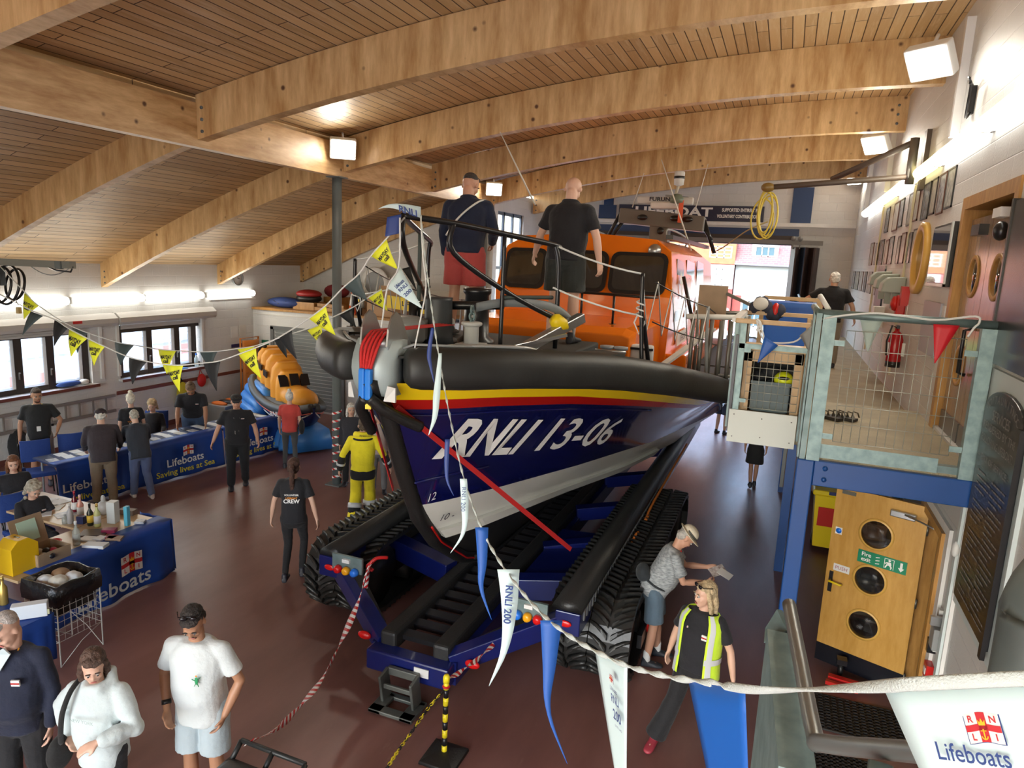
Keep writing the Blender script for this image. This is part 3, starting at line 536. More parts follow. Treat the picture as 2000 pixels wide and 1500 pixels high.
# pulpit and guard rails
def rail(pts, r=.022, name='guard_rail', mt=BLKM, n=6, parent=boat): return MB().tube(smooth_path(pts, n), r, 8).build(name, mt, parent)
def gz(y): return fend_z(y)+.12
AP = Vector((BX-.02, 5.34, 4.71))
for sd in (1, -1):
    ey = 6.75 if sd > 0 else 7.3; e1 = Vector((BX+sd*(.90 if sd > 0 else .80), ey, 4.54)); q1 = AP.lerp(e1, .28)+Vector((sd*.03, 0, .015)); q2 = AP.lerp(e1, .62)+Vector((sd*.02, 0, .01)); e0 = e1+Vector((sd*.04, .05, -1.04))
    rail([AP, q1, q2, e1, e1+Vector((sd*.03, .05, -.05))], .027, 'pulpit_rail'); rail([e1, e1+Vector((sd*.04, .03, -.25)), e0], .025, 'pulpit_leg')
    rail([q1 if sd > 0 else AP, (q1 if sd > 0 else AP)+Vector((0, .02, -.26)), e1.lerp(q1, .45)+Vector((0, 0, -.55)), e1+Vector((sd*.02, .0, -.72))], .026, 'pulpit_brace')
    rail([q2, Vector((q2.x, q2.y, gz(q2.y)))], .022, 'stanchion', mat('bar_wrapped', (.04, .055, .05), .6) if sd < 0 else BLKM); rail([Vector((q2.x, q2.y, 4.02)), e1+Vector((0, 0, -.52))], .02, 'boarding_bar', mat('bar_wrapped', (.04, .055, .05), .6))
    for y, w in ((7.15, 1.78), (9.2, 2.25), (11.4, 2.38), (13.5, 2.4), (15.6, 2.4)):
        b = Vector((BX+sd*(w), y, fend_z(y)+.14)); rail([b, b+Vector((-sd*.04, .0, .5)), b+Vector((-sd*.06, 0, .92))], .022, 'stanchion', BLKM if y < 8 else GREY)
        if y < 8: rail([b+Vector((sd*.02, .3, -.05)), b+Vector((-.02*sd, .1, .35)), b+Vector((-sd*.05, 0, .55))], .024, 'stanchion_brace')
    top = [Vector((BX+sd*(w-.06), y, fend_z(y)+1.05)) for y, w in ((7.15, 1.78), (9.2, 2.25), (11.4, 2.38), (13.5, 2.4), (15.6, 2.4))]
    for k, h in enumerate((0, -.42)):
        rp = [e1+Vector((0, 0, h))]+[t+Vector((0, 0, h)) for t in top]
        out = []
        for a, b in zip(rp, rp[1:]): out += catenary(a, b, .03, 6)
        MB().tube(out[:8], .010, 6).build('white_guard_rope', WROPE, boat); MB().tube(out[8:], .008, 5).build('guard_wire', BLKM, boat)
    # lashings round the stanchion and zig-zag net line
    s0 = top[0]; 
    MB().tube([s0+Vector((.035*cos(a), .035*sin(a), -.25-.01*a)) for a in [i*.5 for i in range(40)]], .009, 5).tube([s0+Vector((0, .04, -.35)), s0+Vector((.05, .05, -.5)), s0+Vector((0, .05, -.62)), s0+Vector((-.06, .05, -.5)), s0+Vector((0, .04, -.35))], .009, 5).build('rope_lashing', WROPE, boat)
    zz = [];
    for i in range(11): t = i/10; a = top[0].lerp(top[1], t); zz.append(a+Vector((0, 0, -.0 if i % 2 == 0 else -.55)))
    MB().tube(zz, .007, 5).build('net_line', WROPE, boat)
# foredeck fittings
cap = MB(); c = Vector((-3.02, 6.72, gz(6.7))); cap.lathe([(.20, 0), (.20, .08), (.14, .12), (.125, .55), (.15, .58), (.15, .62), (.02, .63)], c, 20).build('windlass_drum', BLKM, boat)
c2 = Vector((-3.28, 6.35, gz(6.4))); MB().lathe([(.17, 0), (.15, .1), (.14, .45), (.145, .48), (.02, .485)], c2, 20).build('windlass_drum', mat('drum_grey', (.05, .055, .06), .45), boat)
MB().cyl((-3.62, 6.45, 3.86), (-2.65, 6.55, 3.92), .045, 14).cyl((-3.6, 6.4, 3.56), (-3.6, 6.4, 3.9), .05, 12).build('windlass_shaft', BLKM, boat)
MB().lathe([(.13, 0), (.16, .03), (.16, .2), (.1, .26), (.02, .27)], (-3.42, 6.0, gz(6)), 16).box((-3.42, 6.2, gz(6)+.12), (.2, .3, .2)).build('windlass_motor', GREY, boat, bevel=.01)
m = MB().lathe([(.07, 0), (.07, .22), (.10, .23), (.10, .26), (.02, .265)], (-2.72, 5.95, gz(6)), 16); m.box((-2.72, 5.95, gz(6)+.03), (.24, .24, .06)); m.build('deck_bollard', mat('bollard_white', (.55, .56, .55), .45), boat, bevel=.01)
for i in range(5):
    z = 3.90-.06*i; a = Vector((-2.72, 5.95, z)); ch = MB(); ch.tube([a+Vector(((.026 if i % 2 else 0)*cos(t), (0 if i % 2 else .026)*cos(t), .04*sin(t))) for t in [k*pi/5 for k in range(10)]], .011, 6, closed=True); ch.build('chain_link', GALV, boat)
# folding crane arm (curved grey) lying over the foredeck, with yellow cap
pp = [(-2.72, 6.05, 3.92), (-2.5, 6.3, 3.97), (-2.2, 6.7, 3.93), (-2.05, 6.95, 3.78), (-2.02, 7.0, 3.6)]
pts = smooth_path(pp, 6); m = MB(); m.rings([[p+Vector((0, -.02, .042)), p+Vector((0, .02, .042)), p+Vector((0, .02, -.042)), p+Vector((0, -.02, -.042))] for p in pts]); m.build('curved_arm', mat('arm_grey', (.20, .22, .23), .5), boat)
m = MB().beam((-2.28, 6.25, 3.55), (-1.95, 7.0, 3.82), .10, .10); m.build('anchor_shank', STEEL, boat, bevel=.01)
m = MB().lathe([(.02, 0), (.07, .06), (.075, .16), (.05, .2)], (-2.02, 6.75, 3.72), 12, Euler((R(60), 0, R(-50))).to_matrix()); m.build('yellow_cover', YELM, boat)
m = MB().beam((-2.5, 6.0, 3.52), (-1.95, 6.5, 3.68), .03, .03).beam((-2.42, 6.1, 3.5), (-2.1, 6.3, 3.52), .2, .02); m.build('anchor_fluke', STEEL, boat)
for x, y in ((-2.28, 7.62), (-2.45, 5.85), (-3.75, 6.0)):
    if y > 7: continue
for sd, y, w in ((1, 6.9, 1.5), (-1, 6.9, 1.5)):
    c = Vector((BX+sd*w, y, gz(y))); MB().cyl(c+Vector((-.16, 0, .1)), c+Vector((.16, 0, .1)), .016, 8).cyl(c+Vector((-.06, 0, 0)), c+Vector((-.06, 0, .1)), .016, 8).cyl(c+Vector((.06, 0, 0)), c+Vector((.06, 0, .1)), .016, 8).build('mooring_cleat', STEEL, boat)
for p in ((1185, 690), (1212, 690), (822, 640), (843, 640)):
    c = P(*p, y=8.0 if p[0] > 1000 else 7.2); c.z = min(c.z, gz(8)+.0) if p[0] > 1000 else gz(7.2); MB().lathe([(.055, -.1), (.055, .19), (.085, .2), (.085, .23), (.03, .235)], c, 14).build('mooring_post', mat('post_grey', (.33, .34, .35), .4), boat)
m = MB().box((-2.25, 7.9, gz(7.9)+.01), (.9, .5, .04)).build('deck_hatch', mat('hatch_grey', (.12, .12, .12), .5), boat, bevel=.01)
MB().tube(smooth_path([(BX+.35, 5.45, 3.6), (BX+.6, 5.35, 3.64), (BX+.98, 5.65, 3.63), (BX+1.05, 5.9, 3.58)], 6), .018, 8).build('deck_grab_rail', mat('rail_grey', (.45, .46, .46), .3, .6), boat)
# coachroof
def octo(y, hw, z0, z1, c=.18): return [Vector((BX-hw, y, z0)), Vector((BX+hw, y, z0)), Vector((BX+hw, y, z1-c*.35)), Vector((BX+hw-c, y, z1)), Vector((BX-hw+c, y, z1)), Vector((BX-hw, y, z1-c*.35))]
MB().rings([octo(9.15, 1.22, 2.85, 3.47, .1), octo(9.4, 1.28, 2.85, 3.53, .14), octo(11.3, 1.35, 2.75, 3.56, .14)]); m = MB().rings([octo(9.15, 1.22, 2.85, 3.45, .1), octo(9.3, 1.28, 2.85, 3.53, .14), octo(11.3, 1.35, 2.75, 3.56, .14)]); m.sm = [False]*len(m.sm); m.build('coachroof', ORG, boat, bevel=.02)
for x0, x1, y in ((-3.05, -1.9, 9.9),):
    m = MB().tube(smooth_path([(-3.3, 9.95, 3.95), (-2.2, 9.7, 3.95), (-1.82, 9.75, 3.94), (-1.75, 10.3, 3.92)], 5), .02, 8).build('coachroof_rail', BLKM, boat)
    for x, yy in ((-3.25, 9.93), (-2.75, 9.82), (-2.25, 9.71), (-1.85, 9.75)):
        MB().cyl((x, yy, 3.53), (x, yy, 3.94), .018, 8).cyl((x, yy, 3.525), (x, yy, 3.54), .05, 10).build('rail_post', BLKM, boat)
# deck box and slotted life-raft case beside the stanchion
MB().box((-1.72, 9.28, 3.12), (.30, .16, .42)).build('liferaft_case', WHITE, boat, bevel=.03)
MB().box((-1.72, 9.2, 3.1), (.32, .02, .03)).box((-1.72, 9.2, 3.28), (.32, .02, .03)).build('case_strap', BLKM, boat)
# wheelhouse
pf = [(-1.43, 2.7), (-1.47, 3.9), (-1.38, 4.60), (-1.12, 4.78), (0, 4.86), (1.12, 4.78), (1.38, 4.60), (1.47, 3.9), (1.43, 2.7)]
def fy(z): return 10.9+max(0, z-3.9)*.30
rr = []
for k, y in enumerate((0, .12, 2.3, 4.6, 6.4)):
    rr.append([Vector((BX+x*(1 if y < 4 else .97), (fy(z)+(.10 if z > 4.7 else 0) if k == 0 else 10.9+y+max(0, z-3.9)*.30), z-(.12 if y > 5 and z > 4.5 else 0))) for x, z in pf])
m = MB().rings(rr); m.sm = [False]*len(m.sm); wh = m.build('wheelhouse', ORG, boat, bevel=.03)
def rrect(w, h, r, n=5):
    o = []
    for cx, cy, a in ((w/2-r, h/2-r, 0), (-w/2+r, h/2-r, 90), (-w/2+r, -h/2+r, 180), (w/2-r, -h/2+r, 270)):
        o += [(cx+r*cos(R(a+90*k/n)), cy+r*sin(R(a+90*k/n))) for k in range(n+1)]
    return o
up = Vector((0, .287, .958))
for x, w in ((BX-.98, .62), (BX-.06, .84), (BX+.90, .80)):
    c = Vector((x, fy(4.24)-.005, 4.24)); nn = Vector((0, -.958, .287))
    MB().prism([c+Vector((1, 0, 0))*a+up*b for a, b in rrect(w+.10, .68, .13)], nn*.02).build('window_frame', BLKM, wh)
    MB().prism([c+nn*.005+Vector((1, 0, 0))*a+up*b for a, b in rrect(w-.02, .56, .10)], nn*.022).build('window_glass', DGLASS, wh)
    MB().beam(c+nn*.04+Vector((-.1, 0, -.25)), c+nn*.04+Vector((.12, .08, .12)), .015, .01).build('wiper', BLKM, wh)
SGL = mat('side_window_grey', (.20, .19, .19), .1)
for sd in (1, -1):
    for y0, y1 in ((11.35, 12.25), (12.5, 13.7), (14.0, 15.2)):
        poly = [(y0+.04, 3.5), (y1, 3.5), (y1+.1, 4.45), (y0+.25, 4.5)]
        def sx(z): return interp([2.7, 3.9, 4.6], [1.43, 1.47, 1.38], z)
        w = MB().prism([(BX+sd*(sx(z)+.004), y, z) for y, z in poly], (sd*.012, 0, 0)).build('side_window', SGL if y0 < 12 else DGLASS, wh)
        if y0 < 12 and sd > 0:
            x = BX+1.49; q = MB(); q.add([(x-.035, 11.82, 4.32), (x-.035, 12.0, 4.1), (x-.022, 11.88, 4.1), (x-.02, 11.88, 3.85), (x-.02, 11.76, 3.85), (x-.022, 11.76, 4.1), (x-.035, 11.64, 4.1)], [(0, 1, 2, 5, 6), (2, 3, 4, 5)], False)
            for i in range(len(q.v)): q.v[i].x = BX+sx(q.v[i].z)+.03
            q.build('arrow_mark', TXTW, w)
m = MB(); text_on(m, 'LIFEBOAT', (BX+1.50, 12.35, 3.17), (0, 1, 0), (0, 0, 1), .16); m.build('name_lettering', TXTK, wh)
MB().bx((BX+1.462, 11.8, 3.06), (BX+1.485, 13.0, 3.28)).build('name_board', WHITE, wh)
MB().bx((BX+1.2, 11.5, 4.80), (BX+1.32, 17, 4.87)).build('roof_gutter', BLKM, wh)
# lower side casing in shinier orange and grey side deck
m = MB().bx((BX+1.38, 11.0, 2.66), (BX+1.75, 16.8, 3.02)); m.build('side_casing', ORG, boat, bevel=.03)
m = MB().bx((BX-1.75, 11.0, 2.66), (BX-1.38, 16.8, 3.02)); m.build('side_casing', ORG, boat, bevel=.03)
MB().lathe([(.02, 0), (.10, .03), (.11, .10), (.1, .16), (.02, .18)], P(1282, 483, y=11.3)+Vector((0, 0, -.06)), 14, Euler((R(90), 0, 0)).to_matrix()).build('searchlight', STEEL, wh)
MB().lathe([(.02, 0), (.08, .03), (.09, .10), (.02, .14)], P(1058, 468, y=11.3)+Vector((0, 0, -.04)), 14, Euler((R(90), 0, 0)).to_matrix()).build('searchlight', STEEL, wh)
# radar arch
AG = mat('arch_grey', (.16, .15, .14), .45); YR = 16.9
def PA(px, py, dy=0): return P(px, py, y=YR+dy)
a, b = PA(1213, 408), PA(1378, 425); m = MB(); hgt = .33
m.rings([[p+Vector((0, -.25, -hgt)), p+Vector((0, .3, -hgt)), p+Vector((0, .25, 0)), p+Vector((0, -.15, 0.02))] for p in (a, a.lerp(b, .5), b)]); m.sm = [False]*len(m.sm); ar = m.build('radar_arch', AG, boat, bevel=.03)
cl = PA(1290, 440); m = MB().bx((cl.x-.22, YR-.2, 4.7), (cl.x+.22, YR+.2, cl.z+.05)); m.build('arch_leg', AG, ar, bevel=.03)
for q in ((1259, 426), (1322, 428), (1346, 430)):
    c = PA(*q)+Vector((0, -.26, 0)); MB().lathe([(.01, 0), (.12, 0), (.12, .02), (.01, .025)], c, 18, Euler((R(90), 0, 0)).to_matrix()@Matrix.Diagonal((1, .55, 1))).build('arch_vent', BLKM, ar)
c = PA(1293, 452)+Vector((0, -.22, 0)); MB().lathe([(.01, 0), (.08, 0), (.08, .02), (.01, .025)], c, 18, Euler((R(90), 0, 0)).to_matrix()).build('arch_vent', BLKM, ar)
for s, e in (((1215, 412), (1183, 470)), ((1222, 425), (1190, 470)), ((1375, 430), (1395, 495)), ((1372, 440), (1390, 470))):
    MB().tube([PA(*s), PA(*e)], .045, 8).build('arch_strut', BLKM, ar)
c = PA(1302, 402); MB().box(c, (.7, .4, .16)).build('radar_gearbox', WHITE, ar, bevel=.04); d_ = PA(1300, 394)
MB().box(PA(1299, 392), (1.3, .14, .17), rz=.06).build('radar_scanner', mat('radar_white', (.60, .60, .58), .4), ar, bevel=.03)
m = MB(); text_on(m, 'FURUNO', PA(1295, 390)+Vector((0, -.085, 0)), (1, .06, 0), (0, 0, 1), .12, fit=.6, bold=.03); m.build('scanner_lettering', TXTK, ar)
p0, p1, p2 = PA(1318, 384), PA(1326, 360), PA(1329, 334)
MB().tube([p0, p1], .035, 8).build('mast_pole', mat('pole_cream', (.55, .5, .4), .5), ar); MB().lathe([(.03, 0), (.11, .03), (.12, .16), (.12, .30), (.10, .33), (.02, .34)], p1-Vector((0, 0, .04)), 14).build('mast_light', WHITE, ar)
MB().lathe([(.121, 0), (.125, .01), (.125, .05), (.121, .06)], p1+Vector((0, 0, .12)), 14).build('light_band', BLKM, ar)
MB().beam(PA(1300, 382), PA(1345, 386), .06, .04).build('mast_crosstree', GREY, ar); MB().lathe([(.02, 0), (.15, .02), (.16, .1), (.1, .2), (.02, .22)], PA(1325, 400)+Vector((0, -.3, 0)), 14).build('dome_antenna', mat('dome_green', (.16, .20, .15), .4), ar)
MB().box(PA(1333, 415)+Vector((0, -.3, 0)), (.10, .08, .5), rz=.1).build('flag_roll', mat('flag_orange', (.7, .10, .03), .5), ar)
for s, e, r, y in (((1045, 400), (977, 258), .012, 9.5), ((1350, 490), (1292, 312), .014, 13.5), ((1235, 405), (1258, 338), .012, YR), ((1357, 412), (1383, 320), .012, YR)):
    MB().tube([P(*s, y=y), P(*e, y=y)], [r*1.3, r*.6], 6).build('whip_antenna', mat('whip_white', (.7, .68, .62), .5), boat)
MB().tube([P(1335, 540, y=11.6), P(1355, 640, y=11.6)], .03, 8).build('antenna_base', BLKM, boat)
MB().lathe([(.02, 0), (.05, 0), (.05, .1), (.02, .11)], P(1304, 402, y=YR), 10).build('gps_puck', WHITE, ar)
for x in (BX-.9, BX+.9): rail([(x, 13.5, 4.8), (x, 13.5, 5.05), (x, 16, 5.0), (x, 16, 4.75)], .02, 'roof_rail', GREY)
m = MB().bx((-4.9, 17.3, 2.6), (-1.3, 18.4, 3.4)); m.build('stern_casing', ORG, boat, bevel=.05)
# ================================================================ red strop over the bow roller + side straps
st = thing('red_lifting_strop', 'bundle of red webbing with blue sleeve hanging over the bow roller', 'strop', (BX, 4.9, 3.5))
RW = mat('red_webbing', (.62, .02, .02), .6, bump=.5, bscale=150); BW = mat('blue_sleeve', (.01, .20, .72), .5)
for i in range(5):
    x = BX-.075+.036*i; m = MB(); pts = smooth_path([(x+.1, 6.0, 3.74), (x, 5.1, 3.75), (x, 4.93, 3.735), (x-.01, 4.82, 3.62), (BX-.06+.02*i, 4.78, 3.44)], 5)
    m.rings([[p+Vector((-.017, 0, 0)), p+Vector((0, -.006, .006)), p+Vector((.017, 0, 0)), p+Vector((0, .006, -.006))] for p in pts]); m.build('webbing', RW, st)
for i in range(2): MB().box((BX-.045+.06*i, 4.775, 3.33), (.058, .05, .26)).build('sleeve', BW, st, bevel=.015)
MB().box((BX-.0, 4.80, 3.17), (.05, .03, .1), rz=.2).build('yellow_tag', YELM, st)
m = MB().tube(smooth_path([(BX+.02, 4.78, 3.22), (BX+.10, 4.86, 3.12), (BX+.2, 5.0, 3.02), (BX+.30, 5.15, 2.93)], 5), .05, 8); m.build('black_sleeve', BLACK, st); MB().tube(smooth_path([(BX-.02, 4.78, 3.22), (BX-.10, 4.84, 3.12), (BX-.13, 4.95, 3.0), (BX-.16, 5.1, 2.85)], 5), .05, 8).build('black_sleeve', BLACK, st)
def flat(name, a, b, w, mt, parent=None, **k):
    a = Vector(a); b = Vector(b); d = (b-a).normalized(); n = d.cross(Vector((0, 0, 1))).normalized(); sd = n.cross(d); return MB().beam(a, b, .008, w).build(name, mt, parent, **k)
flat('hull_strap', P(775, 795, y=5.05), P(1115, 1073, z=1.1), .05, RW, st); flat('hull_strap', P(722, 790, y=5.1), P(768, 955, y=6.2), .05, RW, st)
# ================================================================ LAUNCH TRAILER ON RUBBER TRACKS
tl = thing('boat_trailer', 'dark blue launching trailer with black rubber bunks on crawler tracks under the lifeboat', 'trailer', (BX, 9, 0))
AX = 1.42
for sd in (1, -1):
    x = BX+sd*AX; a = MB().bx((x-.13, 6.2, .72), (x+.13, 16.5, .96)); sa = a.build('side_beam', TRB, tl, bevel=.01)
    MB().rings([[Vector((x-sd*.02+.16*cos(t)*1, y, .955+.13*sin(t))) for t in [pi*i/10 for i in range(11)]] for y in (6.22, 8.5, 12, 16.4)]).build('rubber_bunk', BLACK, sa)
    m = MB()
    for i in range(60): m.box((x+sd*.135, 6.35+i*.11, .90), (.012, .045, .12))
    m.build('lashing_holes', mat('hole_grey', (.25, .26, .27), .4), sa)
    # lights plate at the front
    lc = P(1032, 1196, y=6.02) if sd > 0 else P(676, 1106, y=6.02); pl = MB().box(lc+Vector((0, .03, .02)), (.38, .03, .18)).build('lamp_plate', GALV, tl)
    for k, c in enumerate(((.02, .18, .75), (.85, .38, .01), (.65, .01, .01))):
        cx = lc.x+sd*(-.11+.105*k); MB().lathe([(.01, 0), (.036, .004), (.042, .02), (.047, .035), (.047, .06)], (cx, 5.97, lc.z-.05), 16, Euler((R(-90), 0, 0)).to_matrix()).build('signal_lamp', mat('lamp_%d' % k, c, .25), pl)
    MB().box(lc+Vector((0, 0, .06)), (.09, .03, .04)).build('number_lamp', WHITE, pl); MB().ell((x-sd*.02, 6.19, .84), (.07, .015, .035)).build('reflector', mat('lamp_2', (0, 0, 0)), sa)
    # V struts down to the nose
    MB().beam((x-sd*.1, 6.3, .80), (BX+sd*.38, 5.72, .42), .16, .2).build('nose_strut', TRB, tl, bevel=.01)
    MB().beam((x-sd*.15, 6.38, .92), (BX+sd*.5, 5.85, .55), .10, .02).build('strut_rubber', BLACK, tl)
    MB().beam((x, 7.55, .62), (BX+sd*.4, 7.3, .52), .22, .26).build('cross_member', TRB, tl, bevel=.01)
    for y in (9.0, 10.6, 12.4, 14.5): MB().beam((x, y, .62), (BX+sd*.4, y-.5, .5), .2, .2).build('cross_member', TRB, tl, bevel=.01)
    MB().add([(x, 7.4, .6), (x, 9.2, .6), (BX+sd*.45, 9.2, .55), (BX+sd*.45, 7.4, .55)], [(0, 1, 2, 3)], False).build('web_plate', TRB, tl, solid=.02)
    # keel runners with ladder rollers between
    m = MB(); m.bx((BX+sd*.30-.09, 5.65, .40), (BX+sd*.30+.09, 16, .60)); m.build('keel_runner', mat('runner_black', (.02, .02, .02), .55, bump=.2), tl, bevel=.03)
    MB().bx((BX+sd*.44-.04, 5.65, .22), (BX+sd*.44+.04, 16, .46)).build('spine_beam', TRB, tl)
for i in range(26):
    y = 5.85+i*.24; MB().box((BX, y, .50), (.42, .10, .06), Matrix.Rotation(.2, 3, 'X')).build('ladder_rung', mat('rung_dark', (.035, .035, .04), .3, .5), tl)
MB().bx((BX-.46, 5.5, .24), (BX+.46, 5.68, .46)).build('nose_beam', TRB, tl, bevel=.02); MB().box((BX+.18, 5.49, .37), (.16, .01, .09)).build('data_plate', WHITE, tl)
for sd in (-1, 1): MB().ell((BX+sd*.62, 5.72, .45), (.08, .03, .045)).build('reflector', mat('lamp_2', (0, 0, 0)), tl)
# towing bracket
hb = MB(); hb.box((BX-.17, 5.40, .18), (.03, .16, .36), Matrix.Rotation(.2, 3, 'X')).box((BX+.17, 5.40, .18), (.03, .16, .36), Matrix.Rotation(.2, 3, 'X')).box((BX, 5.46, .33), (.34, .05, .08)); hb.box((BX, 5.36, .22), (.32, .03, .05))
for a, b, c, d in ((-.24, 5.2, .24, 5.3), (-.24, 5.2, -.1, 5.5), (.1, 5.2, .24, 5.5), (-.24, 5.45, .24, 5.52)): hb.bx((BX+a, b, .012), (BX+c, d, .05))
hb.build('towing_bracket', mat('bracket_steel', (.13, .14, .13), .5, .5, var=.3), tl, bevel=.008)
# crawler tracks: two belts a side, chevron lugs
def track(x0, x1, sgn):
    u = MB(); y0, y1, rz, rf = 6.95, 10.6, .44, .40; cz = .46
    N = 64; L_ = []
    def loop(t):
        per = [(y1-y0), pi*rz, (y1-y0), pi*rz]; s = t*sum(per)
        if s < per[0]: return Vector((0, y1-s, cz+rz)), Vector((0, 0, 1)), Vector((0, -1, 0))
        s -= per[0]
        if s < per[1]: a = s/rz; return Vector((0, y0-sin(a)*rz, cz+cos(a)*rz)), Vector((0, -sin(a), cos(a))), Vector((0, -cos(a), -sin(a)))
        s -= per[1]
        if s < per[2]: return Vector((0, y0+s, cz-rz)), Vector((0, 0, -1)), Vector((0, 1, 0))
        s -= per[2]; a = s/rz; return Vector((0, y1+sin(a)*rz, cz-cos(a)*rz)), Vector((0, sin(a), -cos(a))), Vector((0, cos(a), sin(a)))
    rings = []
    for i in range(N): p, n, d = loop(i/N); rings.append([p+Vector((x0, 0, 0)), p+Vector((x1, 0, 0)), p+Vector((x1, 0, 0))-n*.05, p+Vector((x0, 0, 0))-n*.05])
    u.rings(rings, closed=True); u.sm = [False]*len(u.sm); K = 84; xm = (x0+x1)/2
    for i in range(K):
        for xa, xb in ((x0, xm-.02), (x1, xm+.02)):
            pts = []
            for k in range(4):
                t = (i/K+.012*(k/3)**1.4) % 1; p, n, d = loop(t); xx = xa+(xb-xa)*k/3; h = .05*(.6+.4*k/3); w = .018+.006*k
                pts.append([p+Vector((xx, 0, 0))-d*w-n*.005, p+Vector((xx, 0, 0))-d*w*.6+n*h, p+Vector((xx, 0, 0))+d*w*.6+n*h, p+Vector((xx, 0, 0))+d*w-n*.005])
            u.rings(pts); u.sm[-5:] = [False]*5
    return u
TRK = mat('track_rubber', (.022, .022, .021), .38, var=.3, bump=.1, bscale=40)
for sd in (1, -1):
    ctr = BX+sd*1.56; tr = track(ctr-.44, ctr+.0-.005, sd).build('track_belt', TRK, tl); tr2 = track(ctr+.005, ctr+.44, sd).build('track_belt', TRK, tl)
    fr = MB().bx((ctr-.3, 7.0, .3), (ctr+.3, 10.6, .62)); fr.build('track_frame', BLKM, tr)
    for y in (6.95, 10.6): MB().cyl((ctr-.35, y, .46), (ctr+.35, y, .46), .38, 24).build('drive_wheel', mat('wheel_black', (.03, .03, .03), .4), tr)
    for y in (7.75, 8.5, 9.2, 9.9): MB().cyl((ctr-.32, y, .2), (ctr+.32, y, .2), .13, 16).build('bogie_wheel', mat('wheel_black', (0, 0, 0)), tr)
    MB().bx((ctr+sd*.452, 6.9, .35), (ctr+sd*.50, 8.6, .50)).build('side_guard', BLKM, tr)
    MB().lathe([(.01, 0), (.1, .01), (.11, .05), (.01, .06)], (ctr+sd*.46, 7.3, .46), 14, Euler((0, R(90*sd), 0)).to_matrix()).build('hub_cap', REDM, tr)
# orange lashing on the right arm
t = thing('orange_ratchet_strap', 'bright orange ratchet strap tied along the right trailer beam', 'strap', (BX+AX+.16, 9, .9)); x = BX+AX+.19
MB().tube(smooth_path([(x, 8.0, .80), (x, 8.6, .92), (x+.02, 9.0, .86), (x, 9.6, .94), (x, 11, .96), (x, 13.5, .98)], 8), .018, 6).build('webbing', mat('orange_webbing', (.8, .22, .02), .6), t); MB().box((x+.02, 9.3, .90), (.04, .22, .07)).build('ratchet', mat('orange_webbing', (0, 0, 0)), t)
# ================================================================ OUTSIDE THE STREET DOORS
MB().bx((-60, YE+.3, -.1), (60, 90, -.02)).build('street', mat('street_tarmac', (.13, .13, .13), .8, var=.1), kind='structure'); bpy.data.objects['street'].name = 'ground_street'
MB().bx((-60, -60, -.12), (-14.2, YE+.3, -.04)).build('ground_promenade', mat('promenade_concrete', (.24, .25, .25), .8, var=.1, vscale=.6), kind='structure')
MB().bx((-14.2, -60, -.12), (10, -8, -.04)).build('ground_slipway', mat('slipway_concrete', (.5, .48, .45), .8), kind='structure')
HB = mat('house_brick', (.20, .035, .028), .8, var=.1); HR = mat('render_white', (.34, .37, .37), .7); HG = mat('gable_orange', (.28, .10, .045), .8, var=.1)
def m_tiles():
    m = bpy.data.materials.new('roof_tiles'); m.use_nodes = True; n = m.node_tree; b = n.nodes['Principled BSDF']; L = n.links.new; g = n.nodes.new('ShaderNodeNewGeometry'); sx = n.nodes.new('ShaderNodeSeparateXYZ'); L(g.outputs['Position'], sx.inputs[0])
    cb = n.nodes.new('ShaderNodeCombineXYZ'); L(sx.outputs[0], cb.inputs[0]); L(sx.outputs[2], cb.inputs[1]); br = n.nodes.new('ShaderNodeTexBrick'); br.inputs['Scale'].default_value = 1; br.inputs['Brick Width'].default_value = .3; br.inputs['Row Height'].default_value = .12; br.inputs['Mortar Size'].default_value = .02
    br.inputs['Color1'].default_value = (.20, .065, .06, 1); br.inputs['Color2'].default_value = (.16, .05, .05, 1); br.inputs['Mortar'].default_value = (.2, .09, .08, 1); L(cb.outputs[0], br.inputs['Vector']); L(br.outputs[0], b.inputs['Base Color']); return m
TIL = m_tiles(); Y0 = 45
def window(parent, x0, x1, z0, z1, y, nx=2, nz=1, WHITE=None):
    WHITE = mat('sash_white', (.40, .42, .42), .6)
    f = MB(); f.bx((x0, y-.06, z0), (x1, y, z0+.06)).bx((x0, y-.06, z1-.06), (x1, y, z1))
    for i in range(nx+1): xx = x0+(x1-x0)*i/nx; f.bx((xx-.035, y-.06, z0), (xx+.035, y, z1))
    for i in range(1, nz): zz = z0+(z1-z0)*i/nz; f.bx((x0, y-.06, zz-.025), (x1, y, zz+.025))
    w = f.build('window', WHITE, parent); MB().bx((x0, y-.02, z0), (x1, y-.01, z1)).build('pane', mat('house_pane', (.05, .09, .11), .1), w)
h = thing('terraced_house', 'white rendered house with pinkish tiled roof and dormer window across the street', 'house', (-1, Y0, 0))
MB().bx((-3.05, Y0, 0), (6, Y0+6, 4.65)).build('wall', HR, h); MB().prism([(-3.1, Y0-.5, 4.66), (-3.1, Y0+5, 9.6), (-3.1, Y0+9, 5)], (10, 0, 0)).build('roof', TIL, h)
MB().bx((-3.1, Y0-.55, 4.58), (6, Y0-.42, 4.70)).build('gutter', mat('gutter_dark', (.1, .1, .12), .5), h)
for a, b, c, d, nx, nz in ((-2.45, -.9, .9, 2.45, 4, 1), (-.35, 1.2, .9, 2.3, 3, 1)): window(h, a, b, c, d, Y0, nx, nz)
MB().bx((-.75, Y0-.03, .6), (-.4, Y0, 2.45)).build('brick_pier', HB, h); MB().bx((-3.05, Y0-.03, 1.5), (-2.55, Y0, 2.75)).build('brick_pier', HB, h)
MB().bx((-2.2, Y0+.1, 5.05), (-.7, Y0+2, 5.85)).build('dormer', WHITE, h); window(h, -2.0, -.9, 5.15, 5.75, Y0+.1, 3, 1)
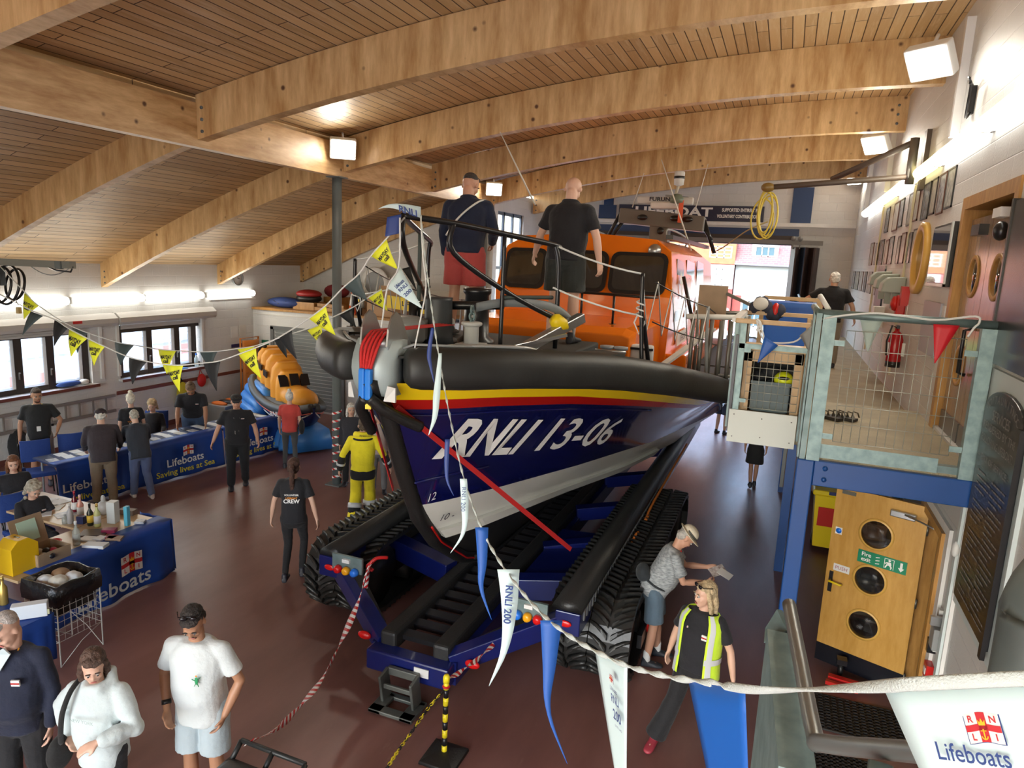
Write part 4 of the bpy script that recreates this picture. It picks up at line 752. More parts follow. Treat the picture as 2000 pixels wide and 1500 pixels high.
h = thing('brick_house', 'red brick house with orange gable and small paned windows across the street', 'house', (-5, Y0, 0))
MB().bx((-14, Y0-.3, 0), (-3.1, Y0+6, 4.6)).build('wall', HB, h); MB().prism([(-14, Y0-.35, 4.6), (-3.1, Y0-.35, 4.6), (-3.1, Y0-.35, 6.2), (-6, Y0-.35, 8.6), (-14, Y0-.35, 7)], (0, 5, 0)).build('gable', HG, h)
for a, b, c, d in ((-4.6, -3.35, 4.95, 5.65), (-4.5, -3.4, 3.3, 4.3), (-4.5, -3.4, 1.2, 2.0), (-7.5, -6, 4.9, 5.7), (-10, -8.6, 4.9, 5.7), (-9, -7, 2.6, 4)): window(h, a, b, c, d, Y0-.3, 3, 3)
MB().bx((-4.7, Y0-.34, 3.1), (-3.1, Y0-.3, 4.55)).build('render_panel', HR, h)
t = thing('garden_hedge', 'green hedge in front of the houses across the street', 'hedge', (-4.3, 40, 0)); m = MB()
for i in range(60): m.ell((random.uniform(-9, -3.0), 40+random.uniform(-.4, .4), random.uniform(.3, 1.2)), random.uniform(.25, .45), 8, 5)
m.build('foliage', mat('hedge_green', (.10, .22, .05), .8, var=.4, vscale=12), t, kind='stuff')
def car(x, y, col, lab):
    t = thing('parked_car', lab, 'car', (x, y, 0)); cm = mat('car_'+lab.split()[1], col, .2, coat=.8)
    prof = [(-2.0, .3), (-2.05, .8), (-1.3, .92), (-.75, 1.42), (.7, 1.45), (1.35, .98), (2.0, .85), (2.05, .35)]
    MB().prism([(x+a, y-.8, z) for a, z in prof], (0, 1.6, 0)).build('body', cm, t, bevel=.08)
    MB().prism([(x+a, y-.82, z) for a, z in ((-1.05, .98), (-.62, 1.36), (.6, 1.38), (1.1, 1.0))], (0, 1.64, 0)).build('side_glass', DGLASS, t)
    for sx in (-1.25, 1.3):
        for sy in (-.8, .65): MB().cyl((x+sx, y+sy, .31), (x+sx, y+sy+.15, .31), .31, 16).build('wheel', BLACK, t)
car(-1.7, 34, (.25, .5, .55), 'pale teal car parked in the street right of the opening'); car(-4.6, 31, (.5, .03, .05), 'dark red car parked in the street behind the gangway')
# promenade seen through the stall windows
def bench(x, y, lab):
    t = thing('promenade_bench', lab, 'bench', (x, y, 0), 'benches outside the left windows'); OW = mat('bench_orange', (.55, .17, .08), .6)
    for k in range(4): MB().bx((x-.9+.0, y-.9, .42), (x-.9+.1, y+.9, .46)) if 0 else None
    MB().bx((x-.25, y-.9, .42), (x+.25, y+.9, .47)).build('seat', OW, t); MB().bx((x-.28, y-.9, .6), (x-.24, y+.9, .95)).build('backrest', OW, t)
    for s in (-.7, .7): MB().bx((x-.26, y+s-.04, -.04), (x+.22, y+s+.04, .42)).build('leg', BLKM, t)
bench(-17.3, 11.6, 'orange slatted bench outside the nearer stall window'); bench(-19.5, 8.4, 'orange bench farther out at the left frame edge'); bench(-19, 17.5, 'orange bench outside the farther stall window')
t = thing('sea_railing', 'low grey promenade railing running past the windows outside', 'railing', (-16.2, 10, 0)); RG = mat('railing_grey', (.16, .17, .18), .5)
MB().tube([(-16.2, 2, .95), (-16.2, 24, .95)], .03).build('top_bar', RG, t)
for i in range(9): MB().cyl((-16.2, 3+i*2.5, -.05), (-16.2, 3+i*2.5, .95), .035, 8).build('railing_post', RG, t)
MB().bx((-26, -10, -.04), (-25.6, 40, 1.1)).build('sea_wall', mat('sea_wall_pale', (.55, .58, .58), .8), label='pale low sea wall beyond the promenade outside the left windows', cat='wall')
t = thing('promenade_shelter', 'white slatted shelter frame outside the farther stall window', 'shelter', (-18.5, 15.5, 0))
for i in range(4): MB().cyl((-18.5, 14+i*1.1, 0), (-18.5, 14+i*1.1, 2.6), .05, 8).build('post', WHITE, t)
for z in (.6, 1.2, 1.8, 2.5): MB().bx((-18.55, 14, z), (-18.45, 17.4, z+.08)).build('slat', WHITE, t)
# ================================================================ LANDING AND WALKWAY ON THE RIGHT
LZ_, WZ = 2.82, 2.67
CHK = mat('chequer_plate', (.34, .29, .19), .5, .25, bump=.7, bscale=60, var=.12)
wk = thing('steel_walkway', 'raised walkway of chequer plate on blue steel along the right wall', 'walkway', (.95, 6.4, 0))
MB().bx((.30, 6.42, LZ_-.03), (XR, 9.3, LZ_)).build('landing_floor', CHK, wk); MB().bx((.30, 9.3, WZ-.03), (XR, 21.0, WZ)).build('walkway_floor', mat('walkway_matting', (.36, .31, .22), .7, bump=.3, bscale=80, var=.1), wk)
MB().bx((.24, 6.34, 0), (.38, 6.50, LZ_-.02)).build('support_post', POSTB, wk, bevel=.01)
for y in (10.5, 14.5, 18.5): MB().bx((.26, y, 0), (.38, y+.12, WZ-.03)).build('support_post', POSTB, wk)
fb = MB().bx((.38, 6.36, LZ_-.245), (XR-.02, 6.42, LZ_-.02)).build('front_beam', POSTB, wk, bevel=.008)
MB().bx((.29, 6.42, WZ-.25), (.37, 21, WZ-.03)).build('side_beam', POSTB, wk)
for z in (LZ_-.08, LZ_-.18):
    MB().lathe([(.022, 0), (.022, .014), (.001, .02)], (.47, 6.36, z), 8, Euler((R(90), 0, 0)).to_matrix()).build('bolt', POSTB, fb)
kp = MB().bx((.40, 6.40, LZ_), (XR-.3, 6.415, LZ_+.12)).build('toe_board', GALVL, wk)
MB().bx((XR-.3, 6.42, LZ_), (XR-.02, 6.5, LZ_+.06)).build('toe_end', GALV, wk)
def gpost(x, y, z0, z1, w=.05, name='rail_post', par=None, mt=None):
    m = MB().bx((x-w, y-.012, z0), (x+w, y+.0, z1)).bx((x-w, y, z0), (x-w+.012, y+w*1.3, z1)).bx((x+w-.012, y, z0), (x+w, y+w*1.3, z1)); return m.build(name, mt or GALVL, par or wk)
gpost(.36, 6.36, LZ_-.02, 4.05, .052); gpost(1.50, 6.38, LZ_-.02, 4.02, .052)
MB().bx((.255, 6.36, LZ_-.02), (.30, 6.46, 4.06)).bx((.235, 6.40, LZ_-.02), (.25, 6.6, 4.06)).build('rail_post', GALV, wk)
MB().tube([(.27, 6.40, 4.06), (1.56, 6.42, 4.05)], .034, 14).build('hand_rail', GALV, wk)
MB().tube([(.27, 6.40, 4.06), (.27, 7.5, 4.06)], .030, 12).build('hand_rail', GALV, wk)
def mesh_panel(x0, x1, z0, z1, y, nx, nz, par, ax='x', r=.0028, mt=None):
    m = MB()
    def q(a, z): return (a, y, z) if ax == 'x' else (y, a, z)
    for i in range(nx+1): a = x0+(x1-x0)*i/nx; m.tube([q(a, z0), q(a, z1)], r, 5)
    for i in range(nz+1): z = z0+(z1-z0)*i/nz; m.tube([q(x0, z), q(x1, z)], r*1.25, 5)
    return m.build('mesh_infill', mt or mat('mesh_wire', (.42, .43, .38), .45, .5), par)
mesh_panel(.50, 1.36, LZ_+.16, 3.93, 6.385, 13, 6, wk)
mesh_panel(6.5, 7.5, LZ_+.16, 3.93, .26, 12, 6, wk, 'y')
for x, z in ((.45, 3.82), (.45, 3.02), (1.40, 3.82), (1.40, 3.04)): MB().box((x, 6.38, z), (.09, .02, .045)).build('clamp_lug', GALVL, wk)
# bump-out by the boat: galvanised frame, timber hutch, crates
bo = thing('gangway_bay', 'small galvanised boarding bay with white lower panel beside the boat fender', 'platform', (-.05, 7.6, 2.6))
MB().bx((-.42, 7.62, 2.62), (.29, 9.2, 2.66)).build('bay_floor', CHK, bo); MB().bx((-.43, 7.565, 2.58), (.24, 7.585, 2.93)).build('lower_panel', mat('panel_white', (.66, .70, .66), .5), bo)
for x, z in ((-.38, 2.88), (-.38, 2.64), (-.1, 2.86), (-.1, 2.66), (.19, 2.86), (.19, 2.64)): MB().lathe([(.008, 0), (.006, .006), (.001, .008)], (x, 7.565, z), 8, Euler((R(90), 0, 0)).to_matrix()).build('rivet', GREY, bo)
MB().bx((-.40, 7.59, 2.93), (-.345, 7.66, 3.86)).build('bay_post', GALVL, bo); MB().bx((.25, 7.6, 2.66), (.30, 7.7, 3.86)).build('bay_post', GALV, bo); MB().bx((-.45, 7.7, 2.66), (-.42, 7.8, 3.7)).build('bay_post', BLKM, bo)
MB().bx((-.40, 7.59, 3.58), (.27, 7.63, 3.63)).build('mid_bar', GALVL, bo)
mesh_panel(-.30, .22, 2.96, 3.56, 7.60, 8, 7, bo)
for z in (3.56, 3.03): MB().box((-.32, 7.6, z), (.08, .02, .04)).build('clamp_lug', GALVL, bo)
MB().bx((-.46, 7.56, 3.84), (.30, 7.66, 3.885)).build('timber_rail', PLY, bo, bevel=.008); MB().bx((-.5, 9.15, 3.84), (.33, 9.25, 3.885)).build('timber_rail', PLY, bo)
MB().bx((-.50, 7.66, 3.84), (-.42, 9.2, 3.885)).build('timber_rail', WHITE, bo)
for y in (7.9, 8.6, 9.15): MB().bx((-.48, y, 2.66), (-.44, y+.04, 3.84)).build('bay_post', GALV, bo)
MB().bx((.27, 9.1, 2.66), (.33, 9.2, 3.84)).build('bay_post', PLY, bo)
hu = thing('timber_locker', 'open timber locker behind wire mesh in the boarding bay', 'locker', (-.05, 7.8, 2.66))
MB().bx((-.34, 7.70, 2.66), (-.26, 8.2, 3.56)).build('side_panel', PLY, hu); MB().bx((.16, 7.70, 2.66), (.24, 8.2, 3.56)).build('side_panel', PLY, hu); MB().bx((-.34, 7.70, 3.44), (.24, 7.75, 3.56)).build('top_rail', PLY, hu)
MB().bx((-.34, 8.2, 2.66), (.24, 8.22, 3.56)).build('back_panel', mat('kit_black', (.015, .017, .022), .7), hu); MB().bx((-.36, 7.68, 3.56), (.26, 8.25, 3.585)).build('lid', PLY, hu)
cr = thing('grey_crate', 'grey ribbed plastic crate inside the timber locker', 'crate', (-.04, 7.9, 2.67)); GC = mat('crate_grey', (.10, .14, .15), .5)
m = MB().bx((-.24, 7.72, 2.67), (.14, 7.735, 2.98)).bx((-.24, 8.1, 2.67), (.14, 8.115, 2.98)).bx((-.24, 7.72, 2.67), (-.225, 8.115, 2.98)).bx((.125, 7.72, 2.67), (.14, 8.115, 2.98)).bx((-.24, 7.72, 2.67), (.14, 8.115, 2.685)); m.build('tub', GC, cr)
for i in range(9): MB().bx((-.22+i*.042, 7.71, 2.70), (-.205+i*.042, 7.722, 2.94)).build('rib', GC, cr)
MB().bx((-.25, 7.705, 2.97), (.15, 7.725, 2.995)).build('rim', GC, cr)
t = thing('yellow_helmet', 'bright yellow helmet lying in the grey crate', 'helmet', (.06, 7.85, 3.02)); MB().ell((.07, 7.86, 3.05), (.10, .12, .09)).build('shell', mat('helmet_yellow', (.75, .85, .02), .35), t); MB().ell((.07, 7.76, 3.08), (.06, .03, .02)).build('vent', BLKM, t); MB().cyl((-.0, 7.8, 3.0), (.14, 7.8, 3.0), .02).build('brim', mat('helmet_yellow', (0, 0, 0)), t)
cr.location.z += .24; t.location.z += .20; MB().bx((-.26, 7.72, 2.88), (.16, 8.2, 2.905)).build('inner_shelf', PLY, hu)
m = MB()
for i in range(6): m.ell((-.17+.06*i, 7.95+.03*(i % 2), 3.25+.03*(i % 3)), (.09, .08, .07), 10, 6)
m.build('black_kit_bag', mat('kit_black', (.015, .017, .022), .7), label='black folded kit bag behind the yellow helmet', cat='bag')
for i in range(4): x = -.25+i*.13; MB().box((x, 7.85+.04*(i % 2), 3.592+.004*i), (.16, .22, .004), rz=.2*i-.3).build('paper_sheet', WHITE, label='white paper sheet on the locker lid, '+['leftmost', 'second from the left', 'second from the right', 'rightmost'][i]+' of four', cat='paper', group='papers on the locker lid')
t = thing('blue_crate', 'tall bright blue plastic crate standing on the walkway side beyond the bay', 'crate', (.05, 11.3, 2.9))
fr = MB(); fr.rings([[Vector((a, b, z)) for a, b in ((-.36+k, 11.1), (.36-k, 11.1), (.36-k, 11.6), (-.36+k, 11.6))] for z, k in ((2.95, .08), (3.9, 0))]); fr.sm = [False]*len(fr.sm); fr.v = [v+Vector((.06, 0, 0)) for v in fr.v]; fr.build('tub', BLUM, t)
MB().bx((-.34, 11.06, 3.86), (.46, 11.64, 3.93)).build('rim', BLUM, t)
for i in range(6): MB().bx((-.24+i*.11, 11.085, 3.05), (-.23+i*.11, 11.1, 3.85)).build('rib', BLUM, t)
MB().bx((-.45, 11.0, 2.85), (.3, 11.7, 2.93)).build('bay_shelf', GALV, wk); MB().bx((-.45, 9.5, 2.62), (.3, 13.0, 2.66)).build('bay_shelf', GALV, wk); MB().bx((-.42, 11.05, 2.66), (-.36, 11.6, 2.86)).build('shelf_leg', GALV, wk)
MB().bx((-.30, 10.9, 3.97), (.5, 10.98, 4.02)).build('far_timber_rail', PLY, wk); MB().bx((.42, 10.88, 2.67), (.5, 10.98, 3.97)).build('timber_post', PLY, wk); MB().bx((-.34, 10.9, 2.66), (-.28, 10.98, 3.98)).build('timber_post', PLY, wk)
# walkway side railing beyond, gate and clutter of the boarding gangway
for i, y in enumerate((7.6, 9.3, 12.5, 14.5, 16.5, 18.5, 20.5)): MB().bx((.29, y, WZ), (.34, y+.05, 3.75)).build('rail_post', GALV, wk)
MB().tube([(.31, 12.5, 3.76), (.31, 20.6, 3.76)], .025, 8).build('hand_rail', GALV, wk)
gw = thing('boarding_gangway', 'grey barred boarding gangway between walkway and lifeboat deck', 'gangway', (-.7, 10, 2.6)); GS = mat('gang_steel', (.22, .21, .19), .4, .5)
MB().bx((-1.15, 9.4, 2.66), (-.44, 10.4, 2.70)).build('deck_plate', GALV, gw)
for k, x in enumerate((-1.1, -.98, -.86, -.74, -.62, -.5)): MB().tube([(x, 9.4, 2.7), (x, 9.4, 3.72)], .028, 8).build('baluster', GS, gw)
MB().tube([(-1.2, 9.4, 3.74), (-.42, 9.4, 3.78)], .035, 8).build('top_rail', WHITE, gw); MB().tube([(-1.2, 9.4, 3.0), (-.42, 9.4, 3.0)], .02, 8).build('mid_rail', GS, gw); MB().tube([(-1.2, 10.4, 3.74), (-.42, 10.4, 3.78)], .03, 8).build('top_rail', GS, gw)
for x in (-1.15, -.8, -.45): MB().tube([(x, 10.4, 2.7), (x, 10.4, 3.74)], .025, 8).build('baluster', GS, gw)
MB().bx((-1.12, 9.9, 3.70), (-.74, 9.95, 4.15)).build('stern_board', mat('board_brown', (.32, .22, .14), .6, var=.2), gw)
MB().beam((-.75, 9.9, 4.05), (-.35, 9.7, 3.9), .04, .04).build('folded_arm', GS, gw); MB().beam((-1.55, 8.6, 2.98), (-.95, 10.6, 3.5), .09, .03).build('sloping_plank', WHITE, gw)
t = thing('crumpled_jacket', 'crumpled dark and red jacket hung over the bay rail', 'jacket', (-.25, 9.2, 3.9)); m = MB()
for i in range(7): m.ell((-.35+.05*i, 9.2, 3.92+.07*sin(i)), (.07, .08, .09), 10, 6)
o = m.build('cloth', mat('jacket_dark', (.03, .035, .06), .8), t); MB().ell((-.1, 9.18, 3.9), (.05, .06, .1)).build('red_sleeve', REDM, t); MB().ell((-.28, 9.12, 3.98), (.09, .04, .08)).build('pale_lining', CREAM, t)
def wellies(): pass
t = thing('black_sandals', 'pair of dark strappy sandals lying on the chequer plate landing', 'sandals', (.62, 8.2, LZ_)); SB = mat('sandal_dark', (.03, .025, .02), .6)
for i in range(2):
    x = .58+i*.14; MB().box((x, 8.2+.05*i, LZ_+.02), (.10, .28, .03), rz=.9+.2*i).build('sole', SB, t)
    m = MB()
    for k in range(4): a = Vector((x-.08+.055*k, 8.17+.03*k, LZ_+.03)); m.tube([a, a+Vector((.01, 0, .07)), a+Vector((.06, .05, .05)), a+Vector((.08, .06, 0))], .008, 5)
    m.build('straps', mat('strap_tan', (.12, .10, .07), .6), t)
# ---- upper double door
D = MB(); D.bx((XR-.02, 8.38, LZ_), (XR+.3, 8.5, 5.20)).bx((XR-.02, 6.56, LZ_), (XR+.3, 6.68, 5.20)).bx((XR-.02, 6.68, 5.08), (XR+.3, 8.38, 5.20)); D.build('door_1', OAKD, kind='structure'); fr = bpy.data.objects['door_1']
def dleaf(y0, y1, nm):
    o = MB().bx((XR+.06, y0, LZ_+.02), (XR+.11, y1, 4.98)).build('leaf', DOORW, fr); yc = (y0+y1)/2
    for z in (4.42, 3.55):
        rot = Euler((0, R(-90), 0)).to_matrix(); MB().lathe([(.165, 0), (.205, .0), (.205, .015), (.165, .015), (.165, 0)], (XR+.062, yc, z), 28, rot).build('porthole_ring', OAKD, o); MB().lathe([(.001, 0), (.166, 0), (.166, .004), (.001, .004)], (XR+.058, yc, z), 28, rot).build('porthole_glass', DGLASS, o)
    MB().bx((XR+.045, y0+.02, LZ_+.02), (XR+.06, y1-.02, LZ_+.22)).build('kick_plate', mat('kick_grey', (.1, .1, .1), .3), o)
    return o
l1 = dleaf(7.54, 8.36, 'a'); l2 = dleaf(6.70, 7.53, 'b')
MB().tube([(XR+.05, 7.62, 3.5), (XR-.01, 7.62, 3.52), (XR-.01, 7.62, 3.92), (XR+.05, 7.62, 3.94)], .018, 8).build('pull_handle', BLKM, l1); MB().bx((XR-.02, 7.65, 4.80), (XR+.06, 7.95, 4.90)).build('closer_box', BLKM, l1); MB().bx((XR-.02, 7.0, 4.92), (XR+.06, 7.25, 5.0)).build('closer_box', WHITE, l2)
MB().ell((XR-.0, 6.98, 4.80), (.06, .07, .08)).build('door_sensor', BLKM, l2)
# ---- fire door standing open
hx, hy, ex, ey, TH = 1.60, 7.86, .765, 8.20, 2.10
fd = thing('open_fire_door', 'golden oak fire door with three portholes standing open beside the blue post', 'door', (hx, hy, 0))
ud = Vector((ex-hx, ey-hy, 0)); Ld = ud.length; ud.normalize(); nd = Vector((ud.y, -ud.x, 0)); nd = nd if nd.y < 0 else -nd
def dp(u, z, o=0): return Vector((hx, hy, 0))+ud*u+Vector((0, 0, z))+nd*o
def slab(u0, u1, z0, z1, o0, o1, name, mt, par, **k): return MB().add([dp(u, z, o) for u in (u0, u1) for z in (z0, z1) for o in (o0, o1)], [(0, 1, 3, 2), (4, 6, 7, 5), (0, 4, 5, 1), (2, 3, 7, 6), (0, 2, 6, 4), (1, 5, 7, 3)], False).build(name, mt, par, **k)
# leaf with real holes: triangulated annular strips
pc = [(.45, 1.67), (.45, 1.15), (.45, .63)]; rh = .155
m = MB()
for o in (.0, .045):
    zc = [.24, .89, 1.41, TH]
    for k, (uc, z0) in enumerate(pc[::-1]):
        za_, zb2 = zc[k], zc[k+1]; n = 32; circ = [dp(uc+rh*cos(2*pi*i/n), z0+rh*sin(2*pi*i/n), o) for i in range(n)]; out = []
        for i in range(n):
            a = 2*pi*i/n; c_, s_ = cos(a), sin(a); t_ = min((Ld-uc if c_ > 0 else uc)/max(abs(c_), 1e-6), ((zb2-z0) if s_ > 0 else (z0-za_))/max(abs(s_), 1e-6)); out.append(dp(uc+c_*t_, z0+s_*t_, o))
        m.add(circ+out, [(i, (i+1) % n, n+(i+1) % n, n+i) for i in range(n)], False)
        for cu, cz in ((0, za_), (Ld, za_), (Ld, zb2), (0, zb2)):
            a = math.atan2(cz-z0, cu-uc) % (2*pi); i = int(a/(2*pi)*n) % n; m.add([out[i], out[(i+1) % n], dp(cu, cz, o)], [(0, 1, 2)], False)
for a, b in (((0, .24), (0, TH)), ((Ld, .24), (Ld, TH)), ((0, TH), (Ld, TH)), ((0, .24), (Ld, .24))): m.add([dp(a[0], a[1], 0), dp(b[0], b[1], 0), dp(b[0], b[1], .045), dp(a[0], a[1], .045)], [(0, 1, 2, 3)], False)
lf = m.build('leaf', OAK, fd)
slab(0, Ld, .03, .24, 0, .05, 'kick_plate', mat('kick_black', (.006, .007, .012), .3), fd)
rotd = Matrix((ud, Vector((0, 0, 1)), ud.cross(Vector((0, 0, 1))))).transposed()
for uc, z0 in pc:
    MB().lathe([(rh-.005, -.056), (rh+.022, -.056), (rh+.022, -.045), (rh-.0, .004), (rh-.005, .004), (rh-.005, -.056)], dp(uc, z0, 0), 36, Matrix((ud, Vector((0, 0, 1)), -nd)).transposed()).build('porthole_ring', mat('ring_oak', (.62, .36, .08), .35), lf)
    MB().lathe([(.001, -.025), (rh, -.025), (rh, -.020), (.001, -.020)], dp(uc, z0, 0), 36, Matrix((ud, Vector((0, 0, 1)), -nd)).transposed()).build('porthole_glass', mat('porthole_pane', (.9, .92, .92), .03, trans=1., alpha=.25), lf)
sg = slab(.10, .57, 1.385-.0, 1.50, .047, .053, 'exit_sign', mat('sign_green', (.005, .22, .11), .4), fd)
SGP = [(.10, 1.33), (.60, 1.33)]
bpy.data.objects.remove(sg); slab(.12, .60, 1.325, 1.465, .047, .052, 'exit_sign', mat('sign_green', (0, 0, 0)), fd)
m = MB(); text_on(m, 'Fire', dp(.515, 1.425, .053), -ud, (0, 0, 1), .062, bold=.02); text_on(m, 'exit', dp(.515, 1.37, .053), -ud, (0, 0, 1), .062, bold=.02)
def sq(u0, u1, z0, z1): m.add([dp(u0, z0, .054), dp(u1, z0, .054), dp(u1, z1, .054), dp(u0, z1, .054)], [(0, 1, 2, 3)], False)
def pl(pts): m.add([dp(u, z, .055) for u, z in pts], [tuple(range(len(pts)))], False)
pl([(.17, 1.345), (.14, 1.385), (.158, 1.385), (.158, 1.445), (.182, 1.445), (.182, 1.385), (.20, 1.385)])
for a in ((.24, .245, 1.34, 1.45), (.33, .335, 1.34, 1.45), (.24, .335, 1.445, 1.45)): sq(*a)
pl([(.30, 1.43), (.285, 1.445), (.27, 1.43), (.285, 1.415)]); pl([(.31, 1.41), (.27, 1.415), (.262, 1.38), (.30, 1.375)]); pl([(.30, 1.38), (.315, 1.345), (.328, 1.345), (.31, 1.39)]); pl([(.275, 1.385), (.255, 1.365), (.262, 1.34), (.272, 1.34), (.27, 1.36), (.29, 1.38)]); pl([(.31, 1.41), (.33, 1.395), (.325, 1.388), (.305, 1.4)])
for i in range(3): pl([(.42, 1.35+.035*i), (.38, 1.36+.035*i), (.38, 1.368+.035*i), (.42, 1.358+.035*i)])
m.build('exit_lettering', TXTW, fd)
slab(.66, .83, 1.14, 1.22, .047, .05, 'push_plate', WHITE, fd); m = MB(); text_on(m, 'PUSH', dp(.745, 1.18, .052), -ud, (0, 0, 1), .055); m.build('push_lettering', mat('push_red', (.35, .08, .1), .5), fd)
slab(.79, .86, 1.56, 1.64, .047, .05, 'mandatory_label', WHITE, fd); MB().lathe([(.001, 0), (.03, 0), (.03, .002), (.001, .003)], dp(.825, 1.6, .05), 18, Matrix((ud, Vector((0, 0, 1)), nd)).transposed()).build('blue_disc', BLUM, fd)
slab(.82, .86, .88, 1.12, .047, .06, 'lock_plate', BLKM, fd); MB().tube([dp(.84, 1.02, .06), dp(.84, 1.02, .11), dp(.72, 1.01, .11), dp(.71, 1.01, .09)], .012, 8).build('yellow_handle', YELM, fd)
slab(.70, .84, 2.03, 2.07, .046, .055, 'top_plate', mat('plate_grey', (.10, .10, .09), .5), fd); slab(.10, .34, 1.93, 2.0, .047, .10, 'door_closer', STEEL, fd, bevel=.01)
MB().tube([dp(.2, 1.98, .10), dp(.05, 1.97, .16), (1.58, 7.5, 1.99)], .010, 6).build('closer_arm', STEEL, fd)
for z in (.2, 1.05, 1.85): MB().cyl(dp(-.005, z-.05, .03), dp(-.005, z+.05, .03), .014, 8).build('hinge', mat('hinge_grey', (.15, .14, .12), .4, .6), fd)
m = MB()
m.bx((XR-.06, 7.93, 0), (XR+.12, 8.05, 2.12)).bx((XR-.06, 7.0, 0), (XR+.12, 7.09, 2.12)).bx((XR-.06, 7.09, 2.05), (XR+.12, 7.93, 2.12)); m.build('door_2', OAKD, kind='structure')
MB().bx((XR-.03, 6.88, 0), (XR-.0, 7.0, 2.2)).bx((XR-.03, 7.0, 2.12), (XR, 8.1, 2.2)).build('trim_8', WHITE, kind='structure')
# ================================================================ FITTINGS ON THE RIGHT WALL
def wb(name, y0, y1, z0, z1, d, mt, par=None, x=XR, **k): return MB().bx((x-d, y0, z0), (x-.001, y1, z1)).build(name, mt, par, **k)
t = thing('honours_board', 'arched black record board with white lettering in a pale frame on the lower right wall', 'board', (XR, 5.85, 2.7))
wb('backing', 5.30, 6.42, 1.75, 3.72, .03, mat('board_backing', (.60, .68, .68), .5), t)
pf = [(6.33, 1.85), (6.33, 3.42)]+[(5.85+.48*cos(a), 3.42+.18*sin(a)) for a in [i*pi/12 for i in range(1, 12)]]+[(5.37, 3.42), (5.37, 1.85)]
MB().prism([(XR-.06, y, z) for y, z in pf], (.03, 0, 0)).build('panel', mat('board_black', (.012, .012, .014), .3), t, bevel=.006)
MB().bx((XR-.085, 5.33, 1.80), (XR-.055, 5.39, 3.44)).build('frame_edge', BLKM, t)
m = MB(); o = XR-.063; ux = (0, -1, 0); uz = (0, 0, 1)
for i, ch in enumerate('CONTINUATION'):
    a = R(150-11*i); y = 5.85-.42*cos(a)*-1*-1; y = 5.85+.42*cos(a); z = 3.38+.155*sin(a); text_on(m, ch, (o, y, z), (0, -sin(a)*.0-1, .35*cos(a)*1), (0, .35*cos(a), 1), .085)
rows = [('SERVICES', .11, 3.40), ('RENDERED BY THE', .085, 3.30), ('FOLLOWING LIFEBOATS', .085, 3.20), ('~ DAY OF SERVICE ~', .07, 3.06)]
for s, h, z in rows: text_on(m, s, (o, 5.85, z), ux, uz, h, fit=min(.82, .055*len(s)))
for k in range(22):
    z = 2.94-.048*k
    for seg in range(2):
        y = 6.22-seg*.40; n = 3+(k*7+seg*3) % 4
        if (k % 5) == 4 and seg == 0: continue
        for q in range(n): ww = .04+.02*((k+q) % 3); m.add([(o-.001, y, z), (o-.001, y-ww, z), (o-.001, y-ww, z+.013), (o-.001, y, z+.013)], [(0, 1, 2, 3)], False); y -= ww+.015
m.build('lettering', mat('board_script', (.26, .25, .24), .6), t)
t = thing('dark_display_board', 'large dark display board beside the upper doors at the right frame edge', 'board', (XR, 5.9, 4.3)); wb('panel', 5.2, 6.52, 3.76, 5.0, .05, mat('display_dark', (.03, .032, .036), .25, var=.4), t); wb('edge_strip', 6.50, 6.54, 3.74, 5.02, .06, BLKM, t)
t = thing('wall_trunking', 'vertical pale cable trunking beside the record board', 'trunking', (XR, 6.6, 1)); wb('channel', 6.49, 6.56, .2, 4.0, .05, mat('board_backing', (0, 0, 0)), t); wb('conduit', 6.46, 6.48, .9, 2.9, .03, WHITE, t); MB().ell((XR-.05, 6.52, 2.16), (.03, .05, .07)).build('junction', WHITE, t)
t = thing('key_switch_box', 'grey switch box with keys on the wall by the fire doorway', 'box', (XR, 6.75, 1.2)); wb('case', 6.58, 6.72, 1.18, 1.38, .09, GREY, t, bevel=.01); wb('lever', 6.62, 6.66, 1.4, 1.48, .12, STEEL, t); wb('plate', 6.74, 6.8, 1.1, 1.5, .04, WHITE, t)
wb('black_switch', 6.80, 6.86, 1.05, 1.18, .07, BLKM, label='small black wall switch just above the red call point', cat='switch')
t = thing('fire_call_point', 'small red fire call point low by the fire doorway', 'call point', (XR, 6.82, .9)); wb('case', 6.76, 6.88, .80, .94, .06, REDM, t); wb('face', 6.79, 6.85, .84, .90, .065, WHITE, t)
t = thing('wall_screen', 'wall mounted flat screen reflecting the street beside the upper doors', 'screen', (1.57, 9.1, 4.6))
MB().bx((1.545, 8.56, 4.30), (1.59, 9.62, 4.98)).build('body', BLKM, t, bevel=.005); MB().bx((1.53, 8.56, 4.30), (1.545, 8.62, 4.98)).bx((1.53, 8.56, 4.30), (1.545, 9.62, 4.33)).build('bezel', mat('bezel_pale', (.6, .66, .64), .3), t); MB().bx((1.535, 8.63, 4.34), (1.544, 9.60, 4.95)).build('panel_glass', mat('mirror_screen', (.05, .05, .055), .02, .0, coat=1., spec=1), t); MB().bx((1.59, 8.9, 4.5), (XR, 9.1, 4.7)).build('mount', BLKM, t)
t = thing('timber_lifebuoy_frame', 'large oval oak ring frame on the wall half behind the screen', 'frame', (XR, 10.5, 4.6)); rot = Euler((0, R(-90), 0)).to_matrix()
MB().lathe([(.36, 0), (.46, 0), (.46, .07), (.36, .07), (.36, 0)], (XR-.001, 10.5, 4.63), 40, rot).build('ring', mat('ring_oak', (0, 0, 0)), t); MB().lathe([(.001, 0), (.36, 0), (.36, .012), (.001, .012)], (XR-.002, 10.5, 4.63), 40, rot).build('mirror', mat('ring_mirror', (.5, .5, .45), .08, .6), t)
wb('notice_panel', 8.75, 9.75, 3.52, 4.12, .03, mat('notice_grey', (.36, .37, .42), .4), label='plain grey notice panel under the wall screen', cat='panel')
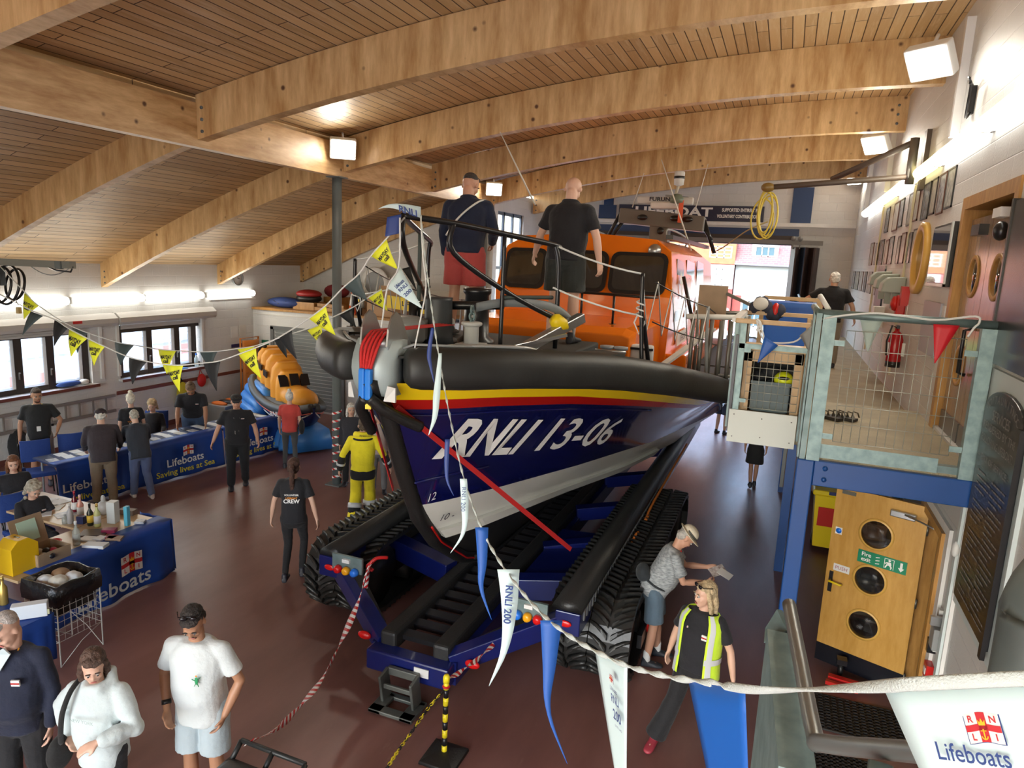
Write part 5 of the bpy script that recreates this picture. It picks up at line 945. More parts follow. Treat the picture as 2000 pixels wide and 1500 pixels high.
wb('paper_notice', 8.62, 8.80, 3.7, 4.1, .012, WHITE, label='white paper notice pinned beside the upper doorway', cat='notice')
fe = thing('fire_extinguisher', 'red fire extinguisher hanging low on the wall over the walkway', 'extinguisher', (XR-.12, 10.9, 3.15))
MB().lathe([(.085, 0), (.095, .03), (.095, .38), (.07, .46), (.03, .5), (.03, .54), (.001, .54)], (XR-.12, 10.9, 3.14), 20).build('cylinder', mat('exting_red', (.42, .01, .015), .25), fe); MB().lathe([(.097, 0), (.097, .08), (.09, .08)], (XR-.12, 10.9, 3.14), 20).build('base_band', BLKM, fe)
MB().tube([(XR-.12, 10.85, 3.68), (XR-.2, 10.8, 3.72), (XR-.24, 10.82, 3.5), (XR-.22, 10.85, 3.3)], .012, 6).build('hose', BLACK, fe); MB().box((XR-.12, 10.9, 3.70), (.04, .16, .04)).build('valve', BLKM, fe); wb('label', 10.85, 10.95, 3.3, 3.48, .216, WHITE, fe)
wb('extinguisher_sign', 11.1, 11.25, 3.75, 4.0, .01, WHITE, label='white sign above the fire extinguisher', cat='sign')
t = thing('red_fire_bell', 'red fire bell box on the wall behind the grey headset boxes', 'bell', (XR, 11.6, 4.0)); wb('case', 11.30, 11.48, 3.82, 4.12, .12, REDM, t, bevel=.02); MB().lathe([(.11, 0), (.1, .04), (.03, .07), (.001, .07)], (XR-.12, 11.39, 4.0), 18, rot).build('dome', REDM, t)
GB = mat('headset_grey', (.32, .37, .34), .45)
for i, (y, z) in enumerate(((11.75, 4.26), (12.5, 4.30), (13.4, 4.34))):
    t = thing('breathing_set_box', 'sage grey equipment box projecting from the wall, '+['nearest', 'middle', 'farthest'][i]+' of three', 'box', (XR-.2, y, z), 'equipment boxes on the right wall'); MB().prism([(XR-.001, y-.2, z-.12), (XR-.32, y-.2, z-.12), (XR-.30, y-.2, z+.02), (XR-.22, y-.2, z+.10), (XR-.001, y-.2, z+.12)], (0, .4, 0)).build('lid', GB, t, bevel=.02); wb('bracket', y-.05, y+.05, z-.35, z-.12, .15, GB, t)
wb('white_dispenser', 13.5, 13.8, 3.5, 3.85, .16, WHITE, label='white dispenser on the right wall far along the walkway', cat='dispenser'); wb('first_aid_case', 11.12, 11.28, 3.98, 4.25, .10, REDM, label='small dark red case on the wall below the oak ring', cat='case')
FR = [mat('frame_black', (.02, .02, .02), .3), mat('frame_brown', (.12, .04, .02), .4), mat('frame_dark', (.05, .035, .03), .35)]; PC = [mat('print_%d' % i, c, .25, col2=d, vscale=14) for i, (c, d) in enumerate((((.55, .56, .5), (.3, .32, .3)), ((.5, .52, .55), (.2, .22, .25)), ((.6, .58, .5), (.42, .42, .4)), ((.25, .27, .3), (.1, .11, .13)), ((.62, .62, .6), (.45, .46, .44))))]
ordn = ['first', 'second', 'third', 'fourth', 'fifth', 'sixth', 'seventh', 'eighth', 'ninth', 'tenth', 'eleventh']
def pic(y0, y1, z0, z1, k, lab):
    t = thing('framed_picture', lab, 'picture', (XR, (y0+y1)/2, (z0+z1)/2), 'framed pictures on the right wall'); f = MB().bx((XR-.016, y0, z0), (XR-.001, y0+.02, z1)).bx((XR-.016, y1-.02, z0), (XR-.001, y1, z1)).bx((XR-.016, y0, z0), (XR-.001, y1, z0+.02)).bx((XR-.016, y0, z1-.02), (XR-.001, y1, z1)); f.build('frame', FR[k % 3], t); wb('print', y0+.02, y1-.02, z0+.02, z1-.02, .012, PC[k % 5], t)
y = 9.15
for i in range(9): w = (.42, .40, .34, .5, .36, .5, .42, .6, .5)[i]; pic(y, y+w, 5.17-.03*(i % 2), 5.62, i, 'framed picture in the top row under the tubes, %s from the upper doors' % ordn[i]); y += w+(.06, .14, .1, .3, .1, .5, .1, .6, .2)[i]
y = 11.1
for i in range(9): w = (.38, .3, .42, .3, .5, .4, .6, .5, .6)[i]; pic(y, y+w, 4.58, 5.05-.03*(i % 2), i+2, 'framed picture in the middle row, %s from the oak ring' % ordn[i]); y += w+(.08, .3, .1, .5, .12, .3, .2, .4, .3)[i]
y = 15.2
for i in range(6): w = (.5, .7, .5, .6, .8, .6)[i]; pic(y, y+w, 4.0, 4.45, i+1, 'framed picture in the lowest row, %s beyond the equipment boxes' % ordn[i]); y += w+.35
t = thing('navy_information_board', 'tall navy information board on the wall beyond the equipment boxes', 'board', (XR, 14.5, 4.2)); wb('panel', 14.0, 15.0, 3.6, 4.5, .03, mat('info_navy', (.02, .03, .06), .3), t); wb('header', 14.0, 15.0, 4.5, 4.56, .028, PC[1], t)
for i, (y, w) in enumerate(((11.85, .06), (15.6, .05))): wb('conduit_%d' % i, y, y+w, 2.9, 5.7, .03, mat('conduit_cream', (.62, .58, .42), .5), label='pale vertical cable conduit on the right wall, '+['nearer' , 'farther'][i]+' of two', cat='conduit'); bpy.data.objects['conduit_%d' % i].name = 'cable_conduit'
for i, y in enumerate((9.35, 15.2, 19.0)): wb('down_pipe_%d' % i, y, y+.09, 5.95, 7.2, .09, WHITE, label='white vertical pipe boxing high on the right wall, '+['nearest the viewer', 'middle one', 'farthest'][i], cat='pipe'); bpy.data.objects['down_pipe_%d' % i].name = 'pipe_boxing'
t = thing('wall_hook', 'black double hook bracket high on the right wall', 'hook', (XR, 8.75, 6.2)); wb('plate', 8.78, 8.86, 6.08, 6.36, .05, BLKM, t); MB().tube(smooth_path([(XR-.03, 8.8, 6.34), (XR-.1, 8.72, 6.42), (XR-.1, 8.66, 6.40)], 4), .012, 6).tube(smooth_path([(XR-.03, 8.8, 6.1), (XR-.08, 8.68, 6.02), (XR-.1, 8.58, 6.1), (XR-.1, 8.56, 6.3), (XR-.12, 8.5, 6.32)], 4), .014, 6).build('hooks', BLKM, t)
# swing arm with yellow hose coil
t = thing('swing_arm', 'brown steel swing arm reaching out from the right wall with a hose', 'arm', (XR, 12.6, 6.1)); BR = mat('arm_brown', (.09, .065, .05), .5); a1, a2 = P(1787, 277, x=XR-.18), P(1787, 335, x=XR-.18); a2.y = a1.y; tip = P(1500, 366, y=11.4); el = P(1665, 345, y=12.4)
MB().tube([a1, el.lerp(tip, .25)], .045, 8).build('upper_tie', BR, t); MB().tube([Vector((a1.x, a1.y, a2.z-.02)), tip], .040, 8).build('lower_arm', BR, t); MB().tube([a1+Vector((0, 0, .05)), Vector((a1.x, a1.y, a2.z-.12))], .06, 10).build('pivot_post', GS, t); MB().bx((XR-.06, a1.y-.1, a2.z-.2), (XR-.001, a1.y+.1, a1.z+.15)).build('wall_plate', BR, t)
MB().ell(tip, (.10, .08, .07)).build('sheave', mat('sheave_brown', (.2, .12, .03), .4), t)
t = thing('yellow_hose_coil', 'coiled yellow hose hanging from the tip of the swing arm', 'hose', tip); YH = mat('hose_yellow', (.62, .48, .06), .5); m = MB()
for k in range(5): c = tip+Vector((.05*sin(k*2), .03*k, -.36-.05*(k % 3))); w = .10+.03*(k % 3); h = .30+.04*(k % 2); m.tube([c+Vector((w*cos(a), .02*sin(a), h*sin(a))) for a in [2*pi*i/24 for i in range(24)]], .012, 6, closed=True)
m.build('coil', YH, t); MB().tube(smooth_path([tip+Vector((.05, 0, -.5)), P(1460, 450, y=11.6), P(1420, 478, y=12.2), P(1400, 490, y=12.6)], 6), .010, 6).build('line', mat('hose_line', (.40, .34, .16), .5), t)
# ================================================================ UNDER THE LANDING
for i, (a, b, c, d) in enumerate(((.62, 6.85, 1.52, 7.45), (.62, 5.9, 1.3, 6.5))):
    t = thing('rubber_floor_mat', 'black perforated rubber mat on the red floor, '+['just inside the fire doorway', 'nearer the viewer under the galvanised rail'][i], 'mat', (a, b, 0), 'rubber mats'); m = MB()
    for k in range(15): x = a+(c-a)*k/14; m.bx((x-.012, b, .002), (x+.012, d, .02))
    for k in range(13): y = b+(d-b)*k/12; m.bx((a, y-.009, .002), (c, y+.009, .02))
    m.build('grid', mat('mat_black', (.02, .018, .016), .6), t)
t = thing('red_trolley', 'low red trolley with a black castor beside the open fire door', 'trolley', (1.0, 7.75, 0)); MB().box((1.08, 7.74, .06), (.42, .07, .04), rz=-.15).build('bar', REDM, t); MB().box((1.0, 7.64, .05), (.32, .05, .04), rz=-.15).build('bar', REDM, t); MB().cyl((.98, 7.95, .09), (1.02, 7.95, .09), .085, 16).build('castor', BLACK, t); MB().box((1.0, 7.9, .2), (.1, .1, .06)).build('fork', BLKM, t)
t = thing('yellow_clinical_bin', 'tall yellow wheelie bin behind the open fire door', 'bin', (1.0, 11.7, 0)); m = MB().rings([[Vector((1.0+a*w, 11.75+b*w, z)) for a, b in ((-1, -1), (1, -1), (1, 1), (-1, 1))] for z, w in ((.1, .19), (.95, .24))]); m.sm = [False]*len(m.sm); m.build('body', YELM, t); MB().box((1.0, 11.75, 1.0), (.56, .56, .09)).build('lid', YELM, t, bevel=.03); MB().box((1.05, 11.47, 1.02), (.2, .02, .05)).build('lid_label', mat('label_blue', (.02, .03, .15), .5), t); MB().box((.98, 11.50, .62), (.3, .02, .3)).build('notice', REDM, t); MB().cyl((.8, 11.95, .1), (1.2, 11.95, .1), .1, 14).build('wheel', BLACK, t)
t = thing('low_cabinet', 'dark cabinet with blue lid and castors under the walkway', 'cabinet', (.55, 15, 0)); MB().bx((.32, 14.4, .15), (1.1, 16, 1.0)).build('body', mat('cab_brown', (.14, .05, .035), .5), t); MB().bx((.30, 14.38, 1.0), (1.12, 16.02, 1.3)).build('lid', BLUM, t); MB().bx((.28, 14.36, .15), (.34, 14.42, 1.0)).build('corner_post', GREY, t)
for x, y in ((.38, 14.5), (1.0, 14.5), (.38, 15.9), (1.0, 15.9)): MB().cyl((x-.02, y, .075), (x+.02, y, .075), .075, 12).build('castor', BLACK, t)
t = thing('storage_shelf', 'shelving unit full of kit seen through the fire door portholes', 'shelf', (1.3, 9.4, 0)); 
for z in (.15, .65, 1.15, 1.65): MB().bx((.95, 9.1, z), (1.58, 10.2, z+.03)).build('shelf_board', GREY, t)
for x, y in ((.95, 9.1), (1.55, 9.1), (.95, 10.17), (1.55, 10.17)): MB().bx((x, y, 0), (x+.03, y+.03, 2.0)).build('upright', STEEL, t)
kc = [mat('kit_a', (.5, .5, .46), .6), mat('kit_b', (.08, .09, .1), .6), mat('kit_c', (.35, .2, .1), .6), mat('kit_d', (.6, .6, .62), .6)]
for i in range(16):
    z = .18+.5*(i // 4); y = 9.2+.25*(i % 4); h = .2+.05*((i*3) % 4); MB().bx((1.02, y, z+.001), (1.45, y+.17, z+h)).build('kit_box', kc[(i*5+i//4) % 4], label='storage box on the %s shelf behind the fire door, %s from the front' % (['bottom', 'second', 'third', 'top'][i//4], ['first', 'second', 'third', 'fourth'][i % 4]), cat='box', group='kit boxes on the shelving')
t = thing('flipchart_tube', 'pale roll leaning beside the shelving behind the door', 'roll', (.85, 8.9, 0)); MB().cyl((.95, 8.75, .0), (1.1, 8.95, 1.9), .05, 12).build('roll', WHITE, t)
# ================================================================ GALVANISED STAIR RAILS IN THE FOREGROUND
t = thing('stair_railing', 'galvanised stair railing with perforated web in the lower right foreground', 'railing', (.2, 2.0, 2.0))
A, B, Cc = PD(1541, 1180, 2.7), PD(1590, 1432, 2.05), PD(2060, 1500, 1.3)
MB().tube(smooth_path([A, A.lerp(B, .5), B, PD(1610, 1452, 1.95), PD(1800, 1470, 1.62), Cc], 5), .025, 14).build('hand_rail', mat('rail_worn', (.27, .28, .27), .35, .6), t)
E1, E2 = PD(1538, 1260, 2.62), PD(1560, 1530, 1.95)
m = MB(); m.rings([[p+Vector((-.07, 0, 0)), p+Vector((.035, 0, 0)), p+Vector((.035, 0, -.9)), p+Vector((-.07, 0, -.9))] for p in (A+Vector((0, -.1, -.07)), PD(1575, 1480, 2.0)+Vector((0, 0, -.05)))]); m.sm = [False]*len(m.sm); m.build('web_plate', GALVL, t)
m = MB().prism([A+Vector((-.04, .02, -.04)), A+Vector((-.075, .0, -.12)), A+Vector((-.075, -.06, -.15)), A+Vector((-.0, -.06, -.08))], (.02, 0, 0)); m.build('end_plate', GALV, t)
m = MB(); m.tube([PD(1720, 1490, 1.7), PD(1712, 1600, 1.65)], .028, 12); m.build('rail_post', GALV, t)
t = thing('newel_post', 'thick rounded galvanised newel post at the right frame edge', 'post', PD(2000, 1300, 1.0)); n0 = PD(2042, 1180, 1.05)
MB().tube(smooth_path([n0+Vector((.12, -.1, .06)), n0+Vector((.03, 0, .05)), n0+Vector((.0, .01, -.01)), n0+Vector((0, .01, -.08)), n0+Vector((0, 0, -.6))], 5), .052, 18).build('bent_tube', mat('newel_dark', (.13, .16, .15), .5, .2, var=.2), t)
# ================================================================ STORAGE LOFT AT THE END OF THE AISLE
lo = MB().bx((XL, 15.35, 0), (XC-.3, 15.5, 2.68)); lo.build('wall_loft', BLOCK, kind='structure'); MB().bx((XL, 15.3, 2.68), (XC-.25, 17.6, 2.74)).build('loft_deck', OAKD, label='timber loft shelf on top of the blockwork store wall', cat='shelf')
MB().bx((XC-.35, 15.5, 0), (XC-.25, 17.6, 2.68)).build('wall_store', BLOCK, kind='structure')
MB().bx((XL, 15.335, 2.55), (XC-.3, 15.35, 2.58)).build('trim_9', CREAM, kind='structure')
t = thing('louvre_shutter', 'grey louvred roller shutter in the blockwork store wall', 'shutter', (-11.8, 15.3, 1.2)); SL = mat('louvre_grey', (.30, .33, .33), .5)
fr = MB().bx((-13.05, 15.30, .0), (-12.95, 15.352, 2.25)).bx((-10.75, 15.30, .0), (-10.65, 15.352, 2.25)).bx((-13.05, 15.30, 2.17), (-10.65, 15.352, 2.27)).build('frame', mat('frame_grey', (.16, .17, .17), .5), t); m = MB()
for i in range(22): z = .05+i*.097; m.box((-11.85, 15.33, z+.05), (2.1, .015, .09), Matrix.Rotation(.35, 3, 'X'))
m.build('slats', SL, t)
wb0 = MB().bx((-10.3, 15.30, 1.35), (-10.18, 15.35, 1.5)).build('wall_socket', GREY, label='small grey socket on the store wall right of the shutter', cat='socket'); MB().bx((-10.25, 15.335, 1.5), (-10.23, 15.35, 2.68)).build('socket_conduit', GREY, label='thin grey conduit above the wall socket', cat='conduit')
MB().bx((-13.35, 15.30, 1.55), (-13.15, 15.35, 1.85)).build('green_sign', mat('green_box', (.0, .12, .06), .5), label='dark green box on the wall left of the louvred shutter', cat='box')
t = thing('grey_wall_cabinet', 'grey low cabinet behind the steel column under the loft', 'cabinet', (-8.9, 15.2, 0)); MB().bx((-9.3, 14.9, 0), (-8.3, 15.3, 1.6)).build('body', mat('cabinet_grey', (.45, .45, .44), .5), t); MB().bx((-9.2, 14.88, .9), (-8.4, 14.9, 1.5)).build('dark_panel', mat('panel_dark', (.04, .04, .04), .3), t)
# things on the loft
LZ2 = 2.74
t = thing('traffic_cone', 'orange and white traffic cone on the loft shelf left of the column', 'cone', P(690, 598, y=15.7)); c = P(690, 598, y=15.7); c.z = LZ2; MB().bx((c.x-.17, c.y-.17, LZ2), (c.x+.17, c.y+.17, LZ2+.03)).build('base', mat('cone_orange', (.7, .10, .02), .5), t); MB().lathe([(.13, .03), (.105, .22), (.001, .22)], c, 18).build('lower_band', mat('cone_orange', (0, 0, 0)), t); MB().lathe([(.105, .22), (.065, .52), (.001, .52)], c, 18).build('white_band', WHITE, t); MB().lathe([(.065, .52), (.03, .74), (.02, .75), (.001, .75)], c, 18).build('tip', mat('cone_orange', (0, 0, 0)), t)
def ring_coil(c, r, rr, mt, n, name, lab, cat):
    t = thing(name, lab, cat, c); m = MB()
    for k in range(n): m.tube([Vector(c)+Vector((r*cos(a), r*.8*sin(a), .03+k*rr*1.7)) for a in [2*pi*i/20 for i in range(20)]], rr, 7, closed=True)
    m.build('coil', mt, t); return t
bt = thing('blue_holdall', 'dark blue zipped holdall at the left end of the loft shelf', 'bag', (-13, 15.8, LZ2)); MB().ell((-12.95, 15.85, LZ2+.14), (.62, .28, .15)).build('body', mat('bag_blue', (.03, .06, .22), .7, bump=.5, bscale=12), bt); MB().tube([(-13.2, 15.62, LZ2+.2), (-13.0, 15.58, LZ2+.12), (-12.75, 15.62, LZ2+.2)], .012, 5).build('handle', BLKM, bt)
bt = thing('red_kit_case', 'flat red and black kit case stacked on the loft shelf', 'case', (-12.4, 15.9, LZ2)); MB().ell((-12.25, 15.95, LZ2+.42), (.38, .3, .12)).build('lid', mat('case_red', (.35, .02, .02), .5), bt); MB().ell((-12.25, 15.95, LZ2+.30), (.38, .3, .14)).build('lower_half', BLACK, bt); MB().bx((-12.6, 15.7, LZ2), (-11.9, 16.2, LZ2+.2)).build('timber_packing', OAKD, bt)
bt = thing('dark_red_bundle', 'dark red rolled bundle behind the red kit case', 'bundle', (-11.9, 16.5, LZ2)); MB().ell((-11.8, 16.6, LZ2+.5), (.38, .3, .2)).build('roll', mat('bundle_red', (.18, .015, .02), .7), bt); MB().bx((-12.1, 16.4, LZ2), (-11.5, 16.9, LZ2+.34)).build('box_below', OAKD, bt)
for i in range(7):
    x = -11.75+.22*(i % 4); z = LZ2+.001+.1*(i//4)+.0; MB().box((x+.15, 15.75+.1*(i % 3), z+.05), (.75 if i < 4 else .5, .14, .09), rz=.15*(i % 3)-.1).build('timber_block', OAKD, label='brown timber block in the pile on the loft shelf, %s' % ['bottom far left', 'bottom left middle', 'bottom right middle', 'bottom far right', 'upper left', 'upper middle', 'upper right'][i], cat='timber', group='timber blocks on the loft')
MB().lathe([(.12, 0), (.14, .1), (.1, .22), (.02, .25)], (-11.35, 15.9, LZ2+.20), 16).build('black_drum', BLACK, label='small black round drum on top of the timber pile', cat='drum')
bt = thing('cardboard_box', 'open brown cardboard box on the loft shelf behind the column', 'box', (-9.9, 15.8, LZ2)); CB = mat('cardboard', (.48, .30, .17), .7); MB().bx((-10.15, 15.6, LZ2), (-9.35, 16.1, LZ2+.48)).build('body', CB, bt); MB().box((-9.75, 16.15, LZ2+.62), (.8, .02, .3), Matrix.Rotation(-.3, 3, 'X')).build('flap', CB, bt)
bt = thing('striped_post_board', 'black and yellow striped height post standing on the loft shelf', 'post', (-10.35, 15.6, LZ2)); MB().bx((-10.42, 15.55, LZ2), (-10.3, 15.6, LZ2+.75)).build('board', BLKM, bt)
for i in range(5): MB().bx((-10.40, 15.54, LZ2+.06+.14*i), (-10.35, 15.551, LZ2+.13+.14*i)).build('stripe', YELM, bt)
bt = thing('yellow_banner', 'long yellow lettered banner lying along the loft shelf', 'banner', (-8.9, 15.7, LZ2)); MB().box((-8.75, 15.62, LZ2+.34), (1.6, .05, .32), Matrix.Rotation(.08, 3, 'Y')).build('board', YELM, bt); m = MB(); text_on(m, 'LIFEBOATS', (-8.7, 15.59, LZ2+.34), (1, 0, -.08), (0, 0, 1), .17, bold=.02); m.build('lettering', TXTK, bt)
bt = thing('round_white_float', 'large round white sign leaning on the gable wall above the loft', 'sign', P(733, 555, y=17.0)); c = P(733, 553, y=17.3); rY = Euler((R(90), 0, 0)).to_matrix(); MB().lathe([(.20, 0), (.44, 0), (.46, .03), (.44, .06), (.20, .06), (.20, 0)], c, 36, rY).build('ring', mat('float_white', (.8, .8, .78), .4), bt); MB().lathe([(.30, .062), (.32, .062), (.32, .066), (.30, .066)], c, 36, rY).build('ring_line', GREY, bt); MB().bx((c.x-.3, c.y-.1, LZ2), (c.x+.3, c.y, c.z-.4)).build('packing_case', CB, bt)
for i in range(8):
    x = -8.95+.22*i; MB().box((x, 15.75+.05*(i % 2), LZ2+.04+.0*i), (.2, .25, .07), rz=.3*(i % 3)).build('loft_bundle', [mat('bund_a', (.05, .06, .09), .7), mat('bund_b', (.3, .28, .26), .7), mat('bund_c', (.1, .08, .12), .7)][i % 3], label='small folded bundle on the loft shelf, %s counting rightward from the cardboard box' % ordn[i], cat='bundle', group='bundles on the loft')
# left wall fittings
t = thing('wall_clock', 'round white faced clock on the left wall under the rafter', 'clock', (XL, 14.6, 3.5)); c = P(463, 544, x=XL+.03); rX = Euler((0, R(90), 0)).to_matrix(); MB().lathe([(.001, .0), (.17, 0), (.17, .02), (.001, .02)], c, 30, rX).build('face', WHITE, t); MB().lathe([(.16, 0), (.19, 0), (.19, .05), (.16, .05), (.16, 0)], c, 30, rX).build('rim', GREY, t); MB().box(c+Vector((.025, 0, .05)), (.004, .012, .11)).build('minute_hand', BLKM, t); MB().box(c+Vector((.025, .03, 0)), (.004, .07, .014)).build('hour_hand', BLKM, t)
t = thing('aluminium_ladder', 'aluminium ladder hung lengthways on the wall under the left windows', 'ladder', (XL+.08, 9, .8)); AL = mat('ladder_alu', (.30, .28, .26), .45, .4)
for z in (.66, 1.0): MB().bx((XL+.05, 5.5, z-.03), (XL+.09, 10.9, z+.03)).build('stile', AL, t)
for i in range(17): MB().bx((XL+.055, 5.7+i*.31, .69), (XL+.085, 5.73+i*.31, .97)).build('rung', AL, t)
for y in (6.5, 9.4): MB().bx((XL+.003, y, .62), (XL+.12, y+.04, .66)).build('wall_bracket', BLKM, t)
for i, (y, z, c_) in enumerate(((14.5, 1.95, WHITE), (14.8, 1.97, CREAM), (14.5, 1.68, mat('sign_navy2', (.03, .03, .12), .4)))):
    MB().bx((XL+.001, y, z), (XL+.012, y+(.24 if i < 2 else .55), z+(.3 if i < 2 else .09))).build('wall_notice', c_, label=['white notice sheet on the left wall beyond the windows', 'second cream notice sheet beside the white one', 'narrow navy sign below the two notice sheets'][i], cat='notice')
t = thing('yellow_float_bag', 'yellow drag bag hanging on the left wall under the farther window', 'bag', (XL+.1, 12.6, .9)); MB().ell((XL+.14, 12.7, .72), (.10, .17, .32)).build('bag', mat('bag_yellow', (.55, .45, .02), .6), t); MB().tube([(XL+.12, 12.6, 1.0), (XL+.1, 12.6, 1.25), (XL+.12, 12.75, 1.0)], .02, 6).build('strap', BLKM, t)
t = thing('red_hanging_bag', 'small red bag hanging right of the yellow one', 'bag', (XL+.1, 13.3, 1)); MB().ell((XL+.1, 13.35, .98), (.06, .14, .17)).build('bag', REDM, t); MB().tube([(XL+.08, 13.28, 1.1), (XL+.05, 13.35, 1.25), (XL+.08, 13.42, 1.1)], .01, 5).build('strap', REDM, t)
t = thing('orange_stretcher', 'tall orange rescue basket stretcher leaning in the far left corner', 'stretcher', (-13.3, 14.9, 0)); OG = mat('stretcher_orange', (.62, .20, .03), .5); m = MB().grid(lambda u, v: (-13.35+.10*sin(pi*u), 14.55+.62*u, .01+1.89*v), 8, 8, thick=(.03, 0, 0)); m.build('shell', OG, t)
for i in range(5): MB().box((-13.28, 14.86, .3+i*.36), (.04, .56, .03)).build('rib', OG, t)
MB().tube([(-13.38, 14.52, .1), (-13.38, 14.52, 1.95), (-13.38, 15.2, 1.95), (-13.38, 15.2, .1)], .025, 8).build('rim_rail', OG, t)
t = thing('parts_crate', 'grey crate filled with orange lifejackets against the left wall', 'crate', (-12.9, 13.6, 0)); MB().bx((-13.25, 13.1, 0), (-12.6, 14.3, .42)).build('tub', mat('tub_grey', (.28, .28, .26), .6), t); MB().bx((-13.27, 13.08, .40), (-12.58, 14.32, .45)).build('rim', mat('tub_grey', (0, 0, 0)), t)
for i in range(5): MB().ell((-12.92, 13.25+.23*i, .47), (.25, .10, .06), 12, 7).build('lifejacket', mat('jacket_orange', (.75, .18, .02), .6) if i % 2 == 0 else BLACK, label='%s folded in the grey crate, %s from the near end' % ('orange lifejacket' if i % 2 == 0 else 'black lifejacket', ordn[i]), cat='lifejacket', group='lifejackets in the crate')
for i, (y, r, c_) in enumerate(((10.0, .28, BLUM), (10.35, .1, CREAM))): MB().ell((XL+.0, y-.1, 1.40), (.09, r, .055), 12, 7).build('folded_jacket' if i == 0 else 'white_mug', mat('jacket_blue', (.04, .10, .35), .7) if i == 0 else CREAM, label=['folded blue jacket on the window sill behind the standing man', 'cream bowl on the window sill beside the folded jacket'][i], cat=['jacket', 'bowl'][i])
t = thing('water_bottle', 'clear water bottle on the sill of the farther window', 'bottle', (XL+.05, 13.3, 1.33)); MB().lathe([(.05, 0), (.05, .22), (.02, .28), (.02, .31), (.001, .31)], (XL+.05, 13.25, 1.33), 12).build('bottle', mat('bottle_clear', (.6, .75, .8), .1, alpha=.6), t); MB().lathe([(.022, 0), (.022, .03), (.001, .03)], (XL+.05, 13.25, 1.64), 10).build('cap', BLUM, t)
MB().box((XL+.0, 12.7, 1.345), (.16, .5, .02)).build('blue_folder', mat('folder_blue', (.1, .3, .7), .5), label='light blue folder on the sill of the farther window', cat='folder')
# hoist track and hanging hose reel at far left
t = thing('hoist_rail', 'grey steel hoist rail with trailing cables at the top left of the stalls', 'rail', P(60, 515, y=7.2)); a, b = P(-60, 508, y=7.2), P(142, 518, y=7.2)
MB().beam(a, b, .10, .10).build('rail', mat('hoist_grey', (.22, .22, .19), .5), t); m = MB(); m.tube([b+Vector((0, 0, -.02)), b+Vector((-.05, 0, -.10)), b+Vector((-.35, 0, -.09)), b+Vector((-.55, 0, -.04))], .012, 6); m.build('cable', BLKM, t); MB().tube(catenary(P(60, 520, y=7.2), P(138, 522, y=7.2), .12, 10), .008, 5).build('loose_cable', GREY, t); MB().box(P(115, 518, y=7.15), (.12, .05, .11)).build('end_stop', DSTEEL, t)
for x in (a.x+.3,): MB().cyl((x, 7.2, a.z), (x, 7.2, zb(x)+.45), .015, 6).build('hanger', DSTEEL, t)
t = thing('hose_reel', 'hanging black cable reel hoops at the left frame edge above the windows', 'reel', P(20, 560, y=7.2)); c = P(14, 556, y=7.25)
for k, (r, dy) in enumerate(((.30, 0), (.24, .12), (.27, -.1))): MB().tube([c+Vector((r*.9*cos(a), dy+.05*sin(a), r*sin(a))) for a in [2*pi*i/28 for i in range(28)]], .02, 7, closed=True).build('hoop', BLKM, t)
MB().box(c+Vector((-.08, -.1, .12)), (.22, .1, .26), rz=.3).build('reel_case', mat('reel_dark', (.03, .035, .035), .4), t); MB().box(c+Vector((.22, 0, -.38)), (.06, .05, .1)).build('padlock', mat('padlock_brass', (.5, .35, .12), .4), t); MB().tube([c+Vector((.16, 0, -.22)), c+Vector((.22, 0, -.3))], .01, 5).build('hook', STEEL, t)
# ================================================================ PEOPLE
SKIN = mat('skin', (.56, .30, .20), .5, var=.06); SKIN2 = mat('skin_pale', (.66, .40, .29), .5, var=.05); SKIN3 = mat('skin_tan', (.42, .21, .12), .5, var=.06)
EYE = mat('eye_dark', (.02, .015, .012), .2); EYW = mat('eye_white', (.42, .38, .35), .3); LIP = mat('lip', (.42, .13, .11), .5)
def cloth(name, c, v=.12): return mat('cloth_'+name, c, .85, var=v, vscale=4, bump=.25, bscale=35, sheen=.1)
_tex = bpy.data.textures.new('fold', 'CLOUDS'); _tex.noise_scale = .14
_tex2 = bpy.data.textures.new('strands', 'CLOUDS'); _tex2.noise_scale = .025
class Blob(MB):
    def cap(s, pts, r, seg=12):
        pts = [Vector(p) for p in pts]; r = list(r)
        s.tube(pts, r, seg)
        for p, q in ((pts[0], r[0]), (pts[-1], r[-1])): s.ell(p, q*.99, seg, 7)
        for i in range(1, len(pts)-1): s.ell(pts[i], r[i]*1.0, seg, 7)
        return s
    def loft(s, cs, fr=None):
        """cs: (centre, rx, ry) with a common frame"""
        fr = fr or Matrix.Identity(3); n = 20; rr = []
        for c, rx, ry in cs:
            rr.append([Vector(c)+fr@Vector((math.copysign(abs(cos(a))**.85, cos(a))*rx, math.copysign(abs(sin(a))**.85, sin(a))*ry, 0)) for a in [2*pi*k/n for k in range(n)]])
        return s.rings(rr)
    def make(s, name, mt, par, vox, sm=4, disp=0, tex=None, world=False, **k):
        o = s.build(name, mt, par, world=world, **k); md = o.modifiers.new('fuse', 'REMESH'); md.mode = 'VOXEL'; md.voxel_size = vox; md.use_smooth_shade = True
        if disp: d = o.modifiers.new('fold', 'DISPLACE'); d.texture = tex or _tex; d.strength = disp; d.mid_level = .5; d.texture_coords = 'LOCAL'
        md = o.modifiers.new('soft', 'SMOOTH'); md.factor = .6; md.iterations = sm
        return o
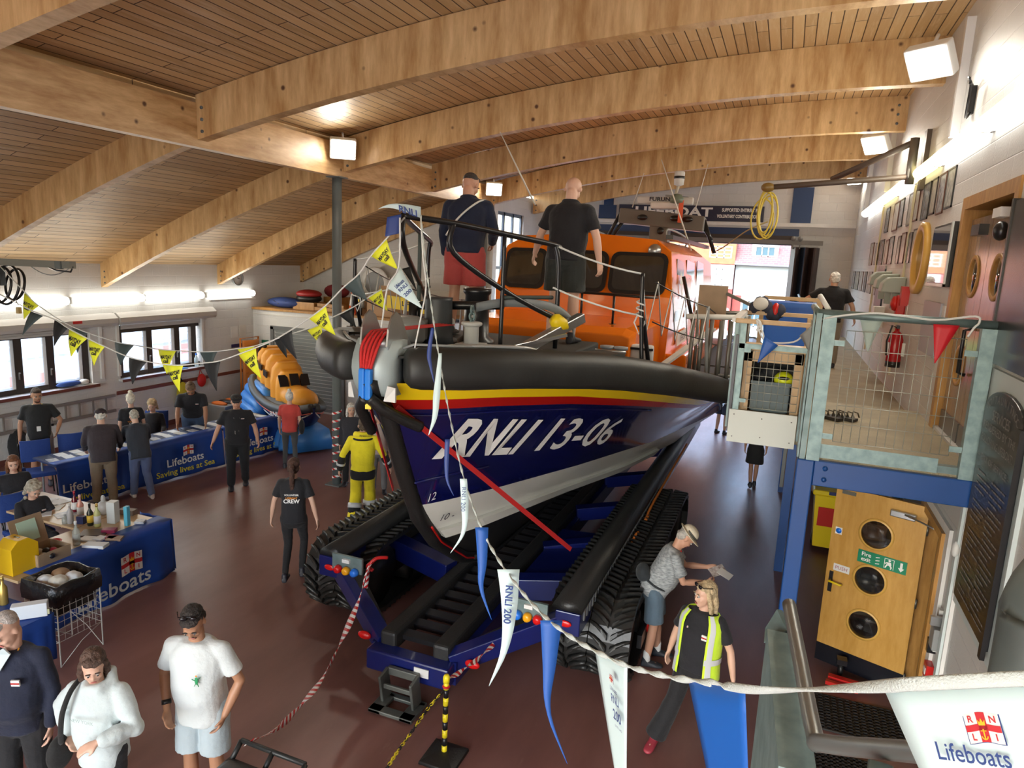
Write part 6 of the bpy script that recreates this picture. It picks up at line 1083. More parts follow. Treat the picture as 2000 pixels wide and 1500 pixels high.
def person(loc, H, heading, label, shirt, legs, sleeve='short', leg='trousers', lean=0, twist=0, head=(0, 0), hair='short', hcol=(.06, .04, .03), skin=None, female=False, bulk=0.,
           arms={}, stance={}, near=False, shoe=(.02, .02, .022), hem=.84, sock=None, hat=None, extras=None, face=True, seated=False, group=None, hands={}, drop=0.):
    S = H/1.75; t = thing('person', label, 'person', loc, group, R(heading)); skin = skin or SKIN
    vb, vc = (.0078, .010) if near else (.012, .015)
    PV = Vector((0, 0, .93-drop)); UM = Matrix.Rotation(R(twist), 3, 'Z')@Matrix.Rotation(-R(lean), 3, 'X'); UM2 = Matrix.Rotation(R(twist), 3, 'Z')@Matrix.Rotation(-R(lean*.45), 3, 'X')
    def U(p): p = Vector(p)-Vector((0, 0, .93)); return (PV+UM@p)*S
    bulk *= .45; sw = .165 if female else .183; k = .93 if female else 1.
    HC = U((0, .015, 1.615)); HM = Matrix.Rotation(R(twist)+R(head[1]), 3, 'Z')@Matrix.Rotation(-R(head[0]), 3, 'X')
    def hd(p): return HC+HM@(Vector(p)*S)
    J = {}
    for sd, nm in ((1, 'R'), (-1, 'L')):
        sh = U((sd*sw, -.005, 1.395)); e, w = arms.get(nm, ((sd*.055, -.02, -.275), (sd*.0, .05, -.245)))
        el = sh+Vector(e)*S; wr = el+Vector(w)*S; J[nm] = (sh, el, wr)
        kn, an = stance.get(nm, ((sd*.10, .02, .50-drop*.5), (sd*.115, -.02, .08)))
        J['l'+nm] = (Vector((sd*.092, 0, .90-drop))*S, Vector(kn)*S, Vector(an)*S)
    b = Blob()
    b.loft([(U((0, .0, .90)), .135*k*S, .10*S), (U((0, .0, 1.05)), .125*k*S, .095*S), (U((0, .0, 1.25)), .145*k*S, .105*S), (U((0, -.0, 1.38)), .165*k*S, .09*S), (U((0, -.01, 1.45)), .085*S, .06*S)], UM)
    b.cap([U((0, -.01, 1.43)), hd((0, -.02, -.06))], [.058*k*S, .052*k*S])
    b.ell(hd((0, -.012, .03)), Vector((.076, .094, .092))*S, 18, 11, HM); b.ell(hd((0, .03, -.03)), Vector((.064, .063, .082))*S, 16, 10, HM); b.ell(hd((0, .052, -.085)), Vector((.042, .036, .030))*S, 14, 8, HM)
    b.ell(hd((0, .094, -.028)), Vector((.012, .018, .020))*S, 10, 7, HM); b.ell(hd((0, .086, .0)), Vector((.010, .012, .03))*S, 10, 7, HM); b.ell(hd((0, .074, .028)), Vector((.05, .02, .012))*S, 12, 7, HM)
    for sd in (1, -1):
        b.ell(hd((sd*.077, -.008, -.012)), Vector((.011, .02, .03))*S, 10, 7, HM); b.ell(hd((sd*.036, .065, -.03)), Vector((.024, .022, .022))*S, 10, 7, HM)
        nm = 'R' if sd > 0 else 'L'; sh, el, wr = J[nm]; b.cap([sh, sh.lerp(el, .5), el, el.lerp(wr, .4), wr], [.043*k*S, .044*k*S, .038*k*S, .039*k*S, .026*k*S])
        # hand with palm, four fingers and a thumb
        hdn = hands.get(nm, {}); d = Vector(hdn.get('dir', (wr-el))).normalized(); pn = Vector(hdn.get('palm', (-sd, .25, 0))); pn = (pn-d*pn.dot(d)).normalized(); ac = d.cross(pn); th = 1 if ac.y > 0 else -1
        if 'thumb' in hdn: th = hdn['thumb']
        cu = hdn.get('curl', .5); c0 = wr+d*.045*S
        b.loft([(wr, .024*S, .018*S), (wr+d*.03*S, .034*S, .016*S), (wr+d*.07*S, .041*S, .015*S), (wr+d*.09*S, .039*S, .012*S)], Matrix((ac, pn, d)).transposed())
        for q, (off, ln) in enumerate(((-.03, .062), (-.0105, .072), (.0105, .076), (.03, .068))):
            base = wr+(d*.088+ac*off*th)*S; d1 = (d*cos(cu*.8)+pn*sin(cu*.8)+ac*off*th*1.5).normalized(); m1 = base+d1*ln*.5*S; d2 = (d*cos(cu*1.9)+pn*sin(cu*1.9)).normalized(); b.cap([base, m1, m1+d2*ln*.5*S], [.0098*S, .0090*S, .0078*S], 8)
        tb = wr+(d*.03+ac*.030*th)*S; td = (d*.75+ac*th*.75+pn*.3).normalized(); b.cap([tb, tb+td*.035*S, tb+td*.035*S+(d*.9+pn*.5).normalized()*.03*S], [.013*S, .011*S, .009*S], 8)
        hp_, kn, an = J['l'+nm]; b.cap([hp_, hp_.lerp(kn, .5), kn, kn.lerp(an, .35), an], [.088*k*S, .074*k*S, .052*k*S, .055*k*S, .036*k*S])
        b.ell(an+Vector((0, .05, -.045))*S, Vector((.036, .10, .03))*S, 12, 7)
    body = b.make('body', skin, t, vb, 4)
    if face:
        for sd in (1, -1):
            e = MB().ell(hd((sd*.030, .083, .006)), .0115*S, 10, 7).build('eye', EYW, t, world=False); MB().ell(hd((sd*.030, .0925, .005)), .0068*S, 8, 6).build('iris', EYE, e, world=False)
            MB().ell(hd((sd*.031, .092, .030)), Vector((.020, .006, .0045))*S, 10, 6, HM).build('eyebrow', mat('brow_%d' % int(hcol[0]*100), tuple(c*.6 for c in hcol), .8), t, world=False)
        MB().ell(hd((0, .094, -.066)), Vector((.023, .006, .006))*S, 12, 7, HM).build('mouth', LIP, t, world=False)
    # hair
    HMt = mat('hair_%02d%02d%02d' % tuple(int(c*99) for c in hcol), hcol, .6, var=.3, vscale=30, bump=.6, bscale=120)
    if hair not in ('bald',):
        h = Blob()
        if hair in ('short', 'long', 'pony', 'bun', 'curly', 'bob', 'thin'):
            g = {'short': 0, 'thin': -.006, 'curly': .018, 'bob': .006}.get(hair, .004)
            h.ell(hd((0, -.030, .050)), Vector((.079+g, .088+g, .082+g))*S, 18, 10, HM)
            if hair != 'thin': h.ell(hd((0, -.050, .0)), Vector((.078+g, .060+g, .085+g))*S, 16, 9, HM)
            h.ell(hd((0, .035, .088)), Vector((.066+g*.5, .045, .034))*S, 14, 8, HM)
        if hair in ('long', 'bob'):
            L_ = .19 if hair == 'bob' else .30
            for sd in (1, -1): h.cap([hd((sd*.072, .0, .03)), hd((sd*.082, -.012, -.08)), hd((sd*.078, -.02, -.03-L_*.75))], [.026*S, .028*S, .018*S], 10)
            h.loft([(hd((0, -.06, .04)), .08*S, .05*S), (hd((0, -.075, -.08)), .088*S, .05*S), (hd((0, -.08, -.05-L_)), .075*S, .03*S)], HM)
        if hair == 'pony': h.cap([hd((0, -.10, .06)), hd((0, -.145, .02)), hd((0, -.15, -.10)), hd((0, -.135, -.30)), hd((0, -.13, -.40))], [.03*S, .035*S, .036*S, .03*S, .012*S])
        if hair == 'bun': h.ell(hd((0, -.05, .155)), .045*S)
        if hair == 'curly':
            random.seed(3)
            for i in range(40): a = random.uniform(.2*pi, 2.8*pi)*.5+pi*.25*0; an_ = random.uniform(0, 2*pi); zz = random.uniform(-.12, .12); x, y = .085*cos(an_), .095*sin(an_)-.02; 
            for i in range(46):
                an_ = random.uniform(0, 2*pi); zz = random.uniform(-.13, .13)
                if sin(an_) > .25 and zz < .07: continue
                h.ell(hd((.092*cos(an_)*(1-max(0, zz)*3), .10*sin(an_)*(1-max(0, zz)*3)-.015, zz)), .027*S, 8, 6)
        h.make('hair', HMt, t, .006 if near else .009, 2, .020 if hair != 'thin' else .003, _tex2)
    elif hair == 'bald' and face is None: pass
    if hat: hat(t, hd, HM, S)
    # upper garment
    g = .020; sh_ = Blob(); B = bulk; hz = hem
    rows = [(hz, .0, .160+g, .118+g+B*.05), (.95, .005, .158+g, .118+g+B*.08), (1.06, .012+B*.04, .153+g+B*.05, .120+g+B*.10), (1.16, .014+B*.04, .156+g+B*.05, .122+g+B*.08), (1.27, .008, .170+g+B*.02, .124+g+B*.02), (1.35, .0, .180+g, .112+g), (1.41, -.006, .150+g, .088+g), (1.44, -.008, .11+g, .075+g), (1.462, -.01, .078+g, .058+g)]
    if female: rows = [(z, y, rx*(.93 if 1.0 < z < 1.2 else .96), ry*(1.06 if 1.2 < z < 1.32 else .97)) for z, y, rx, ry in rows]
    sh_.loft([(U((0, y, z)), rx*S, ry*S) for z, y, rx, ry in rows if z >= hz], UM)
    for nm in 'RL':
        a, e, w = J[nm]; sx_ = 1 if nm == 'R' else -1; sh_.cap([U((sx_*.07, -.008, 1.405)), a], [.062*k*S, .063*k*S])
        if sleeve == 'short': q = a.lerp(e, .72); sh_.cap([a, a.lerp(e, .4)], [.063*k*S, .065*k*S]); sh_.tube([a.lerp(e, .1), a.lerp(e, .4), q], [.060*k*S, .065*k*S, .070*k*S], 14)
        elif sleeve == 'long': sh_.cap([a, a.lerp(e, .5), e, e.lerp(w, .5), e.lerp(w, .93)], [.062*k*S, .061*k*S, .056*k*S, .051*k*S, .042*k*S])
        elif sleeve == 'puffy': sh_.cap([a, a.lerp(e, .5), e, e.lerp(w, .5), e.lerp(w, .86)], [.068*S, .076*S, .074*S, .074*S, .056*S]); sh_.tube([e.lerp(w, .84), e.lerp(w, .97)], [.042*S, .040*S], 12)
    if extras and 'hood' in extras: sh_.cap([U((-.10, -.04, 1.46)), U((-.06, -.10, 1.50)), U((.06, -.10, 1.50)), U((.10, -.04, 1.46)), U((.05, .055, 1.44)), U((-.05, .055, 1.44)), U((-.10, -.04, 1.46))], [.042*S]*7)
    elif extras and "collar" in extras: sh_.tube([U((.075*cos(a), -.012+.060*sin(a), 1.475+.012*(sin(a) < 0))) for a in [2*pi*i/16 for i in range(16)]], .014*S, 8, closed=True)
    top = sh_.make('shirt' if sleeve == 'short' else 'jacket', shirt, t, vc, 7, .022 if near else .02)
    # lower garment
    lo_ = Blob()
    def fr2(z): return (PV+Vector((0, 0, z-.93)))*S
    if leg == 'skirt':
        lo_.loft([(fr2(.98), .150*S, .115*S), (fr2(.86), .180*S, .135*S), (fr2(.70), .185*S, .145*S), (fr2(.56), .19*S, .15*S)])
    else:
        lo_.loft([(fr2(1.0), .150*k*S, .115*S), (fr2(.92), .168*k*S, .128*S), (fr2(.82), .170*k*S, .125*S), (fr2(.77), .12*k*S, .09*S)])
        for nm in 'RL':
            h_, kn, an = J['l'+nm]
            if leg == 'trousers': lo_.cap([h_, h_.lerp(kn, .5), kn, kn.lerp(an, .5), kn.lerp(an, .93)], [.108*k*S, .096*k*S, .076*k*S, .070*k*S, .066*k*S])
            elif leg == 'wide': lo_.cap([h_, h_.lerp(kn, .5), kn], [.108*k*S, .10*k*S, .088*k*S]); lo_.tube([kn, kn.lerp(an, .5), kn.lerp(an, .92)], [.088*k*S, .10*k*S, .115*k*S], 16)
            elif leg == 'slim': lo_.cap([h_, h_.lerp(kn, .5), kn, kn.lerp(an, .4), kn.lerp(an, .93)], [.102*k*S, .085*k*S, .060*k*S, .060*k*S, .044*k*S])
            elif leg == 'shorts': lo_.cap([h_, h_.lerp(kn, .4)], [.110*k*S, .106*k*S]); lo_.tube([h_, h_.lerp(kn, .45), h_.lerp(kn, .88)], [.108*k*S, .108*k*S, .112*k*S], 16)
    lo_.make({'skirt': 'skirt', 'shorts': 'shorts'}.get(leg, 'trousers'), legs, t, vc, 3, .018)
    SM = mat('shoe_%02d%02d%02d' % tuple(int(c*99) for c in shoe), shoe, .5)
    for nm in 'RL':
        an = J['l'+nm][2]; fb_ = Blob(); z0 = an.z-.08*S
        fb_.loft([(an+Vector((0, -.06, -.075))*S, .03*S, .012*S)]*1+[(an+Vector((0, y, z))*S, rx*S, rz*S) for y, z, rx, rz in ((-.055, -.045, .036, .034), (0, -.035, .042, .045), (.06, -.045, .046, .034), (.12, -.052, .050, .026), (.17, -.058, .040, .020), (.19, -.06, .02, .01))], Matrix.Rotation(R(90), 3, 'X'))
        fb_.cap([an+Vector((0, -.01, .01))*S, an+Vector((0, -.01, -.04))*S], [.044*S, .044*S]); so_ = fb_.make('shoe', SM, t, .009, 2)
        if sock: Blob().cap([an+Vector((0, 0, .0))*S, an+Vector((0, 0, .09))*S], [.044*S, .043*S]).make('sock', sock, t, .01, 2)
    return t, dict(hd=hd, HM=HM, U=U, S=S, J=J, UM=UM)
def cap_hat(col, peak=True):
    def f(t, hd, HM, S):
        m = Blob(); m.ell(hd((0, -.02, .07)), Vector((.092, .108, .07))*S, 16, 9, HM); m.ell(hd((0, .10, .052)), Vector((.07, .075, .012))*S, 14, 7, HM); m.make('cap', col, t, .008, 2)
    return f
def sun_hat(col, band):
    def f(t, hd, HM, S):
        m = Blob(); m.ell(hd((0, -.015, .08)), Vector((.092, .105, .075))*S, 16, 9, HM); m.ell(hd((0, .0, .052)), Vector((.150, .165, .014))*S, 20, 7, HM); h = m.make('hat', col, t, .008, 2); MB().lathe([(.098*S, 0), (.100*S, .018*S), (.096*S, .022*S)], hd((0, -.010, .066)), 20, HM).build('hat_band', band, h, world=False)
    return f
def beanie(col):
    def f(t, hd, HM, S):
        m = Blob(); m.ell(hd((0, -.025, .062)), Vector((.088, .104, .075))*S, 16, 9, HM); m.make('hat', col, t, .009, 2)
    return f
def shades(t, I, up=.085, fw=.055):
    hd, HM, S = I['hd'], I['HM'], I['S']; m = MB()
    for sd in (1, -1): m.ell(hd((sd*.034, fw+.03, up)), Vector((.027, .012, .02))*S, 12, 7, HM)
    m.tube([hd((-.085, -.03, up-.01)), hd((-.07, fw+.015, up)), hd((.07, fw+.015, up)), hd((.085, -.03, up-.01))], .004*S, 5); return m.build('sunglasses', mat('shades_black', (.01, .008, .01), .1), t, world=False)
def lanyard(t, I, col, card=WHITE, length=.3):
    U, S = I['U'], I['S']; a = U((-.07, .02, 1.47)); b = U((.07, .02, 1.47)); c = U((0, .165, 1.47-length)); m = MB()
    for p in (a, b): mid = p.lerp(c, .4)+Vector((0, .05, 0))*S; m.tube([p, mid, c], .006*S, 5)
    l = m.build('lanyard', col, t, world=False); MB().box(c+Vector((0, .012, -.05))*S, (.06*S, .006, .085*S)).build('id_card', card, l, world=False)
def back_text(t, I, lines, z0=1.32, y=-.158):
    U, S, UM = I['U'], I['S'], I['UM']
    for i, (s, h, mt) in enumerate(lines):
        z = z0-sum(l[1]*1.25 for l in lines[:i]); m = MB(); text_on(m, s, U((0, y, z)), UM@Vector((-1, 0, 0))*-1 if False else UM@Vector((1, 0, 0)), UM@Vector((0, 0, 1)), h*S, off=.012, bold=.03); m.build('back_print', mt, t, world=False)
def badge(t, I, x, z, w=.05, h=.04, y=.150, mt=None):
    U, S, UM = I['U'], I['S'], I['UM']; m = MB(); m.box(U((x, y, z)), (w*S, .012, h*S), UM); b = m.build('chest_badge', mt or WHITE, t, world=False); MB().box(U((x, y+.007, z)), (w*S*1.0, .006, h*S*.22), UM).build('badge_cross', HRED, b, world=False)
def foot(px, py, z=0): p = P(px, py, z=z); return (p.x, p.y, z)
def atop(px, py, H, z0=0): p = P(px, py, z=z0+H); return (p.x, p.y, z0)
BT = cloth('black_tee', (.012, .012, .016)); NVT = cloth('navy', (.010, .014, .035)); BTR = cloth('black_trousers', (.010, .010, .012))
ORL = mat('lettering_orange', (.75, .28, .03), .6)
# -- on deck
dz = 3.49
q = P(903, 655, z=dz); t, I = person((q.x, q.y, dz), 1.84, 8, 'man in a navy jumper and red shorts standing on deck, white strap over his shoulder', cloth('navy_jumper', (.008, .014, .04)), cloth('red_shorts', (.42, .06, .055)), 'long', 'shorts', lean=8, head=(30, -12), hair='thin', hcol=(.05, .04, .035), skin=SKIN, near=True, bulk=.4, hem=.88, shoe=(.03, .03, .03), sock=WHITE, extras=('collar',), arms={'R': ((.06, .06, -.26), (-.06, .20, -.12)), 'L': ((-.06, .02, -.27), (.0, .06, -.25))})
MB().tube(smooth_path([I['U'](p) for p in ((.16, .0, 1.46), (.13, -.10, 1.42), (.04, -.158, 1.32), (-.06, -.162, 1.2), (-.16, -.12, 1.05))], 4), .011, 6).build('shoulder_strap', WHITE, t, world=False)
q = P(1095, 668, z=dz); t, I = person((q.x, q.y, dz), 1.82, -8, 'bald man in a black polo and dark cargo shorts on deck, seen from behind', BT, cloth('charcoal_shorts', (.022, .026, .024)), 'short', 'shorts', lean=6, head=(38, 10), hair='bald', skin=SKIN2, near=True, bulk=.5, hem=.86, shoe=(.02, .02, .03), extras=('collar',), arms={'L': ((-.13, .03, -.26), (-.10, .10, -.20)), 'R': ((.10, .0, -.28), (.03, .03, -.25))})
MB().lathe([(.033, 0), (.033, .10), (.001, .10)], P(1138, 522, y=q.y+.02), 12).build('white_cup', WHITE, label='small white cup in the right hand of the bald man on deck', cat='cup')
# -- floor, middle distance
t, I = person(foot(575, 1128), 1.68, 28, 'woman with a long brown ponytail in a black crew shirt walking away', BT, BTR, 'short', 'slim', lean=3, hair='pony', hcol=(.07, .03, .02), skin=SKIN2, female=True, near=True, stance={'R': ((.11, .16, .52), (.10, .04, .10)), 'L': ((-.08, .02, .50), (-.09, -.20, .12))}, arms={'R': ((.10, -.07, -.26), (.06, -.02, -.24)), 'L': ((-.10, .0, -.27), (-.04, .02, -.24))})
back_text(t, I, [('VOLUNTEER', .034, TXTW), ('LIFEBOAT', .036, ORL), ('CREW', .075, TXTW)], 1.26, -.150)
t, I = person(foot(466, 950), 1.74, 222, 'man in a black cap and polo with a white badge lanyard walking past the stall', BT, BTR, 'short', 'trousers', head=(12, 0), hair='short', hcol=(.03, .025, .02), skin=SKIN, bulk=.5, extras=('collar',), hat=cap_hat(BT), stance={'R': ((.10, .10, .50), (.11, .10, .08)), 'L': ((-.10, .02, .50), (-.11, -.12, .09))}, arms={'R': ((.10, .0, -.27), (.08, .06, -.23)), 'L': ((-.09, .0, -.27), (-.04, .05, -.24))}); lanyard(t, I, GREY, WHITE, .32); badge(t, I, -.09, 1.33, .05, .015)
t, I = person(foot(567, 913), 1.58, 30, 'woman with white hair in a bright red top by the inflatable boat', cloth('red_top', (.60, .07, .06)), cloth('grey_jeans', (.07, .075, .08)), 'short', 'slim', hair='bun', hcol=(.72, .70, .66), skin=SKIN2, female=True, bulk=.4, head=(6, 0)); 
m = MB(); S_ = I['S']; m.ell(I['U']((.26, -.02, .95)), (.06, .10, .16)); m.tube([I['U']((.26, -.02, 1.05)), I['U']((.2, -.03, 1.44)), I['U']((.24, .02, 1.05))], .010, 5); o = m.build('shoulder_bag', cloth('bag_black', (.012, .012, .014)), None, world=True, label='black shoulder bag hanging from the woman in red', cat='bag'); o.location = t.location; o.rotation_euler = t.rotation_euler
YS = cloth('yellow_suit', (.86, .72, .02)); 
t, I = person(foot(708, 1018), 1.76, 32, 'person in a bright yellow and black foul weather suit walking away from the trailer', YS, cloth('yellow_legs', (.84, .70, .02)), 'long', 'wide', hair='short', hcol=(.10, .07, .05), skin=SKIN2, bulk=.9, hem=.80, near=True, stance={'R': ((.11, .12, .50), (.12, .08, .08)), 'L': ((-.11, .0, .50), (-.13, -.14, .09))}, arms={'L': ((-.14, -.02, -.26), (-.04, .03, -.24)), 'R': ((.14, .0, -.26), (.10, .06, -.22))}, head=(5, 0))
BK = cloth('black_panel', (.012, .012, .014)); S_ = I['S']; U = I['U']
Blob().loft([(U((0, .0, .74)), .19*S_, .15*S_), (U((0, 0, .82)), .205*S_, .165*S_), (U((0, 0, .90)), .205*S_, .172*S_)], I['UM']).make('black_seat', BK, t, .014, 2)
for nm in 'RL':
    a, e, w = I['J'][nm]; Blob().cap([e.lerp(w, .25), e.lerp(w, .92)], [.070*S_, .056*S_]).make('black_cuff', BK, t, .012, 2); MB().tube([e.lerp(w, .55), e.lerp(w, .70)], [.073*S_, .069*S_], 14).build('reflective_band', mat('reflective', (.62, .64, .66), .3), t, world=False)
    h_, kn, an = I['J']['l'+nm]; Blob().cap([kn.lerp(an, .62), kn.lerp(an, .98)], [.115*S_, .10*S_]).make('black_boot_cuff', BK, t, .013, 2); MB().tube([kn.lerp(an, .38), kn.lerp(an, .56)], [.112*S_, .118*S_], 16).build('reflective_band', mat('reflective', (0, 0, 0)), t, world=False)
MB().tube([U((.12*cos(a), -.02+.10*sin(a), 1.47+.03*(sin(a) < 0))) for a in [2*pi*i/18 for i in range(18)]], .040*S_, 8, closed=True).build('high_collar', YS, t, world=False); MB().tube([U((.155*cos(a), -.01+.135*sin(a), 1.415)) for a in [2*pi*i/18 for i in range(18)]], .016*S_, 6, closed=True).build('collar_band', BK, t, world=False)
m = MB(); text_on(m, 'RNLI', U((0, -.165, 1.49)), I['UM']@Vector((1, 0, 0)), (0, 0, 1), .05); m.build('collar_print', TXTK, t, world=False)
# -- behind the column
t, I = person(atop(686, 787, 1.60), 1.60, 205, 'white haired woman facing us just right of the grey column', cloth('dark_coat', (.03, .03, .04)), BTR, 'long', 'trousers', hair='bob', hcol=(.72, .70, .66), skin=SKIN2, female=True, head=(5, 15))
t, I = person(atop(722, 780, 1.66), 1.72, 150, 'dark coated man with a grey sleeve beyond the yellow suited person', cloth('navy_coat', (.014, .018, .03)), BTR, 'long', 'trousers', hair='short', hcol=(.6, .58, .55), skin=SKIN2, bulk=.7, head=(10, 40))
t, I = person(atop(741, 800, 1.58), 1.58, 215, 'person in a pale pink top half hidden behind the bow strap', cloth('pale_pink', (.62, .50, .50)), cloth('grey_trs', (.2, .2, .22)), 'long', 'trousers', hair='bob', hcol=(.66, .62, .58), skin=SKIN2, female=True)
# -- behind the hull, far right legs
t, I = person(foot(1468, 952), 1.62, 5, 'woman in a black skirt walking away under the boarding bay', BT, cloth('black_skirt', (.012, .012, .014)), 'short', 'skirt', hair='short', hcol=(.08, .05, .03), skin=SKIN, female=True, bulk=.3, hem=.98, stance={'R': ((.06, .08, .48), (.05, .10, .09)), 'L': ((-.06, .02, .48), (-.05, -.14, .12))})
t, I = person((-1.25, 19.0, 0), 1.72, -20, 'person in dark blue shorts near the street doors, legs seen below the hull', cloth('white_far', (.5, .5, .5)), cloth('blue_shorts', (.03, .04, .08)), 'short', 'shorts', hair='short', skin=SKIN2, face=False)
t, I = person((-.85, 19.9, 0), 1.72, 40, 'person in dark trousers farther back by the street doors', cloth('grey_far', (.2, .2, .22)), cloth('dk_far', (.05, .05, .06)), 'long', 'trousers', hair='short', skin=SKIN, face=False)
# -- walkway man
q = Vector((.79, 14.0, WZ)); t, I = person((q.x, q.y, WZ), 1.74, -2, 'white haired man in a black polo walking away along the raised walkway', BT, cloth('stone_trousers', (.30, .26, .20)), 'short', 'trousers', hair='short', hcol=(.75, .73, .70), skin=SKIN2, bulk=.7, head=(12, 0), extras=('collar',), face=False, near=True, arms={'L': ((-.20, .03, -.16), (-.14, .10, -.12)), 'R': ((.12, .0, -.25), (.05, .06, -.22))})
# -- foreground right
TG = mat('grey_marl', (.20, .22, .23), .85, col2=(.42, .44, .45), vscale=22, stretch=(1, 1, 3))
t, I = person(foot(1266, 1290), 1.70, -78, 'man in a grey marl shirt and sun hat bent over leaflets beside the crawler track', TG, cloth('blue_shorts2', (.10, .15, .20)), 'short', 'shorts', lean=24, head=(50, 4), hair='short', hcol=(.45, .42, .38), skin=SKIN, near=True, bulk=.7, hat=sun_hat(mat('hat_cream', (.62, .55, .42), .8, var=.1), mat('hat_band', (.06, .06, .05), .7)), sock=mat('sock_white', (.75, .75, .74), .8), shoe=(.03, .035, .045), arms={'R': ((.02, .10, -.25), (-.06, .235, .0)), 'L': ((-.02, .14, -.22), (.06, .24, .03))}, hands={'R': {'palm': (-1, 0, .3), 'curl': .9}, 'L': {'palm': (1, 0, .3), 'curl': .9}}, stance={'R': ((.10, .02, .50), (.12, -.03, .08)), 'L': ((-.11, .06, .50), (-.13, .10, .08))})
mw = t.matrix_basis
def toworld(t, v): return Matrix.Translation(t.location)@Matrix.Rotation(t.rotation_euler.z, 4, 'Z')@Vector(v)
rh_ = toworld(t, I['J']['R'][2]); lh_ = toworld(t, I['J']['L'][2]); mid = (rh_+lh_)/2+Vector((.10, .0, .03))
MB().box(mid+Vector((.02, .05, .02)), (.17, .12, .004), Euler((.4, -.3, .6)).to_matrix()).build('open_leaflet', mat('leaflet_pic', (.62, .58, .56), .5, col2=(.25, .18, .16), vscale=25), label='open printed leaflet in the hands of the man in the sun hat', cat='leaflet'); MB().box(mid+Vector((.10, -.02, .03)), (.15, .11, .004), Euler((.2, .3, -.3)).to_matrix()).build('white_leaflet', WHITE, label='white leaflet held behind the open printed one', cat='leaflet')
bg_ = thing('cotton_tote_bag', 'cream cotton tote bag hanging from the bent man’s wrist', 'bag', rh_); CT = cloth('tote', (.66, .62, .48), .05); c = rh_+Vector((.0, -.04, 0))
m = Blob(); m.v = []; mm = MB(); mm.rings([[c+Vector((a*w, b_*d_, z)) for a, b_ in ((-1, -1), (0, -1.4), (1, -1), (1, 1), (0, 1.4), (-1, 1))] for z, w, d_ in ((-.68, .10, .02), (-.60, .15, .035), (-.40, .16, .03), (-.26, .12, .015))]); mm.build('sack', CT, bg_); MB().tube(smooth_path([c+Vector((-.07, 0, -.27)), c+Vector((-.02, 0, -.10)), c+Vector((0, .03, .03)), c+Vector((.03, 0, -.10)), c+Vector((.07, 0, -.27))], 5), .008, 6).build('handle', CT, bg_); m = MB(); text_on(m, 'RNLI', c+Vector((0, -.045, -.42)), (1, 0, 0), (0, 0, 1), .03); m.build('print', TXTN, bg_)
bp_ = Blob(); bp_.ell(I['U']((.02, -.20, 1.02)), (.13, .08, .10), 14, 9); bp_.cap([I['U']((-.1, -.16, 1.02)), I['U']((.1, -.16, 1.02))], [.05, .05]); o = bp_.make('waist_pack', cloth('pack', (.02, .025, .03)), None, .012, 2, label='dark grey waist pack on the back of the man in the sun hat', cat='bag'); o.location = t.location; o.rotation_euler = t.rotation_euler
MB().tube([I['U']((.19*cos(a), -.01+.165*sin(a), 1.0)) for a in [2*pi*i/24 for i in range(24)]], .012, 6, closed=True).build('pack_belt', cloth('pack', (0, 0, 0)), o, world=False); MB().tube([I['U']((-.06, .03, 1.47)), I['U']((0, .17, 1.25)), I['U']((.06, .03, 1.47))], .008, 5).build('red_neck_cord', REDM, t, world=False)
HV = cloth('hi_vis', (.66, .95, .04), .05)
t, I = person((foot(1292, 1452)[0]+.24, foot(1292, 1452)[1]+.02, 0), 1.66, 168, 'blonde woman in a yellow high visibility vest over black clothes, striding past the track', BT, cloth('black_wide', (.010, .010, .012)), 'short', 'wide', lean=-4, twist=-6, head=(4, -35), hair='bob', hcol=(.55, .42, .25), skin=SKIN2, female=True, bulk=.55, near=True, shoe=(.35, .04, .06), hem=.88, stance={'R': ((.16, .10, .50), (.30, .14, .09)), 'L': ((-.10, -.06, .52), (-.22, -.22, .16))}, arms={'R': ((.10, -.06, -.26), (.06, -.02, -.25)), 'L': ((-.12, -.02, -.26), (-.06, .04, -.24))})
shades(t, I, .105, .045); badge(t, I, -.10, 1.27, .05, .05, .158); badge(t, I, .07, 1.32, .012, .015, .160)
v = Blob(); U = I['U']; S_ = I['S']
for sd in (1, -1):
    v.v = v.v
vest = MB()
for sd in (1, -1):
    a0, a1 = (22, 90) if sd > 0 else (22, 90)
    def vf(u, w, sd=sd):
        z = .84+.60*w; an = R(62-(-1)*0+ (u*(-150)))*1; ang = R(55)-u*R(150); rx = interp([.84, 1.0, 1.2, 1.36, 1.44], [.225, .212, .212, .215, .15], z); ry = interp([.84, 1.0, 1.2, 1.36, 1.44], [.19, .19, .185, .165, .11], z); return U((sd*rx*cos(ang), ry*sin(ang), z+.02*w*w))
    g_ = MB().grid(vf, 14, 10); o = g_.build('vest_side', HV, t, world=False, solid=.006)
    for (ua, ub) in ((.03, .13),):
        s_ = MB().grid(lambda u, w, vf=vf: vf(ua+(ub-ua)*u, w)*1.0+(vf(ua+(ub-ua)*u, w)-U((0, 0, .84+.6*w))).normalized()*.008, 3, 10); s_.build('reflective_strip', mat('reflective', (0, 0, 0)), o, world=False)
    s_ = MB().grid(lambda u, w, vf=vf: vf(u, .28+.09*w)+(vf(u, .3)-U((0, 0, 1.02))).normalized()*.008, 14, 2); s_.build('reflective_strip', mat('reflective', (0, 0, 0)), o, world=False)
